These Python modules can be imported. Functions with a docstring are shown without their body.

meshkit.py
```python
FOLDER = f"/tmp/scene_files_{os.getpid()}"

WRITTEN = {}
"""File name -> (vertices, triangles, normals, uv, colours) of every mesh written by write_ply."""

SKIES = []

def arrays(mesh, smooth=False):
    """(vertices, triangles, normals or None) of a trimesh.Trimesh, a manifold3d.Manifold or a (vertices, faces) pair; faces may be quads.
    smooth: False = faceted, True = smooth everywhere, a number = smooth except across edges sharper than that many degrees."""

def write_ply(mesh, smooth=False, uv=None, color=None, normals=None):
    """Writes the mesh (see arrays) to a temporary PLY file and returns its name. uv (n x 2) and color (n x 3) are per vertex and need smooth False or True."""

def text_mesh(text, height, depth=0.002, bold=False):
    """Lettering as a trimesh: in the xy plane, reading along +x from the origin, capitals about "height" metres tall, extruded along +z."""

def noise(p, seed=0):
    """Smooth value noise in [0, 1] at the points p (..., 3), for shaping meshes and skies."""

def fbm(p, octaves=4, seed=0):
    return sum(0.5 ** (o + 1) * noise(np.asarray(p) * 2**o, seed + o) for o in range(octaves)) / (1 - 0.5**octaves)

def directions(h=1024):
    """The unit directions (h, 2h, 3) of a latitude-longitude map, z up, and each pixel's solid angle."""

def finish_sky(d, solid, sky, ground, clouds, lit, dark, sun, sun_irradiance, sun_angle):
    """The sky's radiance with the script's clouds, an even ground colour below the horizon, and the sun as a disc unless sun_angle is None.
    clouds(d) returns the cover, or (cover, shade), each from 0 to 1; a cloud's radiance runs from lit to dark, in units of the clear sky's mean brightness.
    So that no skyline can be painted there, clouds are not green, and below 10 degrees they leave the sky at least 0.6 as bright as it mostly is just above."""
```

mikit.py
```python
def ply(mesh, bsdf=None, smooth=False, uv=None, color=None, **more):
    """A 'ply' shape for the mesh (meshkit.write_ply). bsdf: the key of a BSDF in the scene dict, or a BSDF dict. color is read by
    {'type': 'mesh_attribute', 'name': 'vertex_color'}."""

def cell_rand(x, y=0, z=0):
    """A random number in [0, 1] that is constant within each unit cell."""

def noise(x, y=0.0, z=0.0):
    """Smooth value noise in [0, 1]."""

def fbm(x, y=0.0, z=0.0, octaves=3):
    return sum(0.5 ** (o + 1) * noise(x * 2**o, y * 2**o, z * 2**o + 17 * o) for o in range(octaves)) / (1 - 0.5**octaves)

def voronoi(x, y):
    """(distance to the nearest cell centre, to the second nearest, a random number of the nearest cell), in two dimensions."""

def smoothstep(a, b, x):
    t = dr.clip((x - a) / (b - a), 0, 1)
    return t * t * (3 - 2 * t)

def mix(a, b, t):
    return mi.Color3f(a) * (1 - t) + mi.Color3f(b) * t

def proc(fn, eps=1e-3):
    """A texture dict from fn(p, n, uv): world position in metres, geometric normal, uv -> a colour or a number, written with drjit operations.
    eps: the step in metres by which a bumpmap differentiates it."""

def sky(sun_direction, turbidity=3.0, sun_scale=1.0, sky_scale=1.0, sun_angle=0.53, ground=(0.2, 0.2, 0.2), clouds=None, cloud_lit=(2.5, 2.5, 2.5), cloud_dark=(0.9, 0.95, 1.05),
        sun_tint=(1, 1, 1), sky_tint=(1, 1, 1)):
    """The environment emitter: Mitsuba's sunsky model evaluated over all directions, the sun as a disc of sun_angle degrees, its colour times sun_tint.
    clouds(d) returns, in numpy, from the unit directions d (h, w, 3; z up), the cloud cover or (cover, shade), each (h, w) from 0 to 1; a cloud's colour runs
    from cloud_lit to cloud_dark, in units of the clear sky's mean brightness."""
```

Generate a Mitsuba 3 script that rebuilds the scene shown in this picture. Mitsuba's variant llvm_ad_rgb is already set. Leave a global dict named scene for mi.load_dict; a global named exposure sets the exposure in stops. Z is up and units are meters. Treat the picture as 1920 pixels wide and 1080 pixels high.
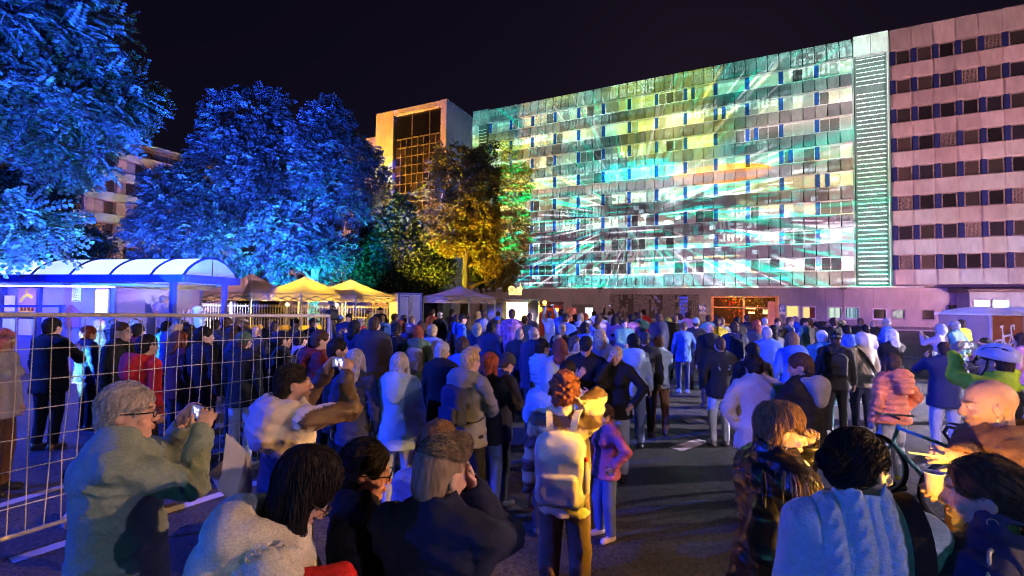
import math, random
import numpy as np, trimesh
import drjit as dr, mitsuba as mi
import mikit, meshkit
from mikit import proc, noise, fbm, smoothstep, mix, cell_rand
T = mi.ScalarTransform4f
PI = math.pi
scene, labels = {}, {}

# ------------------------------------------------------------------ camera
CAM_H, FOC = 2.15, 864.0
PITCH, ROLL = math.radians(1.86), math.radians(0.64)
FW = np.array([0, math.cos(PITCH), math.sin(PITCH)])
UP0 = np.array([0, -math.sin(PITCH), math.cos(PITCH)])
RT0 = np.array([1.0, 0, 0])
UPV = UP0 * math.cos(ROLL) - RT0 * math.sin(ROLL)
RTV = RT0 * math.cos(ROLL) + UP0 * math.sin(ROLL)
EYE = np.array([0, 0, CAM_H])
scene['camera'] = {'type': 'perspective', 'fov': 2 * math.degrees(math.atan(960 / FOC)), 'fov_axis': 'x', 'near_clip': 0.05, 'far_clip': 3000.0,
                   'to_world': T().look_at(origin=EYE.tolist(), target=(EYE + FW).tolist(), up=UPV.tolist())}
exposure = 0.35


def ray(px, py):
    d = FW * FOC + RTV * (px - 960) - UPV * (py - 540)
    return d / d[1]


def at(px, py, Y):
    """The point seen at that place of the photograph, Y metres ahead of the camera."""
    return EYE + ray(px, py) * Y


def onground(px, py, z=0.0):
    d = ray(px, py)
    return EYE + d * ((z - CAM_H) / d[2])


def pix(p):
    q = np.asarray(p, float) - EYE
    y = q @ FW
    return 960 + FOC * (q @ RTV) / y, 540 - FOC * (q @ UPV) / y


# ------------------------------------------------------------------ night sky
def night_glow(d):
    n = meshkit.fbm(d * 1.7 + 5.0, 3, seed=3)
    return np.clip(0.35 + 0.5 * n, 0, 1), np.clip(0.8 - 0.6 * n, 0, 1)


scene['sky_light'] = mikit.sky([0.25, 0.6, 0.35], turbidity=3, sun_scale=0.0, sky_scale=0.10, sky_tint=(0.62, 0.37, 0.80), ground=(0.05, 0.05, 0.05),
                               clouds=night_glow, cloud_lit=(0.95, 0.5, 0.85), cloud_dark=(0.45, 0.22, 0.75))
scene['sky_light']['sampling_weight'] = 0.6

# ------------------------------------------------------------------ facade frame (needed by the projector)
D1 = ray(-838, 548); D1[2] = 0; D1 /= np.linalg.norm(D1)
N1 = np.array([D1[1] * 1.0, -D1[0] * 1.0, 0]);
if N1[1] > 0: N1 = -N1
_base = onground(1750, 620)
def facade_u(px, py=400.0, w=0.0):
    """distance along the facade line (from the point seen at px 1750) of image column px"""
    d = ray(px, py); b = _base + N1 * w
    A = np.array([[d[0], -D1[0]], [d[1], -D1[1]]])
    t, u = np.linalg.solve(A, b[:2] - EYE[:2])
    return u, t
_u0 = facade_u(1668.5, 300)[0]
FO = _base + D1 * _u0                    # foot of the seam between the lit block and the plain wing
FM = np.eye(4); FM[:3, 0] = D1; FM[:3, 1] = N1; FM[:3, 2] = [0, 0, 1]; FM[:3, 3] = FO
def fu(px, py=400.0, w=0.0):
    return facade_u(px, py, w)[0] - _u0
def fz(px, py):
    u, t = facade_u(px, py)
    return CAM_H + ray(px, py)[2] * t

# ------------------------------------------------------------------ helpers
RNG = np.random.default_rng(7)


def pk(c):
    """a linear colour packed into one number (6 bits a channel, square-root coded), read back by the BSDFs below"""
    q = np.clip(np.round(np.sqrt(np.clip(np.asarray(c, float), 0, 1)) * 63), 0, 63).astype(int)
    return float(q[0] * 4096 + q[1] * 64 + q[2])


def unpack(uv):
    q = dr.floor(uv.x + 0.5)
    r = dr.floor(q / 4096); g = dr.floor((q - r * 4096) / 64); b = q - r * 4096 - g * 64
    c = mi.Color3f(r, g, b) / 63
    return c * c


_used = {}
def numbered(name):
    n = _used.get(name, -1) + 1
    _used[name] = n
    return name if n == 0 else f'{name}_{n:03d}'


def tag(key, label=None, cat=None, group=None, kind=None):
    d = {k: v for k, v in (('label', label), ('category', cat), ('group', group), ('kind', kind)) if v}
    labels[key] = d
    return key


def thing(name, label, cat, group=None):
    return tag(numbered(name), label, cat, group)


def ob(name, mesh, bsdf, col=None, parent=None, smooth=False, M=None, v=0.0, cols=None, **more):
    """one entry of the scene; col: its colour; cols: one colour per vertex for 'paintv'"""
    key = numbered(f'{parent}__{name}' if parent else name)
    if isinstance(mesh, dict):
        d = dict(mesh)
    else:
        d = shape(mesh, bsdf, col, smooth, v, cols)
    if M is not None: d['to_world'] = T(M)
    d.update(more)
    scene[key] = d
    return key


def shape(mesh, bsdf, col=None, smooth=False, v=0.0, cols=None):
    vv, ff = (np.asarray(mesh.vertices), np.asarray(mesh.faces)) if hasattr(mesh, 'faces') else mesh
    if cols is not None:
        return mikit.ply((vv, ff), bsdf, smooth=bool(smooth), color=cols)
    if smooth is not False and smooth is not True:
        vv, ff, _ = meshkit.arrays((vv, ff), smooth); smooth = True
    col = (0.5, 0.5, 0.5) if col is None else col
    c = np.full(len(vv), pk(col)) if np.ndim(col) == 1 else np.asarray([pk(x) for x in col])
    uv = np.stack([c, np.full(len(vv), float(v))], 1)
    return mikit.ply((vv, ff), bsdf, smooth=smooth, uv=uv)


def cat(*ms):
    V, F, n = [], [], 0
    for m in ms:
        v, f = (np.asarray(m.vertices), np.asarray(m.faces)) if hasattr(m, 'faces') else (np.asarray(m[0], float), np.asarray(m[1]))
        if f.shape[1] == 4: f = np.vstack([f[:, [0, 1, 2]], f[:, [0, 2, 3]]])
        V.append(v); F.append(f + n); n += len(v)
    return np.vstack(V), np.vstack(F)


_BF = np.array([[0, 3, 2], [0, 2, 1], [4, 5, 6], [4, 6, 7], [0, 1, 5], [0, 5, 4], [1, 2, 6], [1, 6, 5], [2, 3, 7], [2, 7, 6], [3, 0, 4], [3, 4, 7]])
def bx(x0, x1, y0, y1, z0, z1):
    v = np.array([[x0, y0, z0], [x1, y0, z0], [x1, y1, z0], [x0, y1, z0], [x0, y0, z1], [x1, y0, z1], [x1, y1, z1], [x0, y1, z1]], float)
    return v, _BF.copy()


def rbx(x0, x1, y0, y1, z0, z1, c=0.01):
    """box with chamfered edges"""
    import manifold3d as m3
    pts = []
    for sx in (0, 1):
        for sy in (0, 1):
            for sz in (0, 1):
                p = np.array([(x0, x1)[sx], (y0, y1)[sy], (z0, z1)[sz]], float)
                s = np.array([1 - 2 * sx, 1 - 2 * sy, 1 - 2 * sz]) * c
                for k in range(3):
                    q = p + s; q[k] = p[k]; pts.append(q)
    m = m3.Manifold.hull_points(np.array(pts)).to_mesh()
    return np.array(m.vert_properties[:, :3], float), np.array(m.tri_verts)


def hexa(b, t):
    """eight corners: bottom ring b, top ring t"""
    return np.array(list(b) + list(t), float), _BF.copy()


def beam(p, q, w, h=None, up=(0, 0, 1)):
    """a bar of rectangular section from p to q"""
    p, q = np.asarray(p, float), np.asarray(q, float)
    h = w if h is None else h
    t = (q - p) / np.linalg.norm(q - p)
    a = np.cross(t, up)
    if np.linalg.norm(a) < 1e-3: a = np.cross(t, [1, 0, 0])
    a /= np.linalg.norm(a); b = np.cross(a, t)
    r = [a * -w / 2 - b * h / 2, a * w / 2 - b * h / 2, a * w / 2 + b * h / 2, -a * w / 2 + b * h / 2]
    v = np.array([p + k for k in r] + [q + k for k in r])
    return v, _BF[:, ::-1].copy()


def tube(pts, rad, n=8, caps=True):
    p = np.asarray(pts, float); rad = np.broadcast_to(np.asarray(rad, float), (len(p),))
    t = np.gradient(p, axis=0); t /= np.linalg.norm(t, axis=1, keepdims=True) + 1e-12
    a = np.zeros_like(p); prev = np.cross(t[0], [0.31, 0.2, 0.93])
    if np.linalg.norm(prev) < 0.1: prev = np.cross(t[0], [1, 0, 0])
    for i in range(len(p)):
        prev = prev - t[i] * (prev @ t[i]); prev /= np.linalg.norm(prev); a[i] = prev
    b = np.cross(t, a); ang = np.arange(n) * 2 * PI / n
    V = p[:, None] + rad[:, None, None] * (np.cos(ang)[None, :, None] * a[:, None] + np.sin(ang)[None, :, None] * b[:, None])
    i, j = np.meshgrid(np.arange(len(p) - 1), np.arange(n), indexing='ij')
    q = np.stack([i * n + j, i * n + (j + 1) % n, (i + 1) * n + (j + 1) % n, (i + 1) * n + j], -1).reshape(-1, 4)
    F = np.vstack([q[:, [0, 1, 2]], q[:, [0, 2, 3]]]); V = V.reshape(-1, 3)
    if caps:
        k = len(V); V = np.vstack([V, p[0], p[-1]]); m = (len(p) - 1) * n; jj = np.arange(n)
        F = np.vstack([F, np.stack([np.full(n, k), (jj + 1) % n, jj], 1), np.stack([np.full(n, k + 1), m + jj, m + (jj + 1) % n], 1)])
    return V, F


def lathe(prof, n=16, c=(0, 0, 0)):
    """prof: (radius, z) pairs from bottom to top"""
    pr = np.asarray(prof, float); ang = np.arange(n) * 2 * PI / n
    V = np.stack([pr[:, None, 0] * np.cos(ang), pr[:, None, 0] * np.sin(ang), np.repeat(pr[:, 1:2], n, 1)], -1).reshape(-1, 3) + np.asarray(c, float)
    i, j = np.meshgrid(np.arange(len(pr) - 1), np.arange(n), indexing='ij')
    q = np.stack([i * n + j, i * n + (j + 1) % n, (i + 1) * n + (j + 1) % n, (i + 1) * n + j], -1).reshape(-1, 4)
    return V, np.vstack([q[:, [0, 1, 2]], q[:, [0, 2, 3]]])


def prism(poly, d0, d1, axis='y'):
    """a 2-D outline (shapely polygon or points) drawn in x,z and given depth along y from d0 to d1 (or drawn in x,y along z)"""
    import shapely
    P = poly if hasattr(poly, 'geom_type') else shapely.Polygon(poly)
    out = []
    for g in getattr(P, 'geoms', [P]):
        if g.is_empty or g.area < 1e-9: continue
        m = trimesh.creation.extrude_polygon(g, d1 - d0, engine='earcut')
        v = np.array(m.vertices); v[:, 2] += d0; f = np.array(m.faces)
        if axis == 'y': v = v[:, [0, 2, 1]]; f = f[:, ::-1]
        out.append((v, f))
    return cat(*out)


def xf(mesh, M):
    v, f = (np.asarray(mesh.vertices), np.asarray(mesh.faces)) if hasattr(mesh, 'faces') else mesh
    return np.asarray(v, float) @ M[:3, :3].T + M[:3, 3], f


def frame(o, yaw=0.0, tilt=0.0):
    """a placement: origin o, x turned by yaw about z, then tilted about its own x"""
    c, s = math.cos(yaw), math.sin(yaw); ct, st = math.cos(tilt), math.sin(tilt)
    M = np.eye(4); M[:3, :3] = np.array([[c, -s, 0], [s, c, 0], [0, 0, 1]]) @ np.array([[1, 0, 0], [0, ct, -st], [0, st, ct]])
    M[:3, 3] = o
    return M


def lettering(text, height, depth, bold=True):
    m = meshkit.text_mesh(text, height, depth, bold)
    v = np.array(m.vertices); v[:, 0] -= (v[:, 0].min() + v[:, 0].max()) / 2; v[:, 1] -= height / 2
    return v[:, [0, 2, 1]] * [1, 1, 1], np.array(m.faces)[:, ::-1]       # drawn in x,z, thickness along +y


# ------------------------------------------------------------------ materials (few; colour comes with each mesh)
def _tone(p, n, uv, amp, f):
    return unpack(uv) * (1 - amp + 2 * amp * mikit.fbm(p.x * f, p.y * f, p.z * f, 3))

scene['matte'] = {'type': 'twosided', 'b': {'type': 'principled', 'roughness': 0.85, 'specular': 0.3, 'base_color': proc(lambda p, n, uv: _tone(p, n, uv, 0.16, 1.7))}}
scene['plaster'] = {'type': 'twosided', 'b': {'type': 'bumpmap', 'scale': 1.0, 'arbitrary': proc(lambda p, n, uv: 0.004 * mikit.noise(p.x * 9, p.y * 9, p.z * 9), 0.01), 'n': {
    'type': 'principled', 'roughness': 0.9, 'specular': 0.2,
    'base_color': proc(lambda p, n, uv: unpack(uv) * (0.72 + 0.4 * mikit.fbm(p.x * 0.5, p.y * 0.5, p.z * 0.22, 4)) * (0.9 + 0.2 * mikit.noise(p.x * 6, p.y * 6, p.z * 1.2)))}}}
scene['cloth'] = {'type': 'twosided', 'b': {'type': 'bumpmap', 'scale': 1.0, 'arbitrary': proc(lambda p, n, uv: 0.010 * mikit.fbm(p.x * 14, p.y * 14, p.z * 9, 2) + 0.0012 * mikit.noise(p.x * 160, p.y * 160, p.z * 160), 0.004), 'n': {
    'type': 'principled', 'roughness': 0.85, 'specular': 0.25, 'sheen': 0.35,
    'base_color': proc(lambda p, n, uv: unpack(uv) * (0.78 + 0.44 * mikit.fbm(p.x * 7, p.y * 7, p.z * 5, 2)) * (0.76 + 0.48 * mikit.noise(p.x * 230, p.y * 230, p.z * 230)))}}}
scene['satin'] = {'type': 'twosided', 'b': {'type': 'bumpmap', 'scale': 1.0, 'arbitrary': proc(lambda p, n, uv: 0.022 * mikit.fbm(p.x * 9, p.y * 9, p.z * 12, 2), 0.004), 'n': {
    'type': 'principled', 'roughness': 0.36, 'specular': 0.6, 'base_color': proc(lambda p, n, uv: _tone(p, n, uv, 0.15, 8.0))}}}
scene['gloss'] = {'type': 'twosided', 'b': {'type': 'principled', 'roughness': 0.28, 'specular': 0.5, 'base_color': proc(lambda p, n, uv: _tone(p, n, uv, 0.12, 4.0))}}
scene['steel'] = {'type': 'twosided', 'b': {'type': 'principled', 'roughness': 0.36, 'metallic': 0.85, 'base_color': proc(lambda p, n, uv: _tone(p, n, uv, 0.2, 6.0))}}
scene['glass_dark'] = {'type': 'twosided', 'b': {'type': 'principled', 'roughness': 0.07, 'specular': 0.7, 'base_color': proc(lambda p, n, uv: unpack(uv))}}
scene['hairy'] = {'type': 'twosided', 'b': {'type': 'bumpmap', 'scale': 1.0, 'arbitrary': proc(lambda p, n, uv: 0.005 * mikit.noise(p.x * 150, p.y * 150, p.z * 26) + 0.006 * mikit.noise(p.x * 45, p.y * 45, p.z * 14), 0.002), 'n': {
    'type': 'principled', 'roughness': 0.68, 'specular': 0.2,
    'base_color': proc(lambda p, n, uv: unpack(uv) * (0.5 + 1.0 * mikit.noise(p.x * 120, p.y * 120, p.z * 22)))}}}
scene['skin'] = {'type': 'twosided', 'b': {'type': 'principled', 'roughness': 0.5, 'specular': 0.4, 'base_color': proc(lambda p, n, uv: _tone(p, n, uv, 0.12, 30.0))}}
scene['paintv'] = {'type': 'twosided', 'b': {'type': 'principled', 'roughness': 0.55, 'specular': 0.35, 'base_color': {'type': 'mesh_attribute', 'name': 'vertex_color'}}}
scene['leaf'] = {'type': 'principledthin', 'roughness': 0.5, 'diff_trans': 0.7, 'eta': 1.35, 'base_color': proc(lambda p, n, uv: unpack(uv))}
scene['membrane'] = {'type': 'principledthin', 'roughness': 0.7, 'diff_trans': 0.8, 'eta': 1.2, 'base_color': proc(lambda p, n, uv: _tone(p, n, uv, 0.08, 2.0))}
scene['clear_glass'] = {'type': 'thindielectric'}


def asphalt_color(p, n, uv):
    big = mikit.fbm(p.x * 0.22, p.y * 0.22, 3.0, 4)
    grain = mikit.noise(p.x * 55, p.y * 55) * 0.6 + 0.4 * mikit.noise(p.x * 140, p.y * 140)
    patch = smoothstep(0.52, 0.56, mikit.noise(p.x * 0.14 + 3, p.y * 0.2 + 9))
    v1, v2, _ = mikit.voronoi(p.x * 0.33 + 0.4 * mikit.noise(p.x, p.y), p.y * 0.33 + 0.4 * mikit.noise(p.x + 7, p.y))
    crack = 1 - 0.45 * (1 - smoothstep(0.0, 0.012, v2 - v1)) * smoothstep(0.45, 0.6, mikit.noise(p.x * 0.5, p.y * 0.5, 4.0))
    k = 0.055 * (0.55 + 0.9 * big) * (0.25 + 1.5 * grain) * (1 - 0.25 * patch) * crack
    return mi.Color3f(k * 1.04, k, k * 0.97)


scene['asphalt'] = {'type': 'bumpmap', 'scale': 1.0, 'arbitrary': proc(lambda p, n, uv: 0.003 * mikit.noise(p.x * 60, p.y * 60) + 0.004 * mikit.noise(p.x * 14, p.y * 14), 0.004), 'n': {
    'type': 'principled', 'roughness': proc(lambda p, n, uv: 0.42 + 0.3 * mikit.fbm(p.x * 0.5, p.y * 0.5, 1.0, 3)), 'specular': 0.5, 'base_color': proc(asphalt_color)}}


def lamp(mesh, rgb, power=1.0, weight=1.0, **kw):
    """an area light's entry for ob(...)"""
    return {'emitter': {'type': 'area', 'radiance': {'type': 'rgb', 'value': [float(c) * power for c in rgb]}, 'sampling_weight': float(weight)}}


def spot(name, o, target, rgb, power, angle, beam=None, weight=1.0):
    o, target = np.asarray(o, float), np.asarray(target, float)
    d = target - o; up = [0, 0, 1] if abs(d[2]) < 0.95 * np.linalg.norm(d) else [0, 1, 0]
    scene[name] = {'type': 'spot', 'to_world': T().look_at(origin=o.tolist(), target=target.tolist(), up=up), 'cutoff_angle': float(angle), 'beam_width': float(angle * 0.6 if beam is None else beam),
                   'intensity': {'type': 'rgb', 'value': [float(c) * power for c in rgb]}, 'sampling_weight': float(weight)}


def bulb(name, o, rgb, power, weight=1.0):
    scene[name] = {'type': 'point', 'position': [float(x) for x in o], 'intensity': {'type': 'rgb', 'value': [float(c) * power for c in rgb]}, 'sampling_weight': float(weight)}

# ------------------------------------------------------------------ the show's lights
# the video projector that throws the show onto the block; its picture is a pattern laid out on the facade (u to the left, z up)
PO = np.array([5.0, -9.0, 6.5])
_tgt = FO + D1 * 22.0 + np.array([0, 0, 16.0])
PCUT = 38.0
_Mp = T().look_at(origin=PO.tolist(), target=_tgt.tolist(), up=[0, 0, 1])
_R = np.array(_Mp.matrix, float)[:3, :3]; _R = _R / np.linalg.norm(_R, axis=0)
_uf = math.tan(math.radians(PCUT))
_wp = 0.15
_pn0 = float((FO + N1 * _wp - PO) @ N1)


def seg(u, z, u0, z0, u1, z1, w):
    """soft line from (u0,z0) to (u1,z1)"""
    du, dz = u1 - u0, z1 - z0; L = du * du + dz * dz
    t = dr.clip(((u - u0) * du + (z - z0) * dz) / L, 0, 1)
    d2 = dr.square(u - u0 - t * du) + dr.square(z - z0 - t * dz)
    return dr.exp(-d2 / (w * w))


def blob(u, z, u0, z0, su, sz):
    return dr.exp(-dr.square((u - u0) / su) - dr.square((z - z0) / sz))


def show(p, n, uv):
    lx, ly = (uv.x - 0.5) * 2 * _uf, (uv.y - 0.5) * 2 * _uf
    d = [lx * float(_R[k, 0]) + ly * float(_R[k, 1]) + float(_R[k, 2]) for k in range(3)]
    dn = d[0] * float(N1[0]) + d[1] * float(N1[1]) + d[2] * float(N1[2])
    t = _pn0 / dn
    rel = [float(PO[k] - FO[k]) + t * d[k] for k in range(3)]
    u = rel[0] * float(D1[0]) + rel[1] * float(D1[1]); z = rel[2]
    x = 1 - u / 47.1; v = (z - 4.16) / 25.14
    inside = smoothstep(-0.12, -0.02, u) * smoothstep(47.4, 47.2, u) * smoothstep(4.0, 4.1, z) * smoothstep(29.6, 29.4, z) * dr.select(t > 0, 1.0, 0.0)
    # short bright streaks that run out from a vanishing point, and long level ones
    cu, cz = 24.5, 12.5
    a = dr.atan2(z - cz, -(u - cu)); r = dr.sqrt(dr.square(u - cu) + dr.square(z - cz))
    away = smoothstep(1.5, 7.0, r)
    def streaks(n, L, w, thr, seed):
        ga = a * n; ia = dr.floor(ga); off = cell_rand(ia, 3, seed)
        gr = r / L + off * 9; ir = dr.floor(gr)
        k = cell_rand(ia, ir, seed + 1); c0 = 0.3 + 0.4 * cell_rand(ia, ir, seed + 2)
        d_ = (ga - ia - c0) / n * r
        body = dr.exp(-dr.square(d_ / w)) * smoothstep(0.02, 0.3, gr - ir) * smoothstep(1.0, 0.8, gr - ir)
        return body * dr.select(k > thr, 1.0, 0.0), cell_rand(ia, ir, seed + 5)
    def levels(p_, L, w, thr, seed, sl):
        zz = z + u * sl; gz = zz / p_; iz = dr.floor(gz); gu = u / L + cell_rand(iz, 1, seed) * 7; iu = dr.floor(gu)
        k = cell_rand(iz, iu, seed + 1); c0 = 0.25 + 0.5 * cell_rand(iz, iu, seed + 2); d_ = (gz - iz - c0) * p_
        body = dr.exp(-dr.square(d_ / w)) * smoothstep(0.0, 0.25, gu - iu) * smoothstep(1.0, 0.75, gu - iu)
        return body * dr.select(k > thr, 1.0, 0.0), cell_rand(iz, iu, seed + 5)
    def tint(h, lowness):
        c_ = dr.select(h < 0.46, mi.Color3f(0.0, 0.95, 0.55), dr.select(h < 0.62, mi.Color3f(0.12, 0.9, 0.85), dr.select(h < 0.86, mi.Color3f(1.0, 1.0, 1.0), mi.Color3f(1.0, 0.82, 0.35))))
        return c_
    low = 1 - smoothstep(0.25, 0.62, v + 0.10 * (mikit.fbm(u * 0.12, z * 0.2, 3.0) - 0.5))
    # little signs and letters: random strokes in cells
    def glyphs(cu_, cz_, seed):
        gu, gz = u / cu_, z / cz_
        iu, iz = dr.floor(gu), dr.floor(gz); fu_, fz_ = gu - iu, gz - iz
        k1, k2, k3, k4 = [cell_rand(iu, iz, seed + q) for q in range(4)]
        vert = smoothstep(0.16, 0.10, dr.abs(fu_ - 0.25)) * dr.select(k1 > 0.3, 1.0, 0.0) + smoothstep(0.16, 0.10, dr.abs(fu_ - 0.75)) * dr.select(k2 > 0.5, 1.0, 0.0)
        hor = smoothstep(0.13, 0.08, dr.abs(fz_ - 0.2)) * dr.select(k3 > 0.5, 1.0, 0.0) + smoothstep(0.13, 0.08, dr.abs(fz_ - 0.5)) * dr.select(k4 > 0.4, 1.0, 0.0) + smoothstep(0.13, 0.08, dr.abs(fz_ - 0.8)) * dr.select(k1 > 0.5, 1.0, 0.0)
        box_ = smoothstep(0.1, 0.16, fu_) * smoothstep(0.9, 0.84, fu_) * smoothstep(0.1, 0.14, fz_) * smoothstep(0.92, 0.88, fz_)
        return dr.clip((vert + hor) * box_, 0, 1)
    gl = glyphs(0.85, 1.3, 11) * smoothstep(0.56, 0.66, mikit.noise(u * 0.16, dr.floor(z / 1.3) * 3.1, 6.0))
    gs = glyphs(0.34, 0.5, 31) * smoothstep(0.55, 0.66, mikit.noise(u * 0.3, dr.floor(z / 0.5) * 1.7, 9.0))
    # dark blocks of a city's outlines
    rect = cell_rand(dr.floor(u / 2.3 + 0.3 * dr.floor(z / 1.43)), dr.floor(z / 1.43), 5)
    fine = cell_rand(dr.floor(u / 0.6), dr.floor(z / 0.48), 8)
    warm = mikit.fbm(u * 0.09 + 4, z * 0.14, 7.0)
    base = mix((0.30, 0.66, 0.56), (0.70, 0.90, 0.34), smoothstep(0.42, 0.60, warm))
    base = base * (0.28 + 0.78 * mikit.fbm(u * 0.2, z * 0.35, 2.0)) * (0.5 + 0.7 * rect)
    dusk = mi.Color3f(0.21, 0.15, 0.20) * (0.25 + 0.8 * mikit.fbm(u * 0.25, z * 0.5, 8.0)) * (0.35 + 0.9 * rect) + mi.Color3f(0.05, 0.55, 0.45) * smoothstep(0.84, 0.88, fine) * 0.7 + mi.Color3f(0.9, 0.9, 1.0) * smoothstep(0.955, 0.965, fine) * 1.2
    c = base * (1 - low) + dusk * low
    for args, gain in (((40, 5.5, 0.13, 0.90, 3), 1.9), ((76, 3.6, 0.09, 0.90, 13), 1.7), ((18, 9.0, 0.20, 0.89, 23), 1.5)):
        m, h = streaks(*args); c = c + tint(h, low) * (m * away * gain * (0.35 + 0.75 * low))
    for args, gain in (((0.5, 6.5, 0.09, 0.86, 43, 0.012), 2.4), ((1.1, 11.0, 0.18, 0.82, 53, 0.02), 1.9), ((0.3, 3.0, 0.06, 0.88, 63, 0.0), 2.0)):
        m, h = levels(*args); c = c + tint(h, low) * (m * gain * (0.12 + 0.95 * low))
    c = c + mi.Color3f(0.75, 1.0, 0.9) * gl * 0.7 + mi.Color3f(0.5, 0.95, 0.9) * gs * 0.5
    # the brighter pieces of the picture
    FS = _FEAT
    for kind, q, col, k in FS:
        m = seg(u, z, *q) if kind == 's' else blob(u, z, *q)
        if kind == 'g': m = smoothstep(0.25, 0.5, m) * (0.15 + 1.1 * glyphs(0.62, 1.15, 41))
        if kind == 'n': m = smoothstep(0.30, 0.4, m) * (0.35 + 0.9 * cell_rand(dr.floor(u / 0.8), dr.floor(z / 0.8), 3))
        if kind != 'b': c = c * (1 - 0.85 * dr.clip(m, 0, 1))
        c = c + mi.Color3f(*col) * (m * k)
    grey = 0.3 * c.x + 0.55 * c.y + 0.15 * c.z
    c = dr.maximum(mi.Color3f(grey) + (c - mi.Color3f(grey)) * 1.35, 0)
    # the stair fields
    st_r = smoothstep(2.9, 2.7, u)
    c = c * (1 - 0.4 * st_r) + st_r * mix((0.08, 0.75, 0.50), (0.80, 1.0, 0.92), smoothstep(0.3, 0.6, v)) * 0.9
    fade = dr.square(t) / 3600.0 * (dr.square(lx) + dr.square(ly) + 1)
    return c * inside * fade * 0.9


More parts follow.
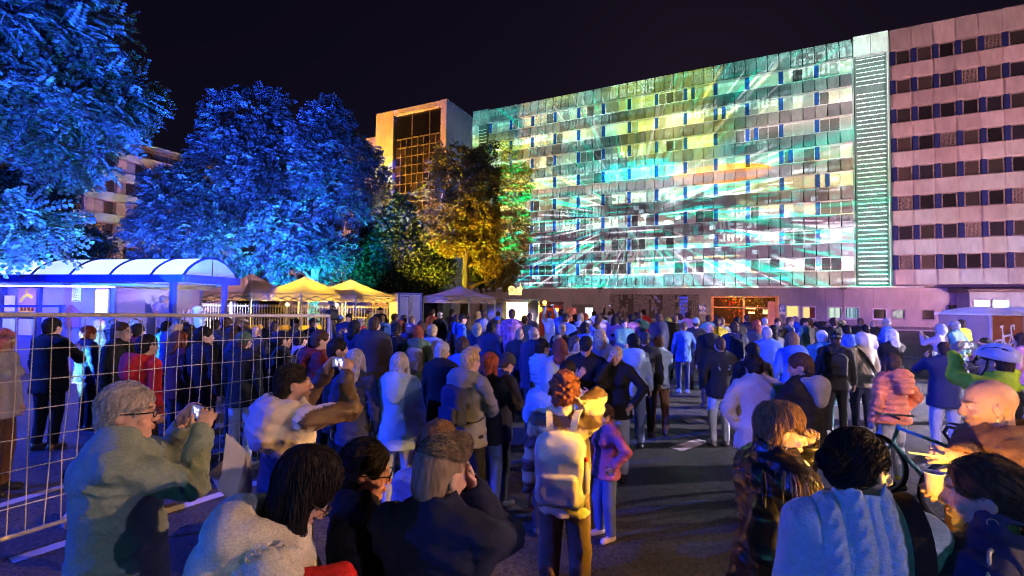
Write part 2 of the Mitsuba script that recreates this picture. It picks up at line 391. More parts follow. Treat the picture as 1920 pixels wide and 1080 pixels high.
def _fp(px_, py_): return fu(px_, py_), fz(px_, py_)
_FEAT = [('s', (*_fp(1395, 255), *_fp(1600, 186), 0.55), (1.0, 0.95, 1.0), 1.3), ('s', (*_fp(1430, 232), *_fp(1585, 200), 1.5), (0.9, 0.85, 0.7), 0.6),
         ('g', (*_fp(1195, 325), 4.8, 1.7), (0.05, 1.0, 0.85), 1.9), ('n', (*_fp(1350, 327), 5.0, 1.05), (1.0, 0.33, 0.06), 2.2), ('b', (*_fp(1350, 327), 5.5, 1.2), (1.0, 0.5, 0.3), 0.5),
         ('s', (*_fp(1470, 288), *_fp(1600, 250), 0.5), (0.1, 1.0, 0.7), 1.0), ('s', (*_fp(1180, 352), *_fp(1480, 318), 0.45), (1.0, 1.0, 1.0), 0.8),
         ('b', (*_fp(1270, 235), 3.0, 1.4), (1.0, 0.85, 0.5), 0.8), ('b', (*_fp(1080, 245), 3.0, 1.2), (1.0, 0.85, 0.45), 0.6), ('b', (*_fp(1290, 330), 3.0, 1.4), (1.0, 0.95, 0.85), 0.7),
         ('s', (*_fp(1000, 362), *_fp(1230, 340), 0.35), (1.0, 0.8, 0.65), 0.9), ('s', (*_fp(980, 430), *_fp(1260, 420), 0.28), (0.75, 0.95, 1.0), 0.8), ('s', (*_fp(985, 480), *_fp(1300, 462), 0.25), (0.9, 0.95, 1.0), 0.7),
         ('s', (*_fp(1420, 495), *_fp(1550, 536), 0.28), (0.1, 1.0, 0.75), 1.3), ('s', (*_fp(1060, 535), *_fp(1110, 480), 0.3), (0.3, 0.95, 0.9), 1.0), ('s', (*_fp(1150, 532), *_fp(1200, 470), 0.25), (0.95, 0.9, 0.8), 0.8),
         ('g', (*_fp(1175, 527), 8.0, 0.9), (0.25, 1.0, 0.95), 1.3), ('b', (*_fp(1310, 500), 4.5, 2.0), (0.9, 0.85, 1.0), 0.6), ('b', (*_fp(1545, 520), 3.5, 1.2), (1.0, 0.9, 0.6), 0.7), ('b', (*_fp(1330, 525), 6.0, 1.0), (0.95, 0.95, 1.0), 0.6),
         ('s', (*_fp(1390, 380), *_fp(1600, 402), 0.3), (0.9, 0.95, 0.6), 0.7), ('s', (*_fp(1300, 400), *_fp(1600, 440), 0.25), (0.1, 0.9, 0.6), 0.8), ('b', (*_fp(1650, 150), 2.5, 3.0), (0.7, 1.0, 0.95), 0.5), ('b', (*_fp(1560, 470), 4.0, 1.6), (0.8, 0.9, 1.0), 0.6)]
scene['show_projector'] = {'type': 'spot', 'to_world': _Mp, 'cutoff_angle': PCUT, 'beam_width': PCUT - 0.1, 'intensity': {'type': 'rgb', 'value': [19500.0] * 3}, 'texture': proc(show), 'sampling_weight': 5.0}

# coloured washes and floodlights of the event
spot('pink_wash', (32, 17, 1.0), FO + D1 * -11 + np.array([0, 0, 14]), (1.0, 0.46, 0.47), 4300, 40, 24, 1.0)
spot('violet_wash', (27, 25, 2.6), FO + D1 * -4 + np.array([0, 0, 1.5]), (0.62, 0.22, 0.9), 300, 60, 20, 0.7)
spot('rose_wash', (7, 22, 1.35), FO + D1 * 23 + np.array([0, 0, 2.6]), (1.0, 0.52, 0.55), 950, 42, 20, 0.9)
spot('street_glow_tower', (-25, 50, 5.0), FO + D1 * 57 + np.array([0, 0, 17]), (1.0, 0.38, 0.05), 8500, 44, 24, 2.0)
spot('street_glow_left', (-30, 50, 4.0), (-52, 62, 15), (1.0, 0.46, 0.28), 5200, 70, 40, 0.6)
spot('crowd_flood_blue', (-30, -6, 16), (5.5, 16, 0.5), (0.012, 0.055, 1.0), 9800, 17, 10, 1.6)
spot('rim_blue_left', (-15, -2, 5.0), (0, 3.0, 1.0), (0.012, 0.05, 1.0), 330, 24, 14, 0.8)
spot('crowd_flood_white', (9, -7, 4.6), (1, 9, 0.8), (0.70, 0.62, 1.0), 92, 50, 25, 1.2)
spot('crowd_flood_cyan', (-5, -6, 4.2), (-1.5, 4, 0.8), (0.10, 0.75, 0.85), 17, 38, 20, 0.6)
spot('warm_spot', (3.3, 2.5, 2.7), (0.35, 3.2, 1.15), (1.0, 0.52, 0.05), 110, 15, 9, 1.5)
spot('warm_flood_left', (7.5, 0.6, 3.9), (-2.6, 3.5, 1.2), (1.0, 0.52, 0.22), 150, 26, 16, 1.0)
spot('stage_white', (10, -6, 5.2), (6.2, 9, 1.0), (1.0, 0.70, 0.72), 460, 19, 12, 1.0)
bulb('warm_lamp', (1.74, 1.68, 1.36), (1.0, 0.45, 0.04), 4.2, 2.6)
spot('stage_white_right', (10, -6, 5.2), (15, 13, 0.6), (1.0, 0.74, 0.78), 1000, 14, 9, 0.8)
spot('flood_right', (19.5, 8.6, 3.4), (12.3, 9.6, 0.0), (0.90, 0.78, 1.0), 5400, 27, 9, 1.3)

# ------------------------------------------------------------------ ground and painted lines
gv = np.array([[-900, -60, 0], [900, -60, 0], [900, 900, 0], [-900, 900, 0]], float)
tag(ob('ground', (gv, np.array([[0, 1, 2], [0, 2, 3]])), 'asphalt'), 'dark grey asphalt of the car park, worn and slightly shiny', kind='structure')


def flat_line(name, pts, width, col, label, z=0.004):
    """a painted line on the ground along photograph points"""
    P = np.array([onground(*p) for p in pts]); P[:, 2] = z
    t = np.gradient(P, axis=0); t /= np.linalg.norm(t, axis=1, keepdims=True)
    s = np.stack([-t[:, 1], t[:, 0], 0 * t[:, 0]], 1) * width / 2
    V = np.vstack([P - s, P + s]); n = len(P); F = []
    for i in range(n - 1): F += [[i, i + 1, n + i + 1], [i, n + i + 1, n + i]]
    tag(ob(name, (V, np.array(F)), 'matte', col), label, kind='structure')


flat_line('painted_line', [(20, 1052), (270, 972), (510, 897)], 0.14, (0.5, 0.48, 0.5), 'worn white parking line running beside the mesh fence')
flat_line('painted_line', [(-200, 1010), (60, 930), (230, 880)], 0.14, (0.4, 0.38, 0.4), 'worn white parking line behind the mesh fence')
flat_line('painted_line', [(1286, 790), (1322, 790)], 0.3, (0.5, 0.48, 0.46), 'short white mark on the open asphalt')
flat_line('painted_line', [(1266, 843), (1318, 826)], 0.22, (0.5, 0.47, 0.5), 'pale arrow tip painted on the asphalt in the middle')
flat_line('painted_line', [(1530, 672), (1700, 668), (1850, 690)], 0.12, (0.45, 0.45, 0.45), 'faded white line across the bright asphalt at right')
flat_line('painted_line', [(1280, 712), (1440, 717)], 0.1, (0.35, 0.35, 0.38), 'faded white parking line in the middle of the car park')
flat_line('painted_line', [(1560, 760), (1730, 742)], 0.1, (0.4, 0.4, 0.42), 'faded parking line at the feet of the people on the right')

# ------------------------------------------------------------------ the office block that is lit by the projector
ZC, FH, ZT = 4.16, 2.86, 29.3                 # underside of block, storey height, top of parapet
WIN_TOP = [27.19 - FH * k for k in range(8)]
WIN_H = 1.4
UL = fu(887, 300)                             # its left end, 47 m from the seam
block = thing('office_block', 'long eight-storey office block with a light projection across its panelled front', 'building')
CONC = (0.5, 0.49, 0.47)
ob('wall', bx(-0.02, UL, -14, -0.28, ZC - 0.1, ZT - 0.4), 'plaster', (0.34, 0.33, 0.33), block, M=FM)
ob('slab_edge', bx(-2.2, UL + 0.3, -0.2, 0.75, ZC - 0.17, ZC), 'plaster', (0.62, 0.6, 0.58), block, M=FM)
roof_k = ob('roof', bx(-0.02, UL, -14, -0.3, ZT - 0.4, ZT - 0.2), 'matte', (0.2, 0.2, 0.2), block, M=FM)


def tray(w, h, depth, tilt, lip=0.05):
    """a pressed facade panel: a shallow tilted box with a folded rim, in its own x (width), y (outward), z"""
    a, b = 0.055, w - 0.055
    m = lip
    o = hexa([(a, -0.2, 0), (b, -0.2, 0), (b, depth + tilt, 0), (a, depth + tilt, 0)], [(a, -0.2, h), (b, -0.2, h), (b, depth, h), (a, depth, h)])
    # inner field set back behind the rim
    f = hexa([(a + m, depth + tilt - 0.005, m), (b - m, depth + tilt - 0.005, m), (b - m, depth + tilt + 0.03, m), (a + m, depth + tilt + 0.03, m)],
             [(a + m, depth - 0.005, h - m), (b - m, depth - 0.005, h - m), (b - m, depth + 0.03, h - m), (a + m, depth + 0.03, h - m)])
    return cat(o, f)


MU0, MU1, NP = 2.95, 44.6, 39
PW = (MU1 - MU0) / NP
_tr = [shape(tray(PW, 1.42, 0.05, tl), 'plaster', c) for tl, c in ((0.32, (0.25, 0.25, 0.28)), (0.42, (0.19, 0.18, 0.21)), (0.26, (0.32, 0.32, 0.34)), (0.37, (0.22, 0.21, 0.24)))]
_tp = [shape(tray(PW, 1.9, 0.02, tl), 'plaster', c) for tl, c in ((0.36, (0.38, 0.39, 0.4)), (0.28, (0.3, 0.3, 0.32)))]


def fplace(u, w, z):
    M = FM.copy(); M[:3, 3] = FO + D1 * u + N1 * w + np.array([0, 0, z]); return M


for k in range(8):
    z0 = WIN_TOP[k] - WIN_H - 1.44
    for i in range(NP):
        ob('spandrel_panel', _tr[RNG.integers(4)], None, parent=block, M=fplace(MU0 + i * PW, 0, z0))
for k in range(8):      # continuous sills and heads carry each band of panels
    z0 = WIN_TOP[k] - WIN_H
    ob('sill_band', rbx(MU0, MU1, -0.2, 0.16, z0 - 0.045, z0 - 0.004, 0.012), 'matte', (0.66, 0.66, 0.66), block, M=FM)
    ob('head_band', rbx(MU0, MU1, -0.2, 0.30, WIN_TOP[k] + 0.004, WIN_TOP[k] + 0.055, 0.012), 'matte', (0.5, 0.5, 0.5), block, M=FM)
for i in range(NP):
    ob('parapet_panel', _tp[RNG.integers(2)], None, parent=block, M=fplace(MU0 + i * PW, 0, 27.3))
# window bands: bays of three panels, a blue infill at each bay's end
BAYW = PW * 3
_wf = cat(bx(0, BAYW - 0.42, -0.18, -0.06, 0, 0.07), bx(0, BAYW - 0.42, -0.18, -0.06, WIN_H - 0.07, WIN_H), bx(0, 0.07, -0.18, -0.06, 0.07, WIN_H - 0.07), bx(BAYW - 0.49, BAYW - 0.42, -0.18, -0.06, 0.07, WIN_H - 0.07),
          bx(0.98, 1.05, -0.18, -0.06, 0.07, WIN_H - 0.07), bx(1.9, 1.95, -0.18, -0.06, 0.07, WIN_H - 0.07))
_wf = shape(_wf, 'matte', (0.55, 0.56, 0.55))
_pn = {}
for nm, (a, b) in {'a': (0.07, 0.98), 'b': (1.05, 1.9), 'c': (1.95, BAYW - 0.49)}.items():
    for j, c in enumerate(((0.70, 0.72, 0.56), (0.6, 0.64, 0.5), (0.16, 0.15, 0.15), (0.36, 0.37, 0.34), (0.07, 0.065, 0.07))):
        _pn[nm, j] = shape(bx(a, b, -0.16, -0.13, 0.07, WIN_H - 0.07), 'gloss' if j in (0, 1, 3) else 'glass_dark', c)
_blue = shape(bx(0, 0.38, -0.2, -0.03, 0, WIN_H), 'gloss', (0.02, 0.07, 0.30))
for k in range(8):
    z0 = WIN_TOP[k] - WIN_H
    for i in range(13):
        u = MU0 + i * BAYW
        w = ob('window', _wf, None, parent=block, M=fplace(u, 0, z0))
        dark = RNG.random() < (0.05 + 0.075 * k)
        for nm in 'abc':
            j = RNG.choice([2, 4, 3]) if dark else RNG.choice([0, 1, 0, 3])
            if RNG.random() < 0.12: j = RNG.integers(5)
            ob('pane', _pn[nm, int(j)], None, parent=w, M=fplace(u, 0, z0))
        ob('blue_infill', _blue, None, parent=block, M=fplace(u + BAYW - 0.40, 0, z0))
        if (i + k) % 13 == 4: ob('blue_infill', _blue, None, parent=block, M=fplace(u + BAYW - 1.25, 0.05, z0))
# a recessed reveal above each window band
# louvred stair fields at both ends
for (ua, ub, nm) in ((0.15, 2.75, 'louvre_field'), (44.75, UL - 0.1, 'louvre_field')):
    fld = ob(nm, cat(bx(ua, ua + 0.12, -0.28, 0.12, ZC, 27.2), bx(ub - 0.12, ub, -0.28, 0.12, ZC, 27.2), bx(ua + 0.12, ub - 0.12, -0.28, -0.25, ZC, 27.2)), 'plaster', (0.08, 0.09, 0.09), block, M=FM)
    sl = shape(hexa([(ua + 0.14, -0.1, 0), (ub - 0.14, -0.1, 0), (ub - 0.14, 0.14, -0.12), (ua + 0.14, 0.14, -0.12)], [(ua + 0.14, -0.1, 0.05), (ub - 0.14, -0.1, 0.05), (ub - 0.14, 0.14, -0.07), (ua + 0.14, 0.14, -0.07)]), 'matte', (0.76, 0.78, 0.77))
    for i in range(52):
        z = ZC + 0.35 + i * 0.44
        if 14 < i and RNG.random() < 0.06: continue
        ob('slat', sl, None, parent=fld, M=fplace(0, 0, z + RNG.normal(0, 0.012)))
    ob('head_panel', rbx(ua - 0.1, (ua + ub) / 2 - 0.015, -0.25, 0.2, 27.25, ZT + 0.02, 0.03), 'plaster', (0.33, 0.33, 0.33), block, M=FM)
    ob('head_panel', rbx((ua + ub) / 2 + 0.015, ub + 0.1, -0.25, 0.2, 27.25, ZT + 0.02, 0.03), 'plaster', (0.36, 0.36, 0.36), block, M=FM)

# ------------------------------------------------------------------ the plain wing to its right (washed pink)
wing = thing('office_wing', 'plain office wing with pale panels and rows of dark windows, washed in pink light', 'building')
UE = -17.9
ob('wall', bx(UE, -0.06, -14, -0.3, ZC - 0.1, ZT - 0.4), 'plaster', (0.3, 0.28, 0.28), wing, M=FM)
MW = 1.62
_s2 = [shape(cat(rbx(0.015, MW - 0.015, -0.28, 0.06, 0, 1.44, 0.03), hexa([(0.12, 0.05, 0.1), (MW - 0.12, 0.05, 0.1), (MW - 0.12, 0.16, 0.1), (0.12, 0.16, 0.1)], [(0.12, 0.05, 1.34), (MW - 0.12, 0.05, 1.34), (MW - 0.12, 0.085, 1.34), (0.12, 0.085, 1.34)])), 'plaster', c)
       for c in ((0.5, 0.46, 0.45), (0.56, 0.52, 0.5), (0.44, 0.4, 0.4), (0.5, 0.47, 0.46))]
_p2 = [shape(rbx(0.015, MW - 0.015, -0.28, 0.08, 0, 2.08, 0.03), 'plaster', c) for c in ((0.5, 0.46, 0.45), (0.58, 0.54, 0.52), (0.45, 0.42, 0.41))]
_w2 = shape(cat(bx(0, 1.12, -0.24, -0.1, 0, 0.08), bx(0, 1.12, -0.24, -0.1, 1.32, 1.4), bx(0, 0.08, -0.24, -0.1, 0.08, 1.32), bx(1.04, 1.12, -0.24, -0.1, 0.08, 1.32), bx(-0.06, 1.18, -0.1, 0.1, -0.05, 0)), 'matte', (0.26, 0.22, 0.21))
_g2 = [shape(bx(0.08, 1.04, -0.21, -0.18, 0.08, 1.32), 'glass_dark', c) for c in ((0.012, 0.012, 0.015), (0.02, 0.02, 0.03), (0.03, 0.028, 0.03), (0.05, 0.045, 0.045))]
_c2 = shape(cat(*[bx(0.1 + 0.09 * i, 0.15 + 0.09 * i, -0.175, -0.165, 0.1, 1.3) for i in range(10)]), 'matte', (0.25, 0.22, 0.2))
_b2 = shape(bx(0, 0.4, -0.26, -0.05, 0, 1.4), 'matte', (0.008, 0.022, 0.11))
for k in range(8):
    z0 = WIN_TOP[k] - WIN_H
    for i in range(11):
        u = -0.12 - (i + 1) * MW
        ob('panel', _s2[RNG.integers(4)], None, parent=wing, M=fplace(u, RNG.normal(0, 0.008), z0 - 1.45))
        w = ob('window', _w2, None, parent=wing, M=fplace(u + 0.02, 0, z0))
        ob('pane', _g2[RNG.integers(4)], None, parent=w, M=fplace(u + 0.02, 0, z0))
        if RNG.random() < 0.12: ob('blind', _c2, None, parent=w, M=fplace(u + 0.02, 0, z0))
        ob('blue_infill', _b2, None, parent=wing, M=fplace(u + 1.18, 0, z0))
for i in range(11):
    ob('parapet_panel', _p2[RNG.integers(3)], None, parent=wing, M=fplace(-0.12 - (i + 1) * MW, 0, 27.24))

# ------------------------------------------------------------------ ground floor: one long low front under both, with its openings
import shapely
from shapely.geometry import box as sbox
low = thing('ground_floor_front', 'low rendered ground-floor front with entrance and small windows below the office block', 'building')
W0 = 0.30                                     # its face, proud of the blocks above
def fr(px0, py0, px1, py1, w=W0):
    """a rectangle of the facade in (u0, u1, z0, z1) from two photograph corners"""
    ua, ta = facade_u(px0, (py0 + py1) / 2, w); ub, tb = facade_u(px1, (py0 + py1) / 2, w)
    pm = (px0 + px1) / 2; um, tm = facade_u(pm, py0, w)
    zs = [CAM_H + ray(pm, y)[2] * facade_u(pm, y, w)[1] for y in (py0, py1)]
    return min(ua, ub) - _u0, max(ua, ub) - _u0, min(zs), max(zs)
ENT = list(fr(1333, 555, 1461, 600)); ENT[2] = 0.0
SCR = fr(1142, 552, 1312, 590); SCR = (SCR[0], SCR[1], 0.5, SCR[3])
DOOR = list(fr(1072, 571, 1112, 600)); DOOR[2] = 0.0
WINS = [fr(1475, 574, 1497, 594), fr(1506, 576, 1528, 596), fr(1553, 577, 1577, 596), fr(1585, 577, 1610, 597), fr(1638, 580, 1661, 597), fr(1674, 581, 1696, 597), fr(1729, 582, 1752, 599), fr(1767, 582, 1791, 600)]
wall = sbox(UE, 0, 80, ZC - 0.175)
for r in [ENT, SCR, DOOR] + WINS: wall = wall.difference(sbox(r[0], r[2], r[1], r[3]))
wm = prism(wall, 0, 0.55)
wm = (wm[0] + [0, W0 - 0.55, 0], wm[1])
ob('wall', wm, 'plaster', (0.42, 0.38, 0.38), low, M=FM)
ob('plinth', cat(bx(UE, ENT[0], W0 + 0.003, W0 + 0.1, 0, 0.32), bx(ENT[1], DOOR[0], W0 + 0.003, W0 + 0.1, 0, 0.32), bx(DOOR[1], 80, W0 + 0.003, W0 + 0.1, 0, 0.32)), 'plaster', (0.16, 0.15, 0.16), low, M=FM)
ob('kerb', bx(UE, ENT[0] - 0.5, W0 + 1.6, W0 + 1.8, 0, 0.13), 'plaster', (0.4, 0.39, 0.4), low, M=FM)
glow = [((0.75, 0.62, 0.08), 0.9), ((0.8, 0.62, 0.1), 0.85), ((0.5, 0.72, 0.45), 0.8), ((0.18, 0.55, 0.45), 0.6), None, None, None, None]
for i, r in enumerate(WINS):
    a, b, c, d = r; e = 0.09
    fr_ = cat(bx(a - e, b + e, W0 + 0.002, W0 + 0.06, c - e, c), bx(a - e, b + e, W0 + 0.002, W0 + 0.06, d, d + e), bx(a - e, a, W0 + 0.002, W0 + 0.06, c, d), bx(b, b + e, W0 + 0.002, W0 + 0.06, c, d), bx(a - 0.16, b + 0.16, W0 + 0.002, W0 + 0.16, c - e - 0.06, c - e - 0.002))
    w = ob('window', fr_, 'matte', (0.7, 0.68, 0.7) if i < 5 else (0.3, 0.26, 0.32), low, M=FM)
    if i < 4:
        col, pw = glow[i]
        ob('pane', bx(a, b, W0 - 0.22, W0 - 0.18, c, d), 'matte', (0.3, 0.3, 0.3), w, M=FM, **lamp(None, col, pw, 0.04))
        labels[f'{w}__pane'] = {'label': 'lit window pane with light shining out'}
        if i == 1: ob('curtain', bx(a, a + 0.42 * (b - a), W0 - 0.17, W0 - 0.15, c, d), 'matte', (0.2, 0.06, 0.03), w, M=FM)
        if i in (2, 3): ob('curtain', cat(*[bx(a + (b - a) * t, a + (b - a) * (t + 0.07), W0 - 0.17, W0 - 0.14, c, d) for t in ((0.02, 0.16, 0.29, 0.6, 0.85) if i == 3 else (0.0, 0.42, 0.88))]), 'matte', (0.1, 0.22, 0.18), w, M=FM)
    else:
        ob('pane', bx(a, b, W0 - 0.2, W0 - 0.16, c, d), 'glass_dark', (0.008, 0.02, 0.012) if i == 4 else (0.008, 0.008, 0.014), w, M=FM)
# vertical joints of the rendered front
ob('joint', cat(*[bx(u, u + 0.03, W0 + 0.001, W0 + 0.008, 0.33, ZC - 0.18) for u in (1.5, 5.4, 11.0, -6.2, 27.0, 31.4, 36.5, 42, 48)]), 'matte', (0.2, 0.17, 0.18), low, M=FM)
# relief screen of cast blocks
a, b, c, d = SCR
scr = ob('relief_screen', bx(a, b, W0 - 0.45, W0 - 0.38, c, d), 'plaster', (0.1, 0.09, 0.09), low, M=FM)
blk = []; rr = np.random.default_rng(3)
nx = 46; cw = (b - a) / nx
holes = [fu(x, 570, W0) for x in (1174, 1229, 1281)]
for i in range(nx):
    z = c + rr.uniform(0, 0.15)
    while z < d - 0.1:
        h = rr.uniform(0.2, 0.75); h = min(h, d - z)
        u = a + i * cw
        near = min(abs(u + cw / 2 - x) for x in holes)
        if near > 0.85 or (rr.random() < 0.35):
            blk.append(bx(u + 0.03, u + cw - 0.03, W0 - 0.4, W0 - 0.2 + rr.uniform(0, 0.2), z + 0.03, z + h - 0.03))
        z += h
tag(ob('block', cat(*blk), 'plaster', (0.3, 0.28, 0.27), scr, M=FM), kind='stuff')
for uh, col in ((holes[2], (0.05, 0.08, 1.0)), (holes[1], (0.3, 0.2, 0.6))):
    ob('coloured_pane', cat(*[bx(uh - 0.45 + 0.32 * (i % 3), uh - 0.2 + 0.32 * (i % 3), W0 - 0.375, W0 - 0.36, c + 0.3 + 0.4 * (i // 3), c + 0.6 + 0.4 * (i // 3)) for i in range(0, 18, 1 if uh == holes[2] else 4)]), 'matte', (0.1, 0.1, 0.4), scr, M=FM, **lamp(None, col, 0.5 if uh == holes[2] else 0.35, 0.05))
# door beside the stall: dark leaf and a lit doorway
a, b, c, d = DOOR
dr_ = ob('door', cat(bx(a + 0.02, b - 0.02, W0 - 0.3, W0 - 0.24, d - 0.35, d), bx(fu(1096, 585, W0) + 0.02, b - 0.02, W0 - 0.3, W0 - 0.24, 0, d - 0.35)), 'gloss', (0.2, 0.19, 0.17), low, M=FM)
ob('lit_doorway', bx(a + 0.1, fu(1096, 585, W0), W0 - 0.3, W0 - 0.27, 0, d - 0.38), 'matte', (0.4, 0.4, 0.4), dr_, M=FM, **lamp(None, (0.9, 1.0, 0.85), 1.1, 0.04))
a, b, c, d = fr(985, 569, 1034, 576)
ob('transom', bx(a, b, W0 + 0.002, W0 + 0.05, c, d), 'gloss', (0.03, 0.06, 0.05), low, M=FM)
# entrance recess
a, b, c, d = ENT
ent = ob('entrance', cat(bx(a, b, W0 - 2.6, W0 - 0.56, d, d + 0.1), bx(a - 0.1, a, W0 - 2.6, W0 - 0.56, 0, d), bx(b, b + 0.1, W0 - 2.6, W0 - 0.56, 0, d), bx(a, b, W0 - 2.6, W0 - 0.56, 0.012, 0.03)), 'matte', (0.6, 0.42, 0.3), low, M=FM)
cw = (b - a)
fz0 = d - 1.25
fdoor = cat(*[bx(x - 0.11, x + 0.11, W0 - 2.1, W0 - 1.96, 0, d) for x in (a + 0.11, a + cw * 0.5, b - 0.11)], bx(a, b, W0 - 2.09, W0 - 1.97, d - 0.16, d - 0.005), bx(a + 0.22, b - 0.22, W0 - 2.07, W0 - 1.99, fz0 - 0.08, fz0 + 0.06))
ob('door_frame', fdoor, 'matte', (0.62, 0.36, 0.24), ent, M=FM)
room = thing('foyer', 'warm orange-lit foyer with red and golden decorations seen through the entrance doors', 'room')
ob('wall', cat(bx(a - 2, b + 2, W0 - 6.2, W0 - 6.0, 0, 4.0), bx(a - 2, a - 1.9, W0 - 6, W0 - 2.7, 0, 4), bx(b + 1.9, b + 2, W0 - 6, W0 - 2.7, 0, 4), bx(a - 2, b + 2, W0 - 6, W0 - 2.7, 3.9, 4.0)), 'matte', (0.05, 0.02, 0.01), room, M=FM)
rr = np.random.default_rng(5)
for nm, col, uu, zz, n in (('red_decoration', (0.7, 0.03, 0.02), cw * 0.72, 2.7, 40), ('golden_decoration', (0.75, 0.4, 0.03), cw * 0.55, 2.75, 34), ('plant', (0.2, 0.16, 0.03), cw * 0.2, 2.75, 90), ('golden_decoration', (0.8, 0.5, 0.06), cw * 0.18, 1.2, 30), ('red_decoration', (0.8, 0.12, 0.02), cw * 0.55, 1.3, 30)):
    L = []
    for _ in range(n):
        o = np.array([a + uu + rr.normal(0, 0.9), W0 - 3.6 + rr.normal(0, 0.5), zz + rr.normal(0, 0.38)])
        d1, d2 = rr.normal(0, 1, 3), rr.normal(0, 1, 3)
        d1 /= np.linalg.norm(d1); d2 -= d1 * (d1 @ d2); d2 /= np.linalg.norm(d2)
        L.append((np.array([o - d1 * 0.16, o + d2 * 0.07, o + d1 * 0.16, o - d2 * 0.07]), np.array([[0, 1, 2], [0, 2, 3]])))
    ob(nm, cat(*L), 'matte', col, room, M=FM); labels[f'{room}__{nm}'] = {'kind': 'stuff'}
ob('lamp_panel', bx(a + 0.6, b - 0.6, W0 - 4.6, W0 - 3.4, 3.80, 3.86), 'matte', (0.5, 0.5, 0.5), room, M=FM, **lamp(None, (1.0, 0.48, 0.08), 11.0, 0.5))
bulb('entrance_bulb', FO + D1 * (a + cw * 0.6) + N1 * (W0 - 1.1) + np.array([0, 0, d - 0.35]), (1.0, 0.42, 0.05), 9.0, 0.6)
ob('door_leaf', rbx(a + 0.25, a + 0.95, W0 - 1.9, W0 - 1.85, 0.02, d - 0.55, 0.01), 'matte', (0.7, 0.38, 0.36), ent, M=FM)
for (u0_, u1_, z0_, z1_) in ((0.30, 0.46, 1.75, 2.0), (0.08, 0.2, 1.2, 1.7), (0.32, 0.42, 1.2, 1.45)):
    ob('bright_lamp', bx(a + cw * u0_, a + cw * u1_, W0 - 4.4, W0 - 4.35, z0_, z1_), 'matte', (0.5, 0.4, 0.3), room, M=FM, **lamp(None, (1.0, 0.70, 0.25), 1.7, 0.04))

# ------------------------------------------------------------------ tower at the left end
s_lo, s_hi = 0.0, 8.0
for _ in range(40):
    sm = (s_lo + s_hi) / 2
    if fu(868, 300, sm) > UL + 0.05: s_hi = sm
    else: s_lo = sm
TW = sm
TU0, TU1 = UL + 0.05, fu(703, 300, TW)
_, tt = facade_u(868, 178, TW); TZ = CAM_H + ray(868, 178)[2] * tt
tower = thing('office_tower', 'square stair tower with two pale pillars framing a dark gridded glass front', 'building')
pu0, pu1 = fu(835, 300, TW), fu(736, 300, TW)
TC = (0.6, 0.56, 0.5)
ob('pillar', rbx(TU0, pu0, TW - 16, TW, 0.02, TZ, 0.04), 'plaster', TC, tower, M=FM)
ob('pillar', rbx(pu1, TU1, TW - 16, TW, 0.02, TZ, 0.04), 'plaster', TC, tower, M=FM)
ob('roof_beam', rbx(pu0 + 0.003, pu1 - 0.003, TW - 15.9, TW - 0.02, TZ - 0.75, TZ - 0.01, 0.04), 'plaster', TC, tower, M=FM)
ob('wall', bx(pu0 + 0.003, pu1 - 0.003, TW - 15, TW - 0.75, 0.05, TZ - 0.76), 'matte', (0.03, 0.03, 0.03), tower, M=FM)
gz = [TZ - 0.78, TZ - 4.0] + list(np.arange(TZ - 5.2, 3.0, -1.22))
gw = (pu1 - pu0) / 9
fl = [bx(pu0 + i * gw - 0.04, pu0 + i * gw + 0.04, TW - 0.6, TW - 0.42, 3, (gz[1] if i % 3 else gz[0])) for i in range(1, 9)] + [bx(pu0 + 0.01, pu1 - 0.01, TW - 0.58, TW - 0.44, z - 0.05, z + 0.05) for z in gz[1:]]
ob('glazing_grid', cat(*fl), 'matte', (0.16, 0.14, 0.11), tower, M=FM)
for i in range(3): ob('large_pane', shape(bx(pu0 + 3 * i * gw + 0.05, pu0 + 3 * (i + 1) * gw - 0.05, TW - 0.62, TW - 0.55, gz[1] + 0.05, gz[0]), 'glass_dark', (0.006, 0.006, 0.008)), None, parent=tower, M=FM)
_gp = [shape(bx(0.045, gw - 0.045, -0.62, -0.55, 0.05, 1.16), 'glass_dark', c) for c in ((0.006, 0.006, 0.008), (0.012, 0.011, 0.012), (0.025, 0.022, 0.02))]
for r in range(1, len(gz) - 1):
    h = gz[r] - gz[r + 1]
    if h > 1.3: continue
    for i in range(9):
        ob('pane', _gp[int(RNG.choice([0, 0, 1, 1, 2]))], None, parent=tower, M=fplace(pu0 + i * gw, TW, gz[r + 1]))

# ------------------------------------------------------------------ wing behind the trees, left of the tower
wb = -4.0
u_a, u_b = TU1 - 0.5, TU1 + 34
_, tt = facade_u(690, 259, wb); BZ = CAM_H + ray(690, 259)[2] * tt
back = thing('rear_wing', 'orange-lit office wing with window bands behind the trees, left of the tower', 'building')
ob('wall', bx(u_a, u_b, wb - 10, wb - 0.3, 0.02, BZ - 0.3), 'plaster', (0.3, 0.26, 0.22), back, M=FM)
ob('parapet', rbx(u_a, u_b, wb - 0.29, wb + 0.1, BZ - 1.6, BZ, 0.03), 'plaster', (0.5, 0.44, 0.36), back, M=FM)
nf = int((BZ - 2) // 3.1)
_bw = shape(bx(0.1, 2.3, -0.25, -0.2, 0, 1.7), 'glass_dark', (0.012, 0.012, 0.014))
_bl = shape(cat(*[bx(2.35, 2.95, -0.26, -0.05, 0.1 + 0.17 * i, 0.18 + 0.17 * i) for i in range(9)]), 'matte', (0.45, 0.4, 0.33))
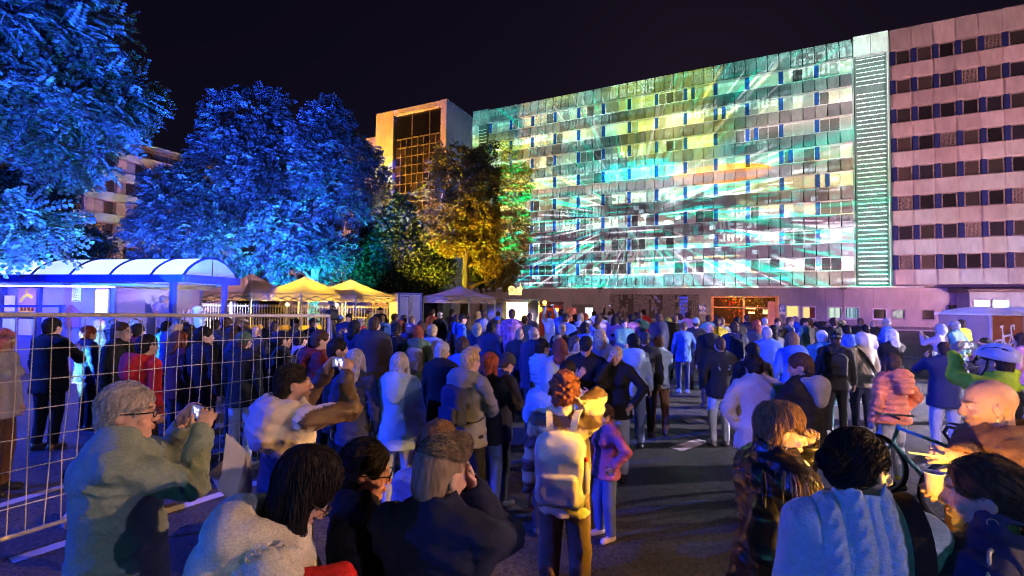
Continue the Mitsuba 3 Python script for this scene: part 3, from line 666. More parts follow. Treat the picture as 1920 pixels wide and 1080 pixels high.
for k in range(nf):
    z = BZ - 1.6 - 3.1 * k
    ob('spandrel', rbx(u_a, u_b, wb - 0.28, wb + 0.05, z - 3.1, z - 1.75, 0.03), 'plaster', (0.48, 0.42, 0.35), back, M=FM)
    for i in range(11):
        ob('window', _bw, None, parent=back, M=fplace(u_a + 0.2 + i * 3.05, wb, z - 1.74))
        ob('louvre', _bl, None, parent=back, M=fplace(u_a + 0.2 + i * 3.05, wb, z - 1.74))

# ------------------------------------------------------------------ long office building on the left, square to the others
zt = 25.6
rr_ = ray(262, 262); LO = EYE + rr_ * ((zt - CAM_H) / rr_[2]); LO[2] = 0
LM = np.eye(4); LM[:3, 0] = N1; LM[:3, 1] = -D1; LM[:3, 3] = LO
def lplace(u, w, z):
    M = LM.copy(); M[:3, 3] = LO + N1 * u - D1 * w + np.array([0, 0, z]); return M
left = thing('left_office_building', 'tall office building with pale floor bands and recessed dark windows on the left', 'building')
LU0, LU1 = -16.0, 42.0
ob('wall', bx(LU0, LU1, -12, -0.9, 0.02, zt - 3.4), 'plaster', (0.26, 0.2, 0.2), left, M=LM)
ob('top_storey', bx(LU0, LU1, -12, -2.6, zt - 3.4, zt - 0.3), 'plaster', (0.1, 0.09, 0.1), left, M=LM)
ob('roof', rbx(LU0, LU1 + 0.3, -12, -1.2, zt - 0.3, zt, 0.05), 'plaster', (0.5, 0.42, 0.38), left, M=LM)
ob('railing', cat(*[bx(LU0 + 2 * i, LU0 + 2 * i + 0.05, -0.2, -0.15, zt - 2.4, zt - 1.5) for i in range(30)], bx(LU0, LU1, -0.2, -0.15, zt - 1.5, zt - 1.44)), 'steel', (0.3, 0.3, 0.3), left, M=LM)
_lw = shape(cat(bx(0.0, 2.3, -0.88, -0.8, 0, 0.07), bx(0, 2.3, -0.88, -0.8, 1.78, 1.85), bx(0, 0.07, -0.88, -0.8, 0.07, 1.78), bx(2.23, 2.3, -0.88, -0.8, 0.07, 1.78), bx(1.1, 1.17, -0.88, -0.8, 0.07, 1.78)), 'matte', (0.05, 0.05, 0.06))
_lp = [shape(bx(0.07, 1.1, -0.86, -0.83, 0.07, 1.78), 'glass_dark', c) for c in ((0.01, 0.012, 0.02), (0.2, 0.22, 0.26))] + [shape(bx(1.17, 2.23, -0.86, -0.83, 0.07, 1.78), 'glass_dark', c) for c in ((0.01, 0.012, 0.02), (0.15, 0.17, 0.2))]
_ls = shape(rbx(2.42, 3.5, -0.89, -0.35, -0.05, 1.9, 0.02), 'plaster', (0.3, 0.26, 0.3))
for k in range(7):
    z = zt - 3.4 - 3.1 * k
    ob('floor_band', rbx(LU0, LU1, -0.88, 0.0, z - 0.05, z + 1.1 if k else z + 0.9, 0.03), 'plaster', (0.56, 0.44, 0.38), left, M=LM)
    for i in range(15):
        u = LU0 + 0.5 + i * 3.6
        w = ob('window', _lw, None, parent=left, M=lplace(u, 0, z - 2.0))
        ob('pane', _lp[int(RNG.random() < 0.25)], None, parent=w, M=lplace(u, 0, z - 2.0))
        ob('pane', _lp[2 + int(RNG.random() < 0.2)], None, parent=w, M=lplace(u, 0, z - 2.0))
        ob('wall_pier', _ls, None, parent=left, M=lplace(u, 0, z - 2.0))

# ------------------------------------------------------------------ annex with canopy at the right, parking signs, wall lamps
a, b, c, d = fr(1818, 548, 1990, 600, 3.2)
anx = thing('entrance_annex', 'small side porch with a dark overhanging roof and two lit windows', 'porch')
ob('wall', bx(a, b, W0 + 0.12, 3.2, 0.0, 3.55), 'plaster', (0.4, 0.36, 0.4), anx, M=FM)
ob('roof', hexa([(a - 0.6, W0 + 0.12, 3.56), (b + 0.5, W0 + 0.12, 3.56), (b + 0.5, 4.4, 3.56), (a - 0.6, 4.4, 3.56)], [(a - 0.6, W0 + 0.12, 4.0), (b + 0.5, W0 + 0.12, 4.0), (b + 0.5, 4.4, 3.75), (a - 0.6, 4.4, 3.75)]), 'matte', (0.1, 0.08, 0.08), anx, M=FM)
for (x0, x1) in ((1826, 1856), (1861, 1892)):
    q = fr(x0, 563, x1, 581, 3.2)
    w = ob('window', cat(bx(q[0] - 0.07, q[1] + 0.07, 3.202, 3.26, q[2] - 0.07, q[2]), bx(q[0] - 0.07, q[1] + 0.07, 3.202, 3.26, q[3], q[3] + 0.07), bx(q[0] - 0.07, q[0], 3.202, 3.26, q[2], q[3]), bx(q[1], q[1] + 0.07, 3.202, 3.26, q[2], q[3]), bx(q[0], q[1], 3.202, 3.25, q[2] + 0.2 * (q[3] - q[2]), q[2] + 0.24 * (q[3] - q[2]))), 'matte', (0.3, 0.25, 0.3), anx, M=FM)
    ob('pane', bx(q[0], q[1], 3.204, 3.22, q[2], q[3]), 'matte', (0.4, 0.4, 0.4), w, M=FM, **lamp(None, (0.7, 1.0, 0.82), 0.95, 0.04))
for i, px_ in enumerate((1317, 1467)):
    q = fr(px_ - 6.5, 571.5, px_ + 6.5, 584, 0.9); uc = (q[0] + q[1]) / 2; hw = (q[1] - q[0]) / 2
    sg = thing('parking_sign', ('blue parking sign beside the relief screen, left of the orange entrance', 'blue parking sign on the right of the orange entrance')[i], 'sign', 'parking signs')
    ob('plate', rbx(uc - hw, uc + hw, 0.88, 0.91, q[2], q[3], 0.008), 'gloss', (0.02, 0.06, 0.5), sg, M=FM)
    L = lettering('P', (q[3] - q[2]) * 0.66, 0.006); L = (L[0] * [-1, 1, 1] + [uc, 0.9105, (q[2] + q[3]) / 2], L[1])
    ob('letter', L, 'matte', (0.85, 0.85, 0.9), sg, M=FM)
    ob('lower_plate', rbx(uc - hw, uc + hw, 0.88, 0.905, q[2] - 0.32, q[2] - 0.03, 0.006), 'gloss', (0.6, 0.6, 0.7), sg, M=FM)
    L = lettering('♿' if False else '/', 0.16, 0.004); ob('mark', (L[0] * [-1, 1, 1] + [uc, 0.906, q[2] - 0.17], L[1]), 'matte', (0.1, 0.1, 0.2), sg, M=FM)
    ob('post', tube([(uc, 0.85, 0), (uc, 0.85, q[3] + 0.05)], 0.035), 'steel', (0.4, 0.4, 0.4), sg, M=FM)
for i, (px_, py_, pb) in enumerate(((1125, 542, 600), (1580, 543, 610))):
    q = fr(px_ - 5, py_, px_ + 5, py_ + 4, 0.75); uc = (q[0] + q[1]) / 2
    lp = thing('street_lamp', ('slim lamp post before the wall left of the relief screen', 'slim lamp post standing before the small white-framed windows')[i], 'lamp post', 'slim lamp posts along the wall')
    ob('pole', tube([(uc, 0.75, 0), (uc, 0.75, q[3])], 0.04), 'steel', (0.3, 0.28, 0.3), lp, M=FM)
    ob('lamp_head', lathe([(0.02, 0), (0.36, 0.03), (0.4, 0.08), (0.2, 0.2), (0.02, 0.22)], 14, (uc, 0.75, q[3])), 'gloss', (0.06, 0.05, 0.06), lp, M=FM)

# ------------------------------------------------------------------ trees
def leaf_spray(rng, n, L, w, spread=0.55):
    """one feathered leaf stem: n leaflets in two rows along x, length L"""
    V, F = [], []
    for i in range(n):
        t = (i + 1) / n
        for s in (-1, 1):
            c = np.array([L * t, 0, -0.25 * L * t * t])
            d = np.array([0.35, s * 1.0, -0.25 + 0.15 * rng.normal()]); d /= np.linalg.norm(d)
            ll = w * (2.4 - 0.9 * t)
            a = np.array([1.0, -s * 0.3, 0.25 * rng.normal()]) * w * 0.5
            k = len(V)
            V += [c, c + d * ll * 0.5 + a, c + d * ll, c + d * ll * 0.5 - a]
            F += [[k, k + 1, k + 2], [k, k + 2, k + 3]]
    return np.array(V), np.array(F)


def leaf_clump(rng, n, R, w):
    """loose bunch of single leaves"""
    V, F = [], []
    for i in range(n):
        c = rng.normal(0, R * 0.5, 3); d = rng.normal(0, 1, 3); d[2] -= 0.4; d /= np.linalg.norm(d)
        a = np.cross(d, rng.normal(0, 1, 3)); a /= np.linalg.norm(a)
        ll = w * rng.uniform(0.7, 1.3)
        k = len(V)
        V += [c, c + d * ll * 0.45 + a * ll * 0.28, c + d * ll, c + d * ll * 0.5 - a * ll * 0.28]
        F += [[k, k + 1, k + 2], [k, k + 2, k + 3]]
    return np.array(V), np.array(F)


def scatter(protos, pos, dirs, scale, rng, roll=0.6):
    """copies of small meshes at pos, their x axis along dirs"""
    out_v, out_f, n = [], [], 0
    for p, d, s in zip(pos, dirs, scale):
        v, f = protos[rng.integers(len(protos))]
        x = d / (np.linalg.norm(d) + 1e-9); up = np.array([0, 0, 1.0]) + rng.normal(0, roll, 3)
        y = np.cross(up, x); y /= np.linalg.norm(y) + 1e-9; z = np.cross(x, y)
        out_v.append((v * s) @ np.stack([x, y, z]) + p); out_f.append(f + n); n += len(v)
    return np.vstack(out_v), np.vstack(out_f)


def in_blobs(blobs, n, rng, shell=0.62):
    """points in a union of ellipsoids (centre, radii), more of them near the outside, thinned by noise into clumps"""
    vol = np.array([np.prod(b[1]) for b in blobs]) ** 0.8; vol = vol / vol.sum()
    P, D = [], []
    while len(P) < n:
        i = rng.choice(len(blobs), p=vol); c, r = np.array(blobs[i][0], float), np.array(blobs[i][1], float)
        d = rng.normal(0, 1, 3); d /= np.linalg.norm(d)
        q = (shell + (1 - shell) * rng.random() ** 0.7) if rng.random() < 0.75 else rng.random() ** 0.5
        q *= 0.80 + 0.45 * float(meshkit.noise((c + d * r) * 0.55, 4))
        p = c + d * r * q
        if meshkit.noise(p * 0.75, 9) < 0.36 or meshkit.noise(p * 1.9, 2) < 0.24: continue
        P.append(p); D.append(d * [1, 1, 0.6] + [0, 0, -0.25])
    return np.array(P), np.array(D)


def limbs(base, top, blobs, r0, rng, bend=0.05):
    """trunk from base to top and a limb to each blob's centre with forks"""
    base, top = np.asarray(base, float), np.asarray(top, float); L = []
    t = np.linspace(0, 1, 9)[:, None]
    H = np.linalg.norm(top - base)
    path = base + (top - base) * t + np.cumsum(rng.normal(0, bend * H / 9, (9, 3)), 0) * [1, 1, 0.1] * np.sqrt(t)
    L.append(tube(path, r0 * (1.0 - 0.72 * t[:, 0]) * (1 + 0.5 * np.exp(-t[:, 0] * 18)), 10))
    br = []
    for c, r in blobs:
        c = np.array(c, float); r = np.array(r, float)
        k = int(np.clip((c[2] - r[2] * 0.6 - base[2]) / max(top[2] - base[2], 0.1) * 8, 2, 7)); s = path[k]
        m = (s + c) / 2 + [0, 0, 0.12 * np.linalg.norm(c - s)]
        q = np.linspace(0, 1, 7)[:, None]; pth = (1 - q) ** 2 * s + 2 * q * (1 - q) * m + q * q * c
        rr_ = r0 * 0.42 * (1 - 0.8 * q[:, 0])
        br.append(tube(pth, rr_, 6))
        for _ in range(7):
            i = rng.integers(2, 7); e = c + rng.normal(0, 0.55, 3) * r; mm = (pth[i] + e) / 2 + rng.normal(0, 0.15, 3)
            br.append(tube(np.array([pth[i], mm, e]), [rr_[i] * 0.6 + 0.01, rr_[i] * 0.35 + 0.008, 0.006], 5))
    return L[0], cat(*br)


def tree(label, base, top, blobs, r0, n, protos, size, col, seed, bark=(0.12, 0.10, 0.08), shell=0.62, vary=0.3, group=None):
    rng = np.random.default_rng(seed)
    t = thing('tree', label, 'tree', group)
    tr, br = limbs(base, top, blobs, r0, rng)
    ob('trunk', tr, 'plaster', bark, t, smooth=True); ob('limb', br, 'plaster', bark, t, smooth=True)
    P, D = in_blobs(blobs, n, rng, shell)
    v, f = scatter(protos, P, D + rng.normal(0, 0.5, D.shape), size * rng.uniform(0.7, 1.35, n), rng)
    # a leaf keeps one tone
    k = len(v) // 4; tone = (1 + vary * rng.normal(0, 1, k)).clip(0.4, 1.8)
    cc = np.clip(np.asarray(col)[None] * tone[:, None] * (1 + 0.12 * rng.normal(0, 1, (k, 3))), 0, 1)
    q = np.clip(np.round(np.sqrt(cc) * 63), 0, 63) @ [4096, 64, 1]
    uv = np.stack([np.repeat(q, 4), np.zeros(k * 4)], 1)
    key = numbered(f'{t}__crown'); scene[key] = mikit.ply((v, f), 'leaf', uv=uv)
    return t


_lr = np.random.default_rng(11)
spray_near = [leaf_spray(_lr, 7, 0.42, 0.062) for _ in range(6)]
spray_far = [leaf_spray(_lr, 4, 0.55, 0.15) for _ in range(6)]
clump_far = [leaf_clump(_lr, 9, 0.5, 0.26) for _ in range(6)]
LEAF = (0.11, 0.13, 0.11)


def bl(px_, py_, Y, rx, ry=None, rz=None):
    """an ellipsoid of foliage centred at a pixel, radii in pixels across and up"""
    s = Y / FOC; ry = rx if ry is None else ry
    return (at(px_, py_, Y), (rx * s, (rz if rz else (rx + ry) / 2) * s, ry * s))


# near robinia whose boughs hang in from the upper left
nb = [bl(40, 60, 9.5, 150, 95), bl(150, 190, 10.0, 105, 85), bl(20, 200, 9.5, 120, 90), bl(215, 180, 10.5, 62, 60), bl(130, 285, 10.0, 70, 45), bl(-120, 120, 9.5, 130, 150), bl(160, 80, 10.5, 80, 55), bl(-60, 430, 8.5, 60, 40), bl(30, 425, 8.5, 62, 36), bl(70, 440, 8.8, 38, 26), bl(-10, 390, 8.6, 45, 26)]
tree('large near tree whose feathery boughs hang in at the upper left, lit blue from below', (-12.6, 8.6, 0), (-12.0, 9.4, 9.5), nb, 0.34, 5200, spray_near, 1.0, (0.14, 0.17, 0.14), 21, shell=0.5)
# the tall blue and turquoise tree
Y2 = 30.0
mb = [bl(470, 250, Y2, 72, 78), bl(440, 330, Y2, 90, 70), bl(345, 400, Y2 - 1, 80, 70), bl(320, 350, Y2, 50, 36), bl(410, 450, Y2 - 1, 95, 70), bl(520, 340, Y2, 80, 80), bl(550, 440, Y2 - 1, 85, 75), bl(300, 455, Y2 - 1, 60, 50), bl(500, 205, Y2, 45, 35), bl(580, 480, Y2 - 1, 70, 50)]
tree('tall blue-lit tree with a broad dense crown behind the bar and tents', onground(480, 600), at(480, 260, Y2), mb, 0.4, 13500, spray_far, 0.62, LEAF, 22)
Y2b = 28.5
mb2 = [bl(620, 235, Y2b, 40, 45), bl(640, 300, Y2b, 62, 45), bl(685, 350, Y2b, 48, 42), bl(600, 330, Y2b, 50, 60), bl(585, 250, Y2b, 40, 40), bl(645, 390, Y2b, 45, 28), bl(612, 465, Y2b, 52, 52), bl(560, 500, Y2b, 48, 34)]
tree('slender deep-blue tree with a pale forked trunk, right of the broad blue tree', (at(590, 600, Y2b) * [1, 1, 0]), at(592, 250, Y2b), mb2, 0.3, 6000, spray_far, 0.62, LEAF, 23, bark=(0.3, 0.28, 0.24))
# the yellow-lit tree before the office block
Y3 = 31.0
yb = [bl(850, 310, Y3, 52, 40), bl(925, 295, Y3, 38, 28), bl(960, 350, Y3, 36, 42), bl(830, 380, Y3, 45, 48), bl(895, 380, Y3, 60, 60), bl(955, 430, Y3, 40, 38), bl(850, 440, Y3, 46, 36), bl(930, 480, Y3, 46, 40), bl(965, 400, Y3, 30, 26), bl(940, 520, Y3, 30, 18)]
tree('golden-lit tree standing directly before the left end of the projection', at(868, 615, Y3) * [1, 1, 0], at(880, 300, Y3), yb, 0.3, 7200, spray_far, 0.6, (0.26, 0.20, 0.05), 24, bark=(0.05, 0.035, 0.025))
# dark trees between
Y4 = 33.5
db = [bl(735, 420, Y4, 58, 50), bl(700, 470, Y4, 60, 50), bl(770, 480, Y4, 62, 58), bl(745, 520, Y4, 70, 30), bl(690, 520, Y4, 48, 26), bl(815, 500, Y4, 40, 40)]
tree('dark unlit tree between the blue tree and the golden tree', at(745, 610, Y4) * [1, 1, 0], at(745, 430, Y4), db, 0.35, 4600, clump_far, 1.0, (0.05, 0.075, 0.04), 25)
db2 = [bl(905, 505, 34, 30, 30), bl(895, 450, 34, 30, 40)]
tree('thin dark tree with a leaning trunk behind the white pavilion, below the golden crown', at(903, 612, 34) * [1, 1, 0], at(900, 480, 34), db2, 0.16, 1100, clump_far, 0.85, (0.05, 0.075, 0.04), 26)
Y5 = 34.0
db3 = [bl(40, 380, Y5, 80, 60), bl(60, 470, Y5, 110, 50), bl(150, 460, Y5, 50, 40), bl(-40, 420, Y5, 80, 90), bl(120, 340, Y5, 35, 26)]
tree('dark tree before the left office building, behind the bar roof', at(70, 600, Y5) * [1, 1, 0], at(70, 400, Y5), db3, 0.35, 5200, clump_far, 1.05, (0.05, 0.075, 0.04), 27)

spot('tree_blue_near', (-7.2, 7.2, 0.4), (-9.8, 10.0, 6.5), (0.014, 0.07, 1.0), 2300, 60, 35, 1.6)
spot('tree_blue_front_near', (-6.3, 2.6, 2.6), (-10.2, 10.0, 8.6), (0.012, 0.08, 1.0), 1150, 42, 28, 1.4)
spot('tree_cyan_near', (-5.5, 6.0, 3.3), (-10, 9.6, 6.0), (0.008, 0.32, 0.70), 110, 50, 30, 0.9)
_b = at(400, 600, 24) * [1, 1, 0]
spot('tree_blue_mid', (_b[0], _b[1], 0.5), at(430, 360, Y2), (0.02, 0.075, 1.0), 7200, 55, 35, 2.0)
_b = at(600, 600, 25) * [1, 1, 0]
_b2 = at(250, 600, 15) * [1, 1, 0]
spot('tree_blue_front', (_b2[0], _b2[1], 3.6), at(450, 350, Y2), (0.02, 0.08, 1.0), 4600, 34, 22, 1.4)
spot('tree_turquoise', (_b[0], _b[1], 0.5), at(570, 440, Y2), (0.005, 0.55, 0.60), 2000, 42, 20, 1.2)
spot('tree_blue_right', (_b[0] + 1.5, _b[1] - 2, 0.5), at(650, 290, Y2b), (0.01, 0.05, 1.0), 4000, 40, 25, 0.8)
_b = at(1010, 605, 27) * [1, 1, 0]
spot('tree_yellow', (_b[0], _b[1], 0.6), at(905, 400, Y3), (1.0, 0.58, 0.04), 4400, 42, 25, 1.7)
_b = at(770, 605, 27) * [1, 1, 0]
spot('tree_yellow_side', (_b[0], _b[1], 0.6), at(850, 400, Y3), (1.0, 0.55, 0.03), 2800, 38, 25, 1.2)

# ------------------------------------------------------------------ bar pavilion with a glowing barrel roof
BZ0, BZ1 = 2.78, 3.32
bF = np.array([-8.62, 12.0, 0]); bE = np.array([-15.8, 13.35, 0])
bd = (bE - bF) / np.linalg.norm(bE - bF)               # along the roof, to the left
bn = np.array([-bd[1], bd[0], 0])
if bn[1] > 0: bn = -bn                                 # towards the viewer
BM = np.eye(4); BM[:3, 0] = -bd; BM[:3, 1] = -bn; BM[:3, 2] = [0, 0, 1]; BM[:3, 3] = bF     # x to the right, y away
BW = 1.9; BL = 7.3
bar = thing('bar_pavilion', 'festival bar with a glowing white barrel roof, dark blue fascia and open counter', 'bar')
def arc(t): return 0.06 + (BW - 0.12) * t, BZ0 + (BZ1 - BZ0 + 0.06) * math.sin(PI * min(max(t, 0), 1)) ** 0.75 * 0.86
ribs_x = [0, -1.02, -2.35, -3.7, -5.05, -6.4, -7.7]
NA = 14
for i in range(len(ribs_x) - 1):
    x1, x0 = ribs_x[i] - 0.03, ribs_x[i + 1] + 0.03
    V, F = [], []
    for j in range(NA + 1):
        y, z = arc(j / NA); V += [[x0, y, z], [x1, y, z]]
    for j in range(NA): F += [[2 * j, 2 * j + 1, 2 * j + 3], [2 * j, 2 * j + 3, 2 * j + 2]]
    ob('roof_panel', (np.array(V), np.array(F)), 'matte', (0.6, 0.6, 0.65), bar, M=BM, **lamp(None, (0.52, 0.72, 1.0), 1.25 if i != 3 else 0.85, 0.15))
for x in ribs_x:
    pts = [(x, *arc(j / NA)) for j in range(NA + 1)]
    ob('rib', tube(np.array(pts) + [0, 0, 0.01], 0.035, 6), 'gloss', (0.02, 0.03, 0.2), bar, M=BM, smooth=True)
for (t0, t1) in ((0, 0.5), (0.5, 1.0)):
    V = [[0.02, arc(t0 + 0.012)[0], BZ0 + 0.02]]
    V += [[0.02, *arc(t0 + 0.012 + (t1 - t0 - 0.024) * j / 8)] for j in range(9)] + [[0.02, arc(t1 - 0.012)[0], BZ0 + 0.02]]
    ob('end_pane', (np.array(V), np.array([[0, j + 1, j] for j in range(1, len(V) - 1)])[:, ::-1].copy()), 'matte', (0.6, 0.6, 0.65), bar, M=BM, **lamp(None, (0.7, 0.82, 1.0), 1.05, 0.1))
ob('fascia', cat(rbx(-7.75, 0.12, -0.06, 0.06, 2.59, BZ0 + 0.02, 0.02), rbx(0.0, 0.12, 0.065, BW, 2.59, BZ0 + 0.02, 0.02), rbx(-7.75, 0.0, BW - 0.1, BW, 2.59, BZ0 + 0.02, 0.02)), 'gloss', (0.05, 0.07, 0.75), bar, M=BM)
ob('awning', rbx(-7.75, -0.3, -0.95, -0.065, 2.46, 2.53, 0.02), 'gloss', (0.3, 0.3, 0.5), bar, M=BM)
for i in range(5):
    ob('awning_light', bx(-7.6 + 1.2 * i, -6.5 + 1.2 * i, -0.86, -0.3, 2.44, 2.456), 'matte', (0.5, 0.5, 0.6), bar, M=BM, **lamp(None, (0.45, 0.38, 1.0), 5.0, 0.08))
ob('ceiling', bx(-7.7, 0.0, 0.07, BW - 0.11, 2.6, 2.64), 'matte', (0.4, 0.38, 0.5), bar, M=BM)
for x, y in ((-0.35, 0.1), (-0.35, BW - 0.1)):
    ob('post', rbx(x - 0.06, x + 0.06, y - 0.05, y + 0.07, 0, 2.6, 0.01), 'gloss', (0.05, 0.06, 0.3), bar, M=BM)
WX = -2.08
ob('wall', cat(bx(-4.55, WX, 0.02, 0.12, 0, 2.44), bx(-7.7, -4.55, 0.10, 0.16, 0, 2.44), bx(-7.7, 0.0, BW - 0.3, BW - 0.2, 0, 2.44 if False else 1.0), bx(WX - 0.1, WX, 0.12, BW - 0.3, 0, 2.44)), 'matte', (0.24, 0.20, 0.34), bar, M=BM)
ob('rear_wall', bx(WX, -1.0, BW - 0.3, BW - 0.2, 1.0, 2.44), 'matte', (0.12, 0.09, 0.1), bar, M=BM)
ob('counter', cat(rbx(WX + 0.02, -0.4, -0.25, 0.45, 1.0, 1.06, 0.01), bx(WX + 0.02, -0.42, -0.1, 0.4, 0, 0.995)), 'matte', (0.32, 0.25, 0.22), bar, M=BM)
sh = ob('shelf', cat(rbx(WX + 0.1, -1.1, BW - 0.62, BW - 0.32, 1.48, 1.52, 0.005), rbx(WX + 0.1, -1.1, BW - 0.62, BW - 0.32, 1.0, 1.04, 0.005)), 'matte', (0.4, 0.35, 0.34), bar, M=BM)
rb = np.random.default_rng(12)
_bot = []
for c, e in (((0.85, 0.88, 0.92), 0), ((0.5, 0.6, 0.55), 1), ((0.7, 0.65, 0.6), 2)):
    r = (0.04, 0.034, 0.045)[e]; h = (0.32, 0.29, 0.25)[e]
    _bot.append(shape(lathe([(0, 0), (r, 0.005), (r, h * 0.55), (r * 0.9, h * 0.62), (r * 0.36, h * 0.76), (r * 0.34, h * 0.98), (0, h)], 9), 'gloss', c, 40))
for i in range(15):
    M = BM @ frame((WX + 0.22 + 0.088 * i, BW - 0.45 + 0.05 * rb.normal(), 1.525)); k = numbered('bottle')
    scene[k] = {**_bot[rb.integers(3)], 'to_world': T(M)}
    tag(k, 'bottle in the bright row on the bar shelf beside the bartender', 'bottle', 'bottles on the bar shelf')
for i in range(6):
    M = BM @ frame((-1.5 + 0.11 * i, 0.25 + 0.05 * rb.normal(), 1.065)); k = numbered('drinking_cup')
    scene[k] = {**shape(lathe([(0, 0), (0.03, 0.003), (0.04, 0.11), (0.036, 0.11), (0.03, 0.01)], 10), 'gloss', ((0.7, 0.45, 0.1), (0.8, 0.8, 0.85))[i % 2], 40), 'to_world': T(M)}
    tag(k, 'small cup standing on the bar counter behind the customers', 'cup', 'cups on the bar counter')
M = BM
he = thing('patio_heater', 'bright orange-white glowing panel heater on the wall of the bar', 'heater')
hx0, hx1 = -2.52, -2.2
ob('housing', cat(rbx(hx0 - 0.04, hx1 + 0.04, -0.12, -0.05, 1.62, 2.42, 0.01)), 'steel', (0.5, 0.45, 0.4), he, M=BM)
ob('element', bx(hx0, hx1, -0.15, -0.122, 1.68, 2.36), 'matte', (0.5, 0.5, 0.5), he, M=BM, **lamp(None, (1.0, 0.55, 0.22), 7.0, 0.3))
sg = thing('notice_board', 'dark wooden board with a curved top on the lilac bar wall', 'board')
pl = [(-3.82 + 0.62 * t, 1.80 + 0.16 * math.exp(-((t - 0.5) / 0.22) ** 2)) for t in np.linspace(0, 1, 15)]
ob('panel', prism([(-3.82, 1.35)] + pl + [(-3.20, 1.35)], -0.03, 0.015), 'matte', (0.22, 0.09, 0.12), sg, M=BM)
tag(ob('menu_sheet', bx(-3.52, -3.22, 0.0, 0.012, 2.06, 2.43), 'matte', (0.8, 0.82, 0.85), None, M=BM), 'white printed sheet taped high on the lilac bar wall', 'notice')
ms = 'menu_sheet'
ob('print', cat(*[bx(-3.49, -3.49 + rb.uniform(0.1, 0.23), -0.003, -0.001, 2.4 - 0.03 * i, 2.412 - 0.03 * i) for i in range(9)], bx(-3.47, -3.27, -0.003, -0.001, 2.08, 2.1)), 'matte', (0.15, 0.16, 0.2), ms, M=BM)
ps = thing('poster_case', 'dark glazed display case with a framed yellow-and-red poster left of the lilac wall', 'display case')
ob('frame', cat(rbx(-6.00, -5.92, -0.06, 0.09, 0.9, 2.43, 0.008), rbx(-4.65, -4.57, -0.06, 0.09, 0.9, 2.43, 0.008), rbx(-5.92, -4.65, -0.06, 0.09, 1.62, 1.68, 0.008)), 'gloss', (0.05, 0.05, 0.1), ps, M=BM)
ob('poster', bx(-5.35, -4.72, -0.03, 0.05, 1.7, 2.42), 'matte', (0.42, 0.2, 0.3), ps, M=BM)
ob('poster_picture', cat(prism(shapely.Point(-5.03, 2.32).buffer(0.06), -0.04, -0.035), bx(-5.30, -4.78, -0.036, -0.032, 1.74, 1.92)), 'matte', (0.8, 0.42, 0.04), ps, M=BM)
ob('poster_banner', cat(*[tube([(-5.24 + 0.42 * t, -0.04, 2.02 + 0.10 * t + 0.12 * math.sin(PI * t) + dz), (-5.24 + 0.42 * (t + 0.09), -0.04, 2.02 + 0.10 * (t + 0.09) + 0.12 * math.sin(PI * (t + 0.09)) + dz * 0.6)], 0.028, 5) for t in np.linspace(0, 0.9, 10) for dz in (0.0, 0.05)]), 'matte', (0.85, 0.6, 0.05), ps, M=BM)
ob('smile_mark', cat(tube([(-5.62 + 0.05 * math.cos(t), -0.03, 1.93 + 0.035 * math.sin(t)) for t in np.linspace(3.5, 5.9, 8)], 0.009, 5), prism(shapely.Point(-5.64, 1.95).buffer(0.01), -0.03, -0.025), prism(shapely.Point(-5.6, 1.95).buffer(0.01), -0.03, -0.025)), 'matte', (0.02, 0.02, 0.03), ps, M=BM)
ob('poster_items', cat(*[bx(-5.23 + 0.13 * i, -5.15 + 0.13 * i, -0.042, -0.037, 1.78, 1.88) for i in range(4)]), 'matte', (0.25, 0.03, 0.02), ps, M=BM)
for i, (x0, x1, z0, z1) in enumerate(((-5.85, -5.55, 1.75, 2.2), (-5.88, -5.52, 1.05, 1.55), (-5.30, -4.85, 1.1, 1.55))):
    ob('note', bx(x0, x1, -0.02, 0.04, z0, z1), 'matte', ((0.8, 0.62, 0.25), (0.75, 0.75, 0.85), (0.6, 0.5, 0.65))[i], ps, M=BM)
scene['bar_inside'] = {'type': 'point', 'position': (bF + bd * 1.7 - bn * 1.2 + np.array([0, 0, 2.3])).tolist(), 'intensity': {'type': 'rgb', 'value': [4.5, 2.6, 3.4]}, 'sampling_weight': 0.5}
spot('bar_front', bF + bd * 4.4 + bn * 1.3 + np.array([0, 0, 2.42]), bF + bd * 4.6 - bn * 0.0 + np.array([0, 0, 1.4]), (0.42, 0.30, 1.0), 5.0, 75, 50, 0.5)
spot('fascia_light', bF + bd * 2.5 + bn * 3.2 + np.array([0, 0, 0.9]), bF + bd * 3.2 + np.array([0, 0, 2.6]), (0.02, 0.03, 1.0), 50.0, 70, 50, 0.5)
# a dark barrier before the case
brr = thing('barrier', 'dark double-rail barrier at the left edge in front of the display case', 'barrier')
bp, bq = at(-40, 574, 10.6), at(117, 574, 10.2)
ob('rail', beam(bp, bq, 0.06, 0.05), 'gloss', (0.05, 0.03, 0.08), brr)
ob('rail', beam(bp - [0, 0, 0.2], bq - [0, 0, 0.2], 0.05, 0.04), 'gloss', (0.05, 0.03, 0.08), brr)
for q in (bq, bp): ob('post', beam(q * [1, 1, 0], q + [0, 0, 0.03], 0.08), 'gloss', (0.05, 0.03, 0.08), brr)

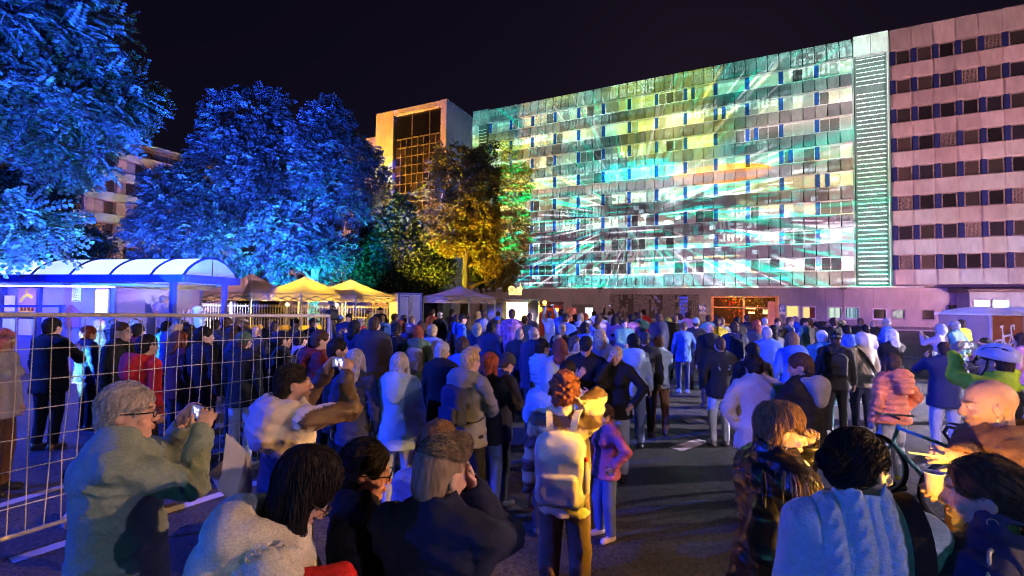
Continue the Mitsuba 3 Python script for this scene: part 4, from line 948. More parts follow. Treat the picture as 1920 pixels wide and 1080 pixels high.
# ------------------------------------------------------------------ pop-up pavilions
def pavilion(label, corner_px, Y, left_px, right_px, peak_px, zt, zb, col=(0.62, 0.56, 0.55)):
    """a square pop-up tent seen with one corner towards us; pixel columns of that corner and of the two side corners"""
    c = at(corner_px, 560, Y) * [1, 1, 0]
    def side(px_, s):
        lo, hi = 0.0, 5.0
        d = ray(px_, 560); best = None
        for sgn in ((1,)):
            # point on that column at distance s from the corner, farther away than the corner
            A = d[0] ** 2 + 1; B = -2 * (d[0] * c[0] + c[1]); C = c[0] ** 2 + c[1] ** 2 - s * s
            disc = B * B - 4 * A * C
            if disc < 0: return None
            t = (-B + math.sqrt(disc)) / (2 * A)
            return np.array([d[0] * t, t, 0])
    best = None
    for s in np.arange(2.2, 5.2, 0.02):
        l, r = side(left_px, s), side(right_px, s)
        if l is None or r is None: continue
        a = abs(float((l - c) @ (r - c)) / (s * s))
        if best is None or a < best[0]: best = (a, s, l, r)
    _, s, l, r = best
    b = l + r - c; P = [c, r, b, l]; ctr = (l + r) / 2
    _, py_ = peak_px; zp = at(peak_px[0], peak_px[1], ctr[1])[2]
    t = thing('pavilion_tent', label, 'tent', 'white pop-up tents')
    up = np.array([0, 0, 1.0])
    # canopy: each side a sagging triangular gore
    for i in range(4):
        A, B = P[i] + up * zt, P[(i + 1) % 4] + up * zt; C = ctr + up * zp
        V, F = [], []; n = 7
        for j in range(n + 1):
            for k in range(n + 1 - j):
                p = A + (B - A) * (k / n) + (C - A) * (j / n) if True else None
                w = j / n; e = 1 - w
                sag = 0.42 * (zp - zt) * (w ** 0.5 * 0 + w * (1 - w)) * 1.0
                V.append(p - up * sag - up * 0.05 * math.sin(PI * (k / max(n - j, 1))) * e)
        idx = lambda j, k: sum(n + 1 - q for q in range(j)) + k
        for j in range(n):
            for k in range(n - j):
                F.append([idx(j, k), idx(j, k + 1), idx(j + 1, k)])
                if k < n - j - 1: F.append([idx(j, k + 1), idx(j + 1, k + 1), idx(j + 1, k)])
        ob('canopy_panel', (np.array(V), np.array(F)), 'membrane', col, t, smooth=True)
        # valance
        q = np.linspace(0, 1, 9)[:, None]; top = A + (B - A) * q; bot = top - up * (zt - zb) + np.array([0, 0, 0.02]) * np.abs(np.sin(q * PI * 4))
        V = np.vstack([top, bot]); F = []
        for k in range(8): F += [[k, k + 1, 9 + k + 1], [k, 9 + k + 1, 9 + k]]
        ob('valance', (V, np.array(F)), 'membrane', col, t)
        ob('pole', beam(P[i], P[i] + up * (zt - 0.03), 0.05), 'steel', (0.6, 0.6, 0.62), t)
        tr = [beam(A + (B - A) * (k / 4) - up * (0.1 + 0.22 * (k % 2)), A + (B - A) * ((k + 1) / 4) - up * (0.1 + 0.22 * ((k + 1) % 2)), 0.03) for k in range(4)] + [beam(A + (B - A) * (k / 4) - up * (0.1 + 0.22 * ((k + 1) % 2)), A + (B - A) * ((k + 1) / 4) - up * (0.1 + 0.22 * (k % 2)), 0.03) for k in range(4)]
        ob('truss', cat(*tr), 'steel', (0.5, 0.5, 0.5), t)
    return ctr, s


c3, s3 = pavilion('white pop-up tent lit yellow inside, rightmost of the three by the yellow fence', 667, 20.2, 560, 746, (668, 524), 2.42, 2.10)
c2, s2 = pavilion('white pop-up tent lit yellow inside, middle one of the three by the yellow fence', 565, 18.6, 470, 667, (578, 518), 2.44, 2.12)
c1, s1 = pavilion('pinkish pop-up tent peaking just behind the right end of the bar roof', 470, 18.4, 372, 560, (470, 512), 2.44, 2.12)
c4, s4 = pavilion('single white pop-up tent washed violet, right of the white trailer', 879, 21.0, 794, 928, (862, 536), 2.44, 2.10)
for i, (c_, pw, col) in enumerate(((c3, 24.0, (1.0, 0.60, 0.05)), (c2, 24.0, (1.0, 0.60, 0.04)), (c1, 5.0, (1.0, 0.45, 0.5)), (c4, 1.2, (1.0, 0.5, 0.35)))):
    bulb(f'tent_bulb_{i}', c_ + np.array([0, 0, 2.0]), col, pw, (2.4, 2.4, 0.8, 0.3)[i])
    if i < 2:
        k = thing('work_lamp', ('small bright lamp under the rightmost yellow tent', 'small bright lamp under the middle yellow tent')[i], 'lamp')
        ob('bulb', trimesh.creation.icosphere(2, 0.07).apply_translation(c_ + np.array([-0.2, -1.2, 1.98])), 'matte', (0.5, 0.5, 0.4), k, **lamp(None, (1.0, 0.8, 0.35), 8.0, 0.03))
        ob('hook', tube([c_ + np.array([-0.2, -1.2, 2.04]), c_ + np.array([-0.2, -1.2, 2.4])], 0.012, 5), 'steel', (0.3, 0.3, 0.3), k)

# bar fence behind the tents
gp = at(330, 575, 25.5) * [1, 1, 0]; gq = at(748, 575, 24.6) * [1, 1, 0]; gd = (gq - gp); gl = np.linalg.norm(gd); gd /= gl
gf = thing('bar_fence', 'white metal bar fence lit yellow behind the pop-up tents', 'fence')
_pick = shape(bx(-0.02, 0.02, -0.012, 0.012, 0.1, 1.95), 'matte', (0.55, 0.5, 0.42))
GM = frame(gp, math.atan2(gd[1], gd[0]))
for i in range(int(gl / 0.155)):
    ob('picket', _pick, None, parent=gf, M=GM @ frame((0.155 * i, 0, 0)))
ob('rail', cat(bx(0, gl, 0.013, 0.04, 0.25, 0.31), bx(0, gl, 0.013, 0.04, 1.25, 1.31), bx(0, gl, 0.013, 0.04, 1.8, 1.86)), 'matte', (0.55, 0.5, 0.42), gf, M=GM)
for i in range(5): ob('post', bx(i * gl / 4 - 0.06, i * gl / 4 + 0.06, 0.045, 0.15, 0, 2.05), 'matte', (0.5, 0.46, 0.4), gf, M=GM)
for i in range(3):
    bh = thing('yellow_barrier', ('yellow barrier under the left part of the tents', 'yellow barrier under the middle tent', 'yellow barrier under the right yellow tent')[i], 'barrier')
    o = at((450, 560, 690)[i], 600, 22.2) * [1, 1, 0]
    ob('board', cat(rbx(-1.1, 1.1, -0.02, 0.02, 0.75, 0.95, 0.01), rbx(-1.1, 1.1, -0.02, 0.02, 0.35, 0.5, 0.01)), 'matte', (0.6, 0.42, 0.06), bh, M=frame(o))
    ob('leg', cat(bx(-1.0, -0.95, -0.04, 0.04, 0, 1.0), bx(0.95, 1.0, -0.04, 0.04, 0, 1.0)), 'matte', (0.5, 0.4, 0.1), bh, M=frame(o))

# white trailer between the tents
tl = thing('white_trailer', 'white box trailer with blue-edged double doors between the tents', 'trailer')
ta = at(746, 600, 21.5) * [1, 1, 0]; tb = at(790, 600, 21.9) * [1, 1, 0]; wd = tb - ta; wl = np.linalg.norm(wd); wd /= wl
TM = frame(ta, math.atan2(wd[1], wd[0])); h0 = 0.45; h1 = at(768, 549, 21.7)[2]
ob('body', rbx(0, wl, 0.03, 3.6, h0, h1, 0.04), 'gloss', (0.7, 0.68, 0.66), tl, M=TM)
ob('frame', cat(rbx(-0.02, 0.06, -0.04, 0.03, h0, h1, 0.008), rbx(wl - 0.06, wl + 0.02, -0.04, 0.03, h0, h1, 0.008), rbx(0.06, wl - 0.06, -0.04, 0.03, h1 - 0.09, h1, 0.008)), 'gloss', (0.04, 0.16, 0.42), tl, M=TM)
for a, b in ((0.07, wl / 2 - 0.01), (wl / 2 + 0.01, wl - 0.07)):
    dk = ob('door', rbx(a, b, -0.02, 0.025, h0 + 0.05, h1 - 0.1, 0.01), 'gloss', (0.72, 0.7, 0.66), tl, M=TM)
    ob('lock_bar', tube([((b - 0.06) if a < 0.1 else a + 0.06, -0.05, h0 + 0.1), ((b - 0.06) if a < 0.1 else a + 0.06, -0.05, h1 - 0.15)], 0.015, 6), 'steel', (0.4, 0.4, 0.4), dk, M=TM)
ob('wheel', lathe([(0.02, -0.1), (0.26, -0.1), (0.3, -0.05), (0.3, 0.05), (0.26, 0.1), (0.02, 0.1)], 18) if False else xf(lathe([(0.02, -0.1), (0.26, -0.1), (0.3, -0.05), (0.3, 0.05), (0.26, 0.1), (0.02, 0.1)], 18), np.array([[0, 0, 1, wl - 0.1], [1, 0, 0, 1.8], [0, 1, 0, 0.3], [0, 0, 0, 1.0]])), 'gloss', (0.02, 0.02, 0.02), tl, M=TM, smooth=40)
ob('lettering', cat(*[bx(x, x + w_, -0.026, -0.022, h1 - 0.2, h1 - 0.2 + hh_) for x, w_, hh_ in ((0.14, 0.03, 0.045), (0.18, 0.03, 0.05), (0.22, 0.025, 0.045), (0.28, 0.035, 0.05), (0.325, 0.03, 0.045), (0.365, 0.03, 0.05), (0.405, 0.03, 0.04), (0.445, 0.03, 0.045))]), 'matte', (0.05, 0.1, 0.4), tl, M=TM)

# food trailer with its lit sign
ft = thing('food_trailer', 'rounded silver food trailer with glowing serving hatch under the golden tree', 'trailer')
fo = at(965, 600, 27.0) * [1, 1, 0]; FTM = frame(fo, -0.12)
ft0, ft1 = -1.75, 1.35
arcz = [(-0.0, 0.5), (-0.02, 1.4), (0.1, 1.9), (0.4, 2.25), (0.85, 2.4), (1.3, 2.4), (1.75, 2.25), (2.05, 1.9), (2.15, 1.4), (2.1, 0.5)]
V = np.array([[x, y, z] for x, s in ((ft0, 0.8), (ft0 + 0.2, 1), (-0.75, 1.0)) for y, z in [(1.05 + (q[0] - 1.05) * s, 0.5 + (q[1] - 0.5) * (0.75 + 0.25 * s)) for q in arcz]]); m_ = len(arcz)
F = [[i * m_ + j, i * m_ + j + 1, (i + 1) * m_ + j + 1, (i + 1) * m_ + j] for i in range(2) for j in range(m_ - 1)]
capl = [[0, j + 1, j] for j in range(1, m_ - 1)]
body1 = cat((V, np.array(F)), (V[:m_], np.array(capl)))
V2 = V.copy(); V2[:, 0] = np.repeat([0.75, ft1 - 0.2, ft1], m_); sc = np.repeat([1.0, 1.0, 0.8], m_)
V2[:, 1] = 1.05 + (np.array([q[0] for q in arcz] * 3) - 1.05) * sc; V2[:, 2] = 0.5 + (np.array([q[1] for q in arcz] * 3) - 0.5) * (0.75 + 0.25 * sc)
body2 = cat((V2, np.array(F)), (V2[2 * m_:], np.array([[0, j, j + 1] for j in range(1, m_ - 1)])))
mid = cat(bx(-0.75, 0.75, 0.0, 0.05, 0.5, 1.05), bx(-0.75, 0.75, 2.05, 2.1, 0.5, 2.0), bx(-0.75, 0.75, 0.05, 2.05, 0.5, 0.55), bx(-0.75, 0.75, 0.3, 1.9, 2.3, 2.38))
ob('body', cat(body1, body2, mid), 'steel', (0.55, 0.55, 0.55), ft, M=FTM, smooth=35)
ob('hatch_flap', hexa([(-0.8, -0.75, 2.2), (0.95, -0.75, 2.2), (0.95, 0.2, 2.28), (-0.8, 0.2, 2.28)], [(-0.8, -0.75, 2.24), (0.95, -0.75, 2.24), (0.95, 0.2, 2.33), (-0.8, 0.2, 2.33)]), 'steel', (0.6, 0.5, 0.3), ft, M=FTM)
ob('lit_interior', bx(-0.74, 0.74, 1.9, 2.0, 1.06, 2.25), 'matte', (0.5, 0.45, 0.35), ft, M=FTM, **lamp(None, (1.0, 0.72, 0.32), 3.2, 0.1))
ob('wheel', xf(lathe([(0.02, -0.1), (0.28, -0.1), (0.32, -0.05), (0.32, 0.05), (0.28, 0.1), (0.02, 0.1)], 18), np.array([[1, 0, 0, -1.1], [0, 0, 1, 0.0], [0, 1, 0, 0.32], [0, 0, 0, 1.0]])), 'gloss', (0.02, 0.02, 0.02), ft, M=FTM, smooth=40)
sgn = thing('flame_sign', 'glowing golden burger-shaped sign on the roof of the food trailer', 'sign')
Sp = shapely.union_all([shapely.Point(-0.24, 2.98).buffer(0.19), sbox(-0.4, 2.62, 0.36, 2.98), shapely.Point(0.2, 2.93).buffer(0.17), shapely.Polygon([(0.18, 2.9), (0.42, 2.95), (0.36, 3.15), (0.27, 3.3), (0.24, 3.12)])])
ob('face', prism(Sp, 0.30, 0.36), 'matte', (0.6, 0.5, 0.3), sgn, M=FTM, **lamp(None, (1.0, 0.62, 0.16), 1.5, 0.08))
ob('details', cat(prism(shapely.Point(-0.22, 2.96).buffer(0.09).difference(shapely.Point(-0.22, 2.96).buffer(0.055)), 0.28, 0.295), bx(-0.34, 0.3, 0.28, 0.295, 2.72, 2.75), bx(-0.05, 0.1, 0.28, 0.295, 2.84, 2.88)), 'matte', (0.3, 0.1, 0.02), sgn, M=FTM)
ob('stand', cat(bx(-0.36, -0.32, 0.31, 0.35, 2.38, 2.62), bx(0.28, 0.32, 0.31, 0.35, 2.38, 2.62), bx(-0.4, 0.4, 0.29, 0.37, 2.5, 2.56)), 'steel', (0.5, 0.35, 0.15), sgn, M=FTM)
bulb('trailer_bulb', fo + np.array([0.1, -1.1, 2.0]), (1.0, 0.6, 0.22), 4.0, 0.4)

# red market stall and board beside the trailer
st = thing('market_stall', 'red-fronted stall with glowing orange lanterns beside the food trailer', 'stall')
so = at(1022, 600, 28.5) * [1, 1, 0]; SM = frame(so, -0.2)
rs = np.random.default_rng(8)
ob('front', cat(*[rbx(-0.95 + 0.19 * i, -0.77 + 0.19 * i, 0.0, 0.04, 0.1, 1.95 + 0.06 * rs.normal(), 0.01) for i in range(10)]), 'matte', (0.4, 0.06, 0.03), st, M=SM)
ob('roof', hexa([(-1.05, -0.3, 2.0), (1.05, -0.3, 2.0), (1.05, 1.4, 2.2), (-1.05, 1.4, 2.2)], [(-1.05, -0.3, 2.05), (1.05, -0.3, 2.05), (1.05, 1.4, 2.25), (-1.05, 1.4, 2.25)]), 'matte', (0.3, 0.08, 0.04), st, M=SM)
ob('side_wall', cat(bx(-0.98, -0.94, 0.05, 1.3, 0, 2.0), bx(0.96, 1.0, 0.05, 1.3, 0, 2.0)), 'matte', (0.25, 0.05, 0.03), st, M=SM)
for x, z in ((-0.7, 1.75), (0.0, 2.2), (0.75, 1.75)):
    ob('lantern', trimesh.creation.icosphere(2, 0.13).apply_translation((x, -0.28, z)), 'matte', (0.5, 0.3, 0.1), st, M=SM, **lamp(None, (1.0, 0.45, 0.05), 3.0, 0.03))
pn_ = thing('display_board', 'red patterned display board standing between the stall and the dark door', 'board')
po = at(1071, 600, 29.5) * [1, 1, 0]; PM = frame(po, -0.2)
ob('panel', rbx(-0.33, 0.33, 0, 0.05, 0.3, 1.9, 0.01), 'matte', (0.4, 0.13, 0.09), pn_, M=PM)
ob('pattern', cat(*[bx(-0.28 + 0.19 * (i % 3), -0.14 + 0.19 * (i % 3), -0.006, -0.002, 0.45 + 0.24 * (i // 3), 0.6 + 0.24 * (i // 3)) for i in range(18) if i % 4]), 'matte', (0.55, 0.3, 0.25), pn_, M=PM)
ob('foot', cat(bx(-0.3, -0.25, -0.2, 0.25, 0, 0.3), bx(0.25, 0.3, -0.2, 0.25, 0, 0.3)), 'steel', (0.3, 0.3, 0.3), pn_, M=PM)

# two cabins with pale domed roofs at the right; a bicycle painted on one
def cabin(name, label, cpx, Y, lpx, rpx, col_l, col_r):
    c = at(cpx, 600, Y) * [1, 1, 0]
    best = None
    for s in np.arange(1.6, 4.0, 0.02):
        pts = []
        for px_ in (lpx, rpx):
            d = ray(px_, 600); A = d[0] ** 2 + 1; B = -2 * (d[0] * c[0] + c[1]); C = c @ c - s * s; disc = B * B - 4 * A * C
            pts.append(None if disc < 0 else np.array([d[0], 1, 0]) * ((-B + math.sqrt(disc)) / (2 * A)))
        if pts[0] is None or pts[1] is None: continue
        q = abs(float((pts[0] - c) @ (pts[1] - c))) / s / s
        if best is None or q < best[0]: best = (q, s, *pts)
    return c, best
cc, (_, cs, cl, cr) = cabin('', '', 1858, 15.5, 1811, 1921, None, None)
ex = (cr - cc) / cs; ey = (cl - cc) / cs; ey = np.array([-ex[1], ex[0], 0])
CM = np.eye(4); CM[:3, 0] = ex; CM[:3, 1] = ey; CM[:3, 3] = cc
ch = at(1858, 590, 15.5)[2]
def one_cabin(label, x0, x1, y1, cols, painted):
    cb = thing('service_cabin', label, 'cabin')
    ob('body', cat(bx(x0 + 0.04, x1 - 0.04, 0.04, y1 - 0.04, 0.08, ch)), 'matte', cols[1], cb, M=CM)
    ob('front_panel', rbx(x0 + 0.05, x1 - 0.05, -0.002, 0.036, 0.1, ch - 0.04, 0.006), 'gloss', cols[0], cb, M=CM)
    ob('side_panel', rbx(x0 - 0.002, x0 + 0.036, 0.06, y1 - 0.05, 0.1, ch - 0.04, 0.006), 'gloss', cols[1], cb, M=CM)
    ob('edge_post', cat(rbx(x0 - 0.02, x0 + 0.05, -0.02, 0.05, 0, ch + 0.02, 0.008), rbx(x1 - 0.05, x1 + 0.02, -0.02, 0.05, 0, ch + 0.02, 0.008)), 'gloss', (0.5, 0.42, 0.42), cb, M=CM)
    V, F = [], []; n = 8
    for j in range(n + 1):
        for i in range(n + 1):
            a, b = i / n, j / n
            V.append([x0 - 0.06 + (x1 - x0 + 0.12) * a, -0.06 + (y1 + 0.12) * b, ch + 0.03 + 0.24 * (math.sin(PI * a) * math.sin(PI * b)) ** 0.5])
    for j in range(n):
        for i in range(n): k = j * (n + 1) + i; F.append([k, k + 1, k + n + 2, k + n + 1])
    ob('domed_roof', cat((np.array(V), np.array(F)), bx(x0 - 0.06, x1 + 0.06, -0.06, y1 + 0.06, ch - 0.03, ch + 0.029)), 'gloss', (0.75, 0.73, 0.75), cb, M=CM, smooth=50)
    return cb
cb = one_cabin('brown service cabin with a white bicycle painted on its front', 0, cs, cs, ((0.33, 0.10, 0.05), (0.36, 0.25, 0.27)), True)
sc_ = cs / 2.6
def ring(x, z, r, w=0.035, a0=0.3, a1=6.2): return tube([(x + r * math.cos(t), -0.012, z + r * math.sin(t)) for t in np.linspace(a0, a1, 26)], w, 5)
bk = [ring(0.62 * sc_, 0.62, 0.46), ring(1.98 * sc_, 0.6, 0.46, a0=0.8, a1=5.4)]
for a, b in (((0.62, 0.62), (0.9, 1.2)), ((0.9, 1.2), (1.55, 1.25)), ((1.55, 1.25), (1.95, 0.6)), ((0.9, 1.2), (1.1, 0.65)), ((1.1, 0.65), (1.55, 1.25)), ((0.9, 1.2), (0.82, 1.52)), ((0.66, 1.52), (0.94, 1.55)), ((1.55, 1.25), (1.5, 1.55)), ((1.5, 1.55), (1.78, 1.58)), ((1.78, 1.58), (1.76, 1.42))):
    bk.append(tube([(a[0] * sc_, -0.012, a[1]), (b[0] * sc_, -0.012, b[1])], 0.035, 5))
for t in range(5): bk.append(tube([((1.12 + 0.1 * t) * sc_, -0.012, 0.38), ((1.16 + 0.1 * t) * sc_, -0.012, 0.62 - 0.05 * (t % 2))], 0.022, 5))
bkm = cat(*bk); bkm = (bkm[0] * [1, 0.12, 1] + [0, -0.004, 0], bkm[1])
ob('painted_bicycle', bkm, 'matte', (0.75, 0.7, 0.68), cb, M=CM)
rg = np.random.default_rng(4)
gr = []
for _ in range(14):
    y, z = rg.uniform(0.5, cs - 0.5), rg.uniform(0.4, ch - 0.5); a = rg.uniform(0, PI)
    gr.append(tube([(-0.006, y + 0.2 * t * math.cos(a + t), z + 0.3 * t * math.sin(a)) for t in np.linspace(-1, 1, 6)], rg.uniform(0.03, 0.08), 5))
g = cat(*gr); g = (g[0] * [0.1, 1, 1] + [-0.003, 0, 0], g[1])
ob('graffiti', g, 'matte', (0.22, 0.07, 0.08), cb, M=CM)
one_cabin('second service cabin cut off by the right edge behind the painted one', cs + 0.25, 2 * cs + 0.25, cs, ((0.34, 0.2, 0.2), (0.36, 0.25, 0.27)), False)

# dark loudspeaker box by the last small window
lsp = thing('loudspeaker', 'tall black loudspeaker standing by the last dark window of the front', 'loudspeaker')
q = fr(1781, 572, 1793, 601, 0.9)
ob('cabinet', rbx(q[0], q[1], 0.6, 1.0, 1.1, q[3], 0.02), 'matte', (0.01, 0.01, 0.012), lsp, M=FM)
ob('stand', cat(bx((q[0] + q[1]) / 2 - 0.03, (q[0] + q[1]) / 2 + 0.03, 0.75, 0.81, 0.03, 1.1), bx(q[0], q[1], 0.5, 1.05, 0, 0.03)), 'steel', (0.05, 0.05, 0.05), lsp, M=FM)

# ------------------------------------------------------------------ mesh fence in the left foreground
def fence(label, pa, pb, ztop_a, ztop_b, zbot_a, zbot_b, nwire, seed):
    pa, pb = np.asarray(pa, float), np.asarray(pb, float)
    t = thing('mesh_fence', label, 'fence')
    def pt(s, h): return np.array([pa[0] + (pb[0] - pa[0]) * s, pa[1] + (pb[1] - pa[1]) * s, (zbot_a + (zbot_b - zbot_a) * s) * (1 - h) + (ztop_a + (ztop_b - ztop_a) * s) * h])
    G = (0.55, 0.52, 0.48)
    fr_ = [tube([pt(0, 1), pt(1, 1)], 0.021, 8), tube([pt(0, 0), pt(1, 0)], 0.019, 8)]
    G = (0.6, 0.56, 0.48)
    ob('top_rail', fr_[0], 'gloss', G, t, smooth=50); ob('bottom_rail', fr_[1], 'gloss', G, t, smooth=50)
    for s in (0, 1): ob('post', tube([pt(s, 0) * [1, 1, 0] + [0, 0, 0.05], pt(s, 1) + [0, 0, 0.01]], 0.021, 8), 'steel', G, t, smooth=50)
    rg = np.random.default_rng(seed)
    for i in range(1, nwire):
        s = i / nwire; b = rg.normal(0, 0.004, 3)
        ob('wire', tube([pt(s, 0), pt(s + b[0], 0.33), pt(s + b[1], 0.66), pt(s, 1)], 0.0040, 5, False), 'matte', (0.62, 0.55, 0.42), t, smooth=True)
    for h in (0.13, 0.295, 0.43, 0.565, 0.70, 0.84):
        ob('cross_wire', tube([pt(s, h + rg.normal(0, 0.003)) for s in np.linspace(0, 1, 9)], 0.0046, 5, False), 'matte', (0.62, 0.58, 0.5), t, smooth=True)
    return pt
fA, fB = at(-60, 900, 3.75), at(612, 800, 6.75)
zt_a, zt_b = at(-60, 590, 3.75)[2], at(612, 592, 6.75)[2]
zb_a, zb_b = at(-60, 1033, 3.75)[2], at(612, 838, 6.75)[2]
pt = fence('silver mesh fence panel in the left foreground with the bar crowd behind it', fA, fB, zt_a, zt_b, max(zb_a, 0.12), max(zb_b, 0.12), 30, 5)
for s, lb in ((0.28, 'low concrete fence foot at the lower left under the mesh fence'), (1.0, 'concrete fence foot at the right end of the mesh fence')):
    c_ = pt(s, 0); k = thing('fence_foot', lb, 'fence foot')
    ob('block', rbx(-0.36, 0.36, -0.12, 0.12, 0, 0.14, 0.03), 'plaster', (0.32, 0.28, 0.26), k, M=frame((c_[0], c_[1], 0.0), 0.5 if s < 0.9 else -0.4))

# ------------------------------------------------------------------ soft-body modelling on a grid
import manifold3d as m3


class Soft:
    """a distance field on a grid; shapes are blended in one after another, then turned into one closed mesh"""
    def __init__(s, lo, hi, h):
        s.h = h; s.lo = np.asarray(lo, np.float32) - 2 * h
        s.n = np.ceil((np.asarray(hi) + 2 * h - s.lo) / h).astype(int) + 1
        s.D = np.full(s.n, 1.0, np.float32)

    def _sub(s, lo, hi):
        a = np.clip(np.floor((np.asarray(lo) - s.lo) / s.h).astype(int), 0, s.n); b = np.clip(np.ceil((np.asarray(hi) - s.lo) / s.h).astype(int) + 1, 0, s.n)
        if np.any(b <= a): return None, None
        ax = [(s.lo[k] + s.h * np.arange(a[k], b[k])).astype(np.float32) for k in range(3)]
        return tuple(slice(a[k], b[k]) for k in range(3)), np.stack(np.meshgrid(*ax, indexing='ij'), -1)

    def _mix(s, sl, d, k, cut):
        D = s.D[sl]
        if cut: D_ = -D
        else: D_ = D
        h = np.clip(0.5 + 0.5 * (D_ - d) / k, 0, 1) if k > 0 else (d < D_).astype(np.float32)
        r = D_ * (1 - h) + d * h - (k * h * (1 - h) if k > 0 else 0)
        s.D[sl] = -r if cut else r

    def cone(s, a, b, ra, rb, k=0.02, sq=None, cut=False):
        a, b = np.asarray(a, np.float32), np.asarray(b, np.float32); m = max(ra, rb) + k + 2.5 * s.h
        sl, P = s._sub(np.minimum(a, b) - m, np.maximum(a, b) + m)
        if sl is None: return
        ab = b - a; t = np.clip(((P - a) @ ab) / max(float(ab @ ab), 1e-9), 0, 1)
        o = P - a - t[..., None] * ab
        if sq is not None:
            ax, f = np.asarray(sq[0], np.float32), sq[1]
            c = o @ ax; o = o + (f - 1) * c[..., None] * ax
        d = np.sqrt((o * o).sum(-1)) - (ra + (rb - ra) * t)
        s._mix(sl, d.astype(np.float32), k, cut)

    def ell(s, c, r, R=None, k=0.02, cut=False):
        c, r = np.asarray(c, np.float32), np.asarray(r, np.float32)
        e = r if R is None else np.sqrt(((np.asarray(R) * r) ** 2).sum(1))
        m = e + k + 2.5 * s.h
        sl, P = s._sub(c - m, c + m)
        if sl is None: return
        q = P - c
        if R is not None: q = q @ np.asarray(R, np.float32)
        k0 = np.sqrt(((q / r) ** 2).sum(-1)); k1 = np.sqrt(((q / (r * r)) ** 2).sum(-1))
        s._mix(sl, (k0 * (k0 - 1) / np.maximum(k1, 1e-6)).astype(np.float32), k, cut)

    def rbox(s, c, e, R, rad, k=0.02, cut=False):
        c, e = np.asarray(c, np.float32), np.asarray(e, np.float32); R = np.eye(3) if R is None else np.asarray(R)
        m = np.abs(R) @ e + rad + k + 2.5 * s.h
        sl, P = s._sub(c - m, c + m)
        if sl is None: return
        q = np.abs((P - c) @ R.astype(np.float32)) - (e - rad)
        d = np.sqrt((np.maximum(q, 0) ** 2).sum(-1)) + np.minimum(q.max(-1), 0) - rad
        s._mix(sl, d.astype(np.float32), k, cut)

    def plane(s, p, n):
        """cut away what lies on the side of n"""
        sl, P = s._sub(s.lo, s.lo + s.h * s.n)
        d = (P - np.asarray(p, np.float32)) @ np.asarray(n, np.float32)
        s.D[sl] = np.maximum(s.D[sl], d)

    def ripple(s, fn, band=0.05):
        i = np.nonzero(np.abs(s.D) < band)
        P = s.lo + s.h * np.stack(i, -1)
        s.D[i] += fn(P).astype(np.float32)

    def mesh(s, relax=1):
        D = s.D; D[0] = D[-1] = 1; D[:, 0] = D[:, -1] = 1; D[:, :, 0] = D[:, :, -1] = 1
        S = D < 0; n = np.array(D.shape)
        c = S[:-1, :-1, :-1].astype(np.int8)
        tot = np.zeros(n - 1, np.int8)
        for a in (0, 1):
            for b in (0, 1):
                for e in (0, 1): tot += S[a:n[0] - 1 + a, b:n[1] - 1 + b, e:n[2] - 1 + e]
        act = (tot > 0) & (tot < 8)
        I = np.stack(np.nonzero(act), -1)
        if len(I) == 0: return np.zeros((3, 3)), np.array([[0, 1, 2]])
        ids = np.full(n - 1, -1, np.int32); ids[act] = np.arange(len(I))
        cor = np.array([[a, b, e] for a in (0, 1) for b in (0, 1) for e in (0, 1)])
        val = np.stack([D[I[:, 0] + q[0], I[:, 1] + q[1], I[:, 2] + q[2]] for q in cor], 1)
        acc = np.zeros((len(I), 3)); cnt = np.zeros(len(I))
        for i in range(8):
            for j in range(i + 1, 8):
                if np.abs(cor[i] - cor[j]).sum() != 1: continue
                m = (val[:, i] < 0) != (val[:, j] < 0)
                t = val[m, i] / (val[m, i] - val[m, j])
                acc[m] += cor[i] + t[:, None] * (cor[j] - cor[i]); cnt[m] += 1
        V = s.lo + s.h * (I + acc / cnt[:, None])
        F = []
        for ax in range(3):
            o1, o2 = [(1, 2), (2, 0), (0, 1)][ax]
            A = np.take(S, range(n[ax] - 1), ax); B = np.take(S, range(1, n[ax]), ax)
            e = np.stack(np.nonzero(A != B), -1)
            e = e[(e[:, o1] > 0) & (e[:, o2] > 0) & (e[:, o1] < n[o1] - 1) & (e[:, o2] < n[o2] - 1)]
            sgn = S[e[:, 0], e[:, 1], e[:, 2]]
            def cell(d1, d2):
                q = e.copy(); q[:, o1] -= d1; q[:, o2] -= d2; return ids[q[:, 0], q[:, 1], q[:, 2]]
            q = np.stack([cell(1, 1), cell(0, 1), cell(0, 0), cell(1, 0)], 1)
            q[~sgn] = q[~sgn][:, ::-1]; F.append(q)
        F = np.vstack(F); F = F[(F >= 0).all(1)]
        if relax:
            W = np.zeros((len(V), 3)); k = np.zeros(len(V))
            for a, b in ((0, 1), (1, 2), (2, 3), (3, 0)):
                np.add.at(W, F[:, a], V[F[:, b]]); np.add.at(k, F[:, a], 1)
                np.add.at(W, F[:, b], V[F[:, a]]); np.add.at(k, F[:, b], 1)
            V = 0.5 * V + 0.5 * W / np.maximum(k, 1)[:, None]
        F = np.vstack([F[:, [0, 1, 2]], F[:, [0, 2, 3]]])
        m = m3.Manifold(m3.Mesh(np.ascontiguousarray(V, np.float32), np.ascontiguousarray(F, np.uint32)))      # fewer triangles where it is smooth
        if m.status() == m3.Error.NoError:
            q = m.simplify(s.h * 0.10).to_mesh()
            if len(q.tri_verts) > 20: return np.array(q.vert_properties[:, :3], float), np.array(q.tri_verts, int)
        return V, F


def rot(ax, deg):
    a = math.radians(deg); c, s = math.cos(a), math.sin(a)
    return np.array({'x': [[1, 0, 0], [0, c, -s], [0, s, c]], 'y': [[c, 0, s], [0, 1, 0], [-s, 0, c]], 'z': [[c, -s, 0], [s, c, 0], [0, 0, 1]]}[ax])


def unit(v): v = np.asarray(v, float); return v / (np.linalg.norm(v) + 1e-12)


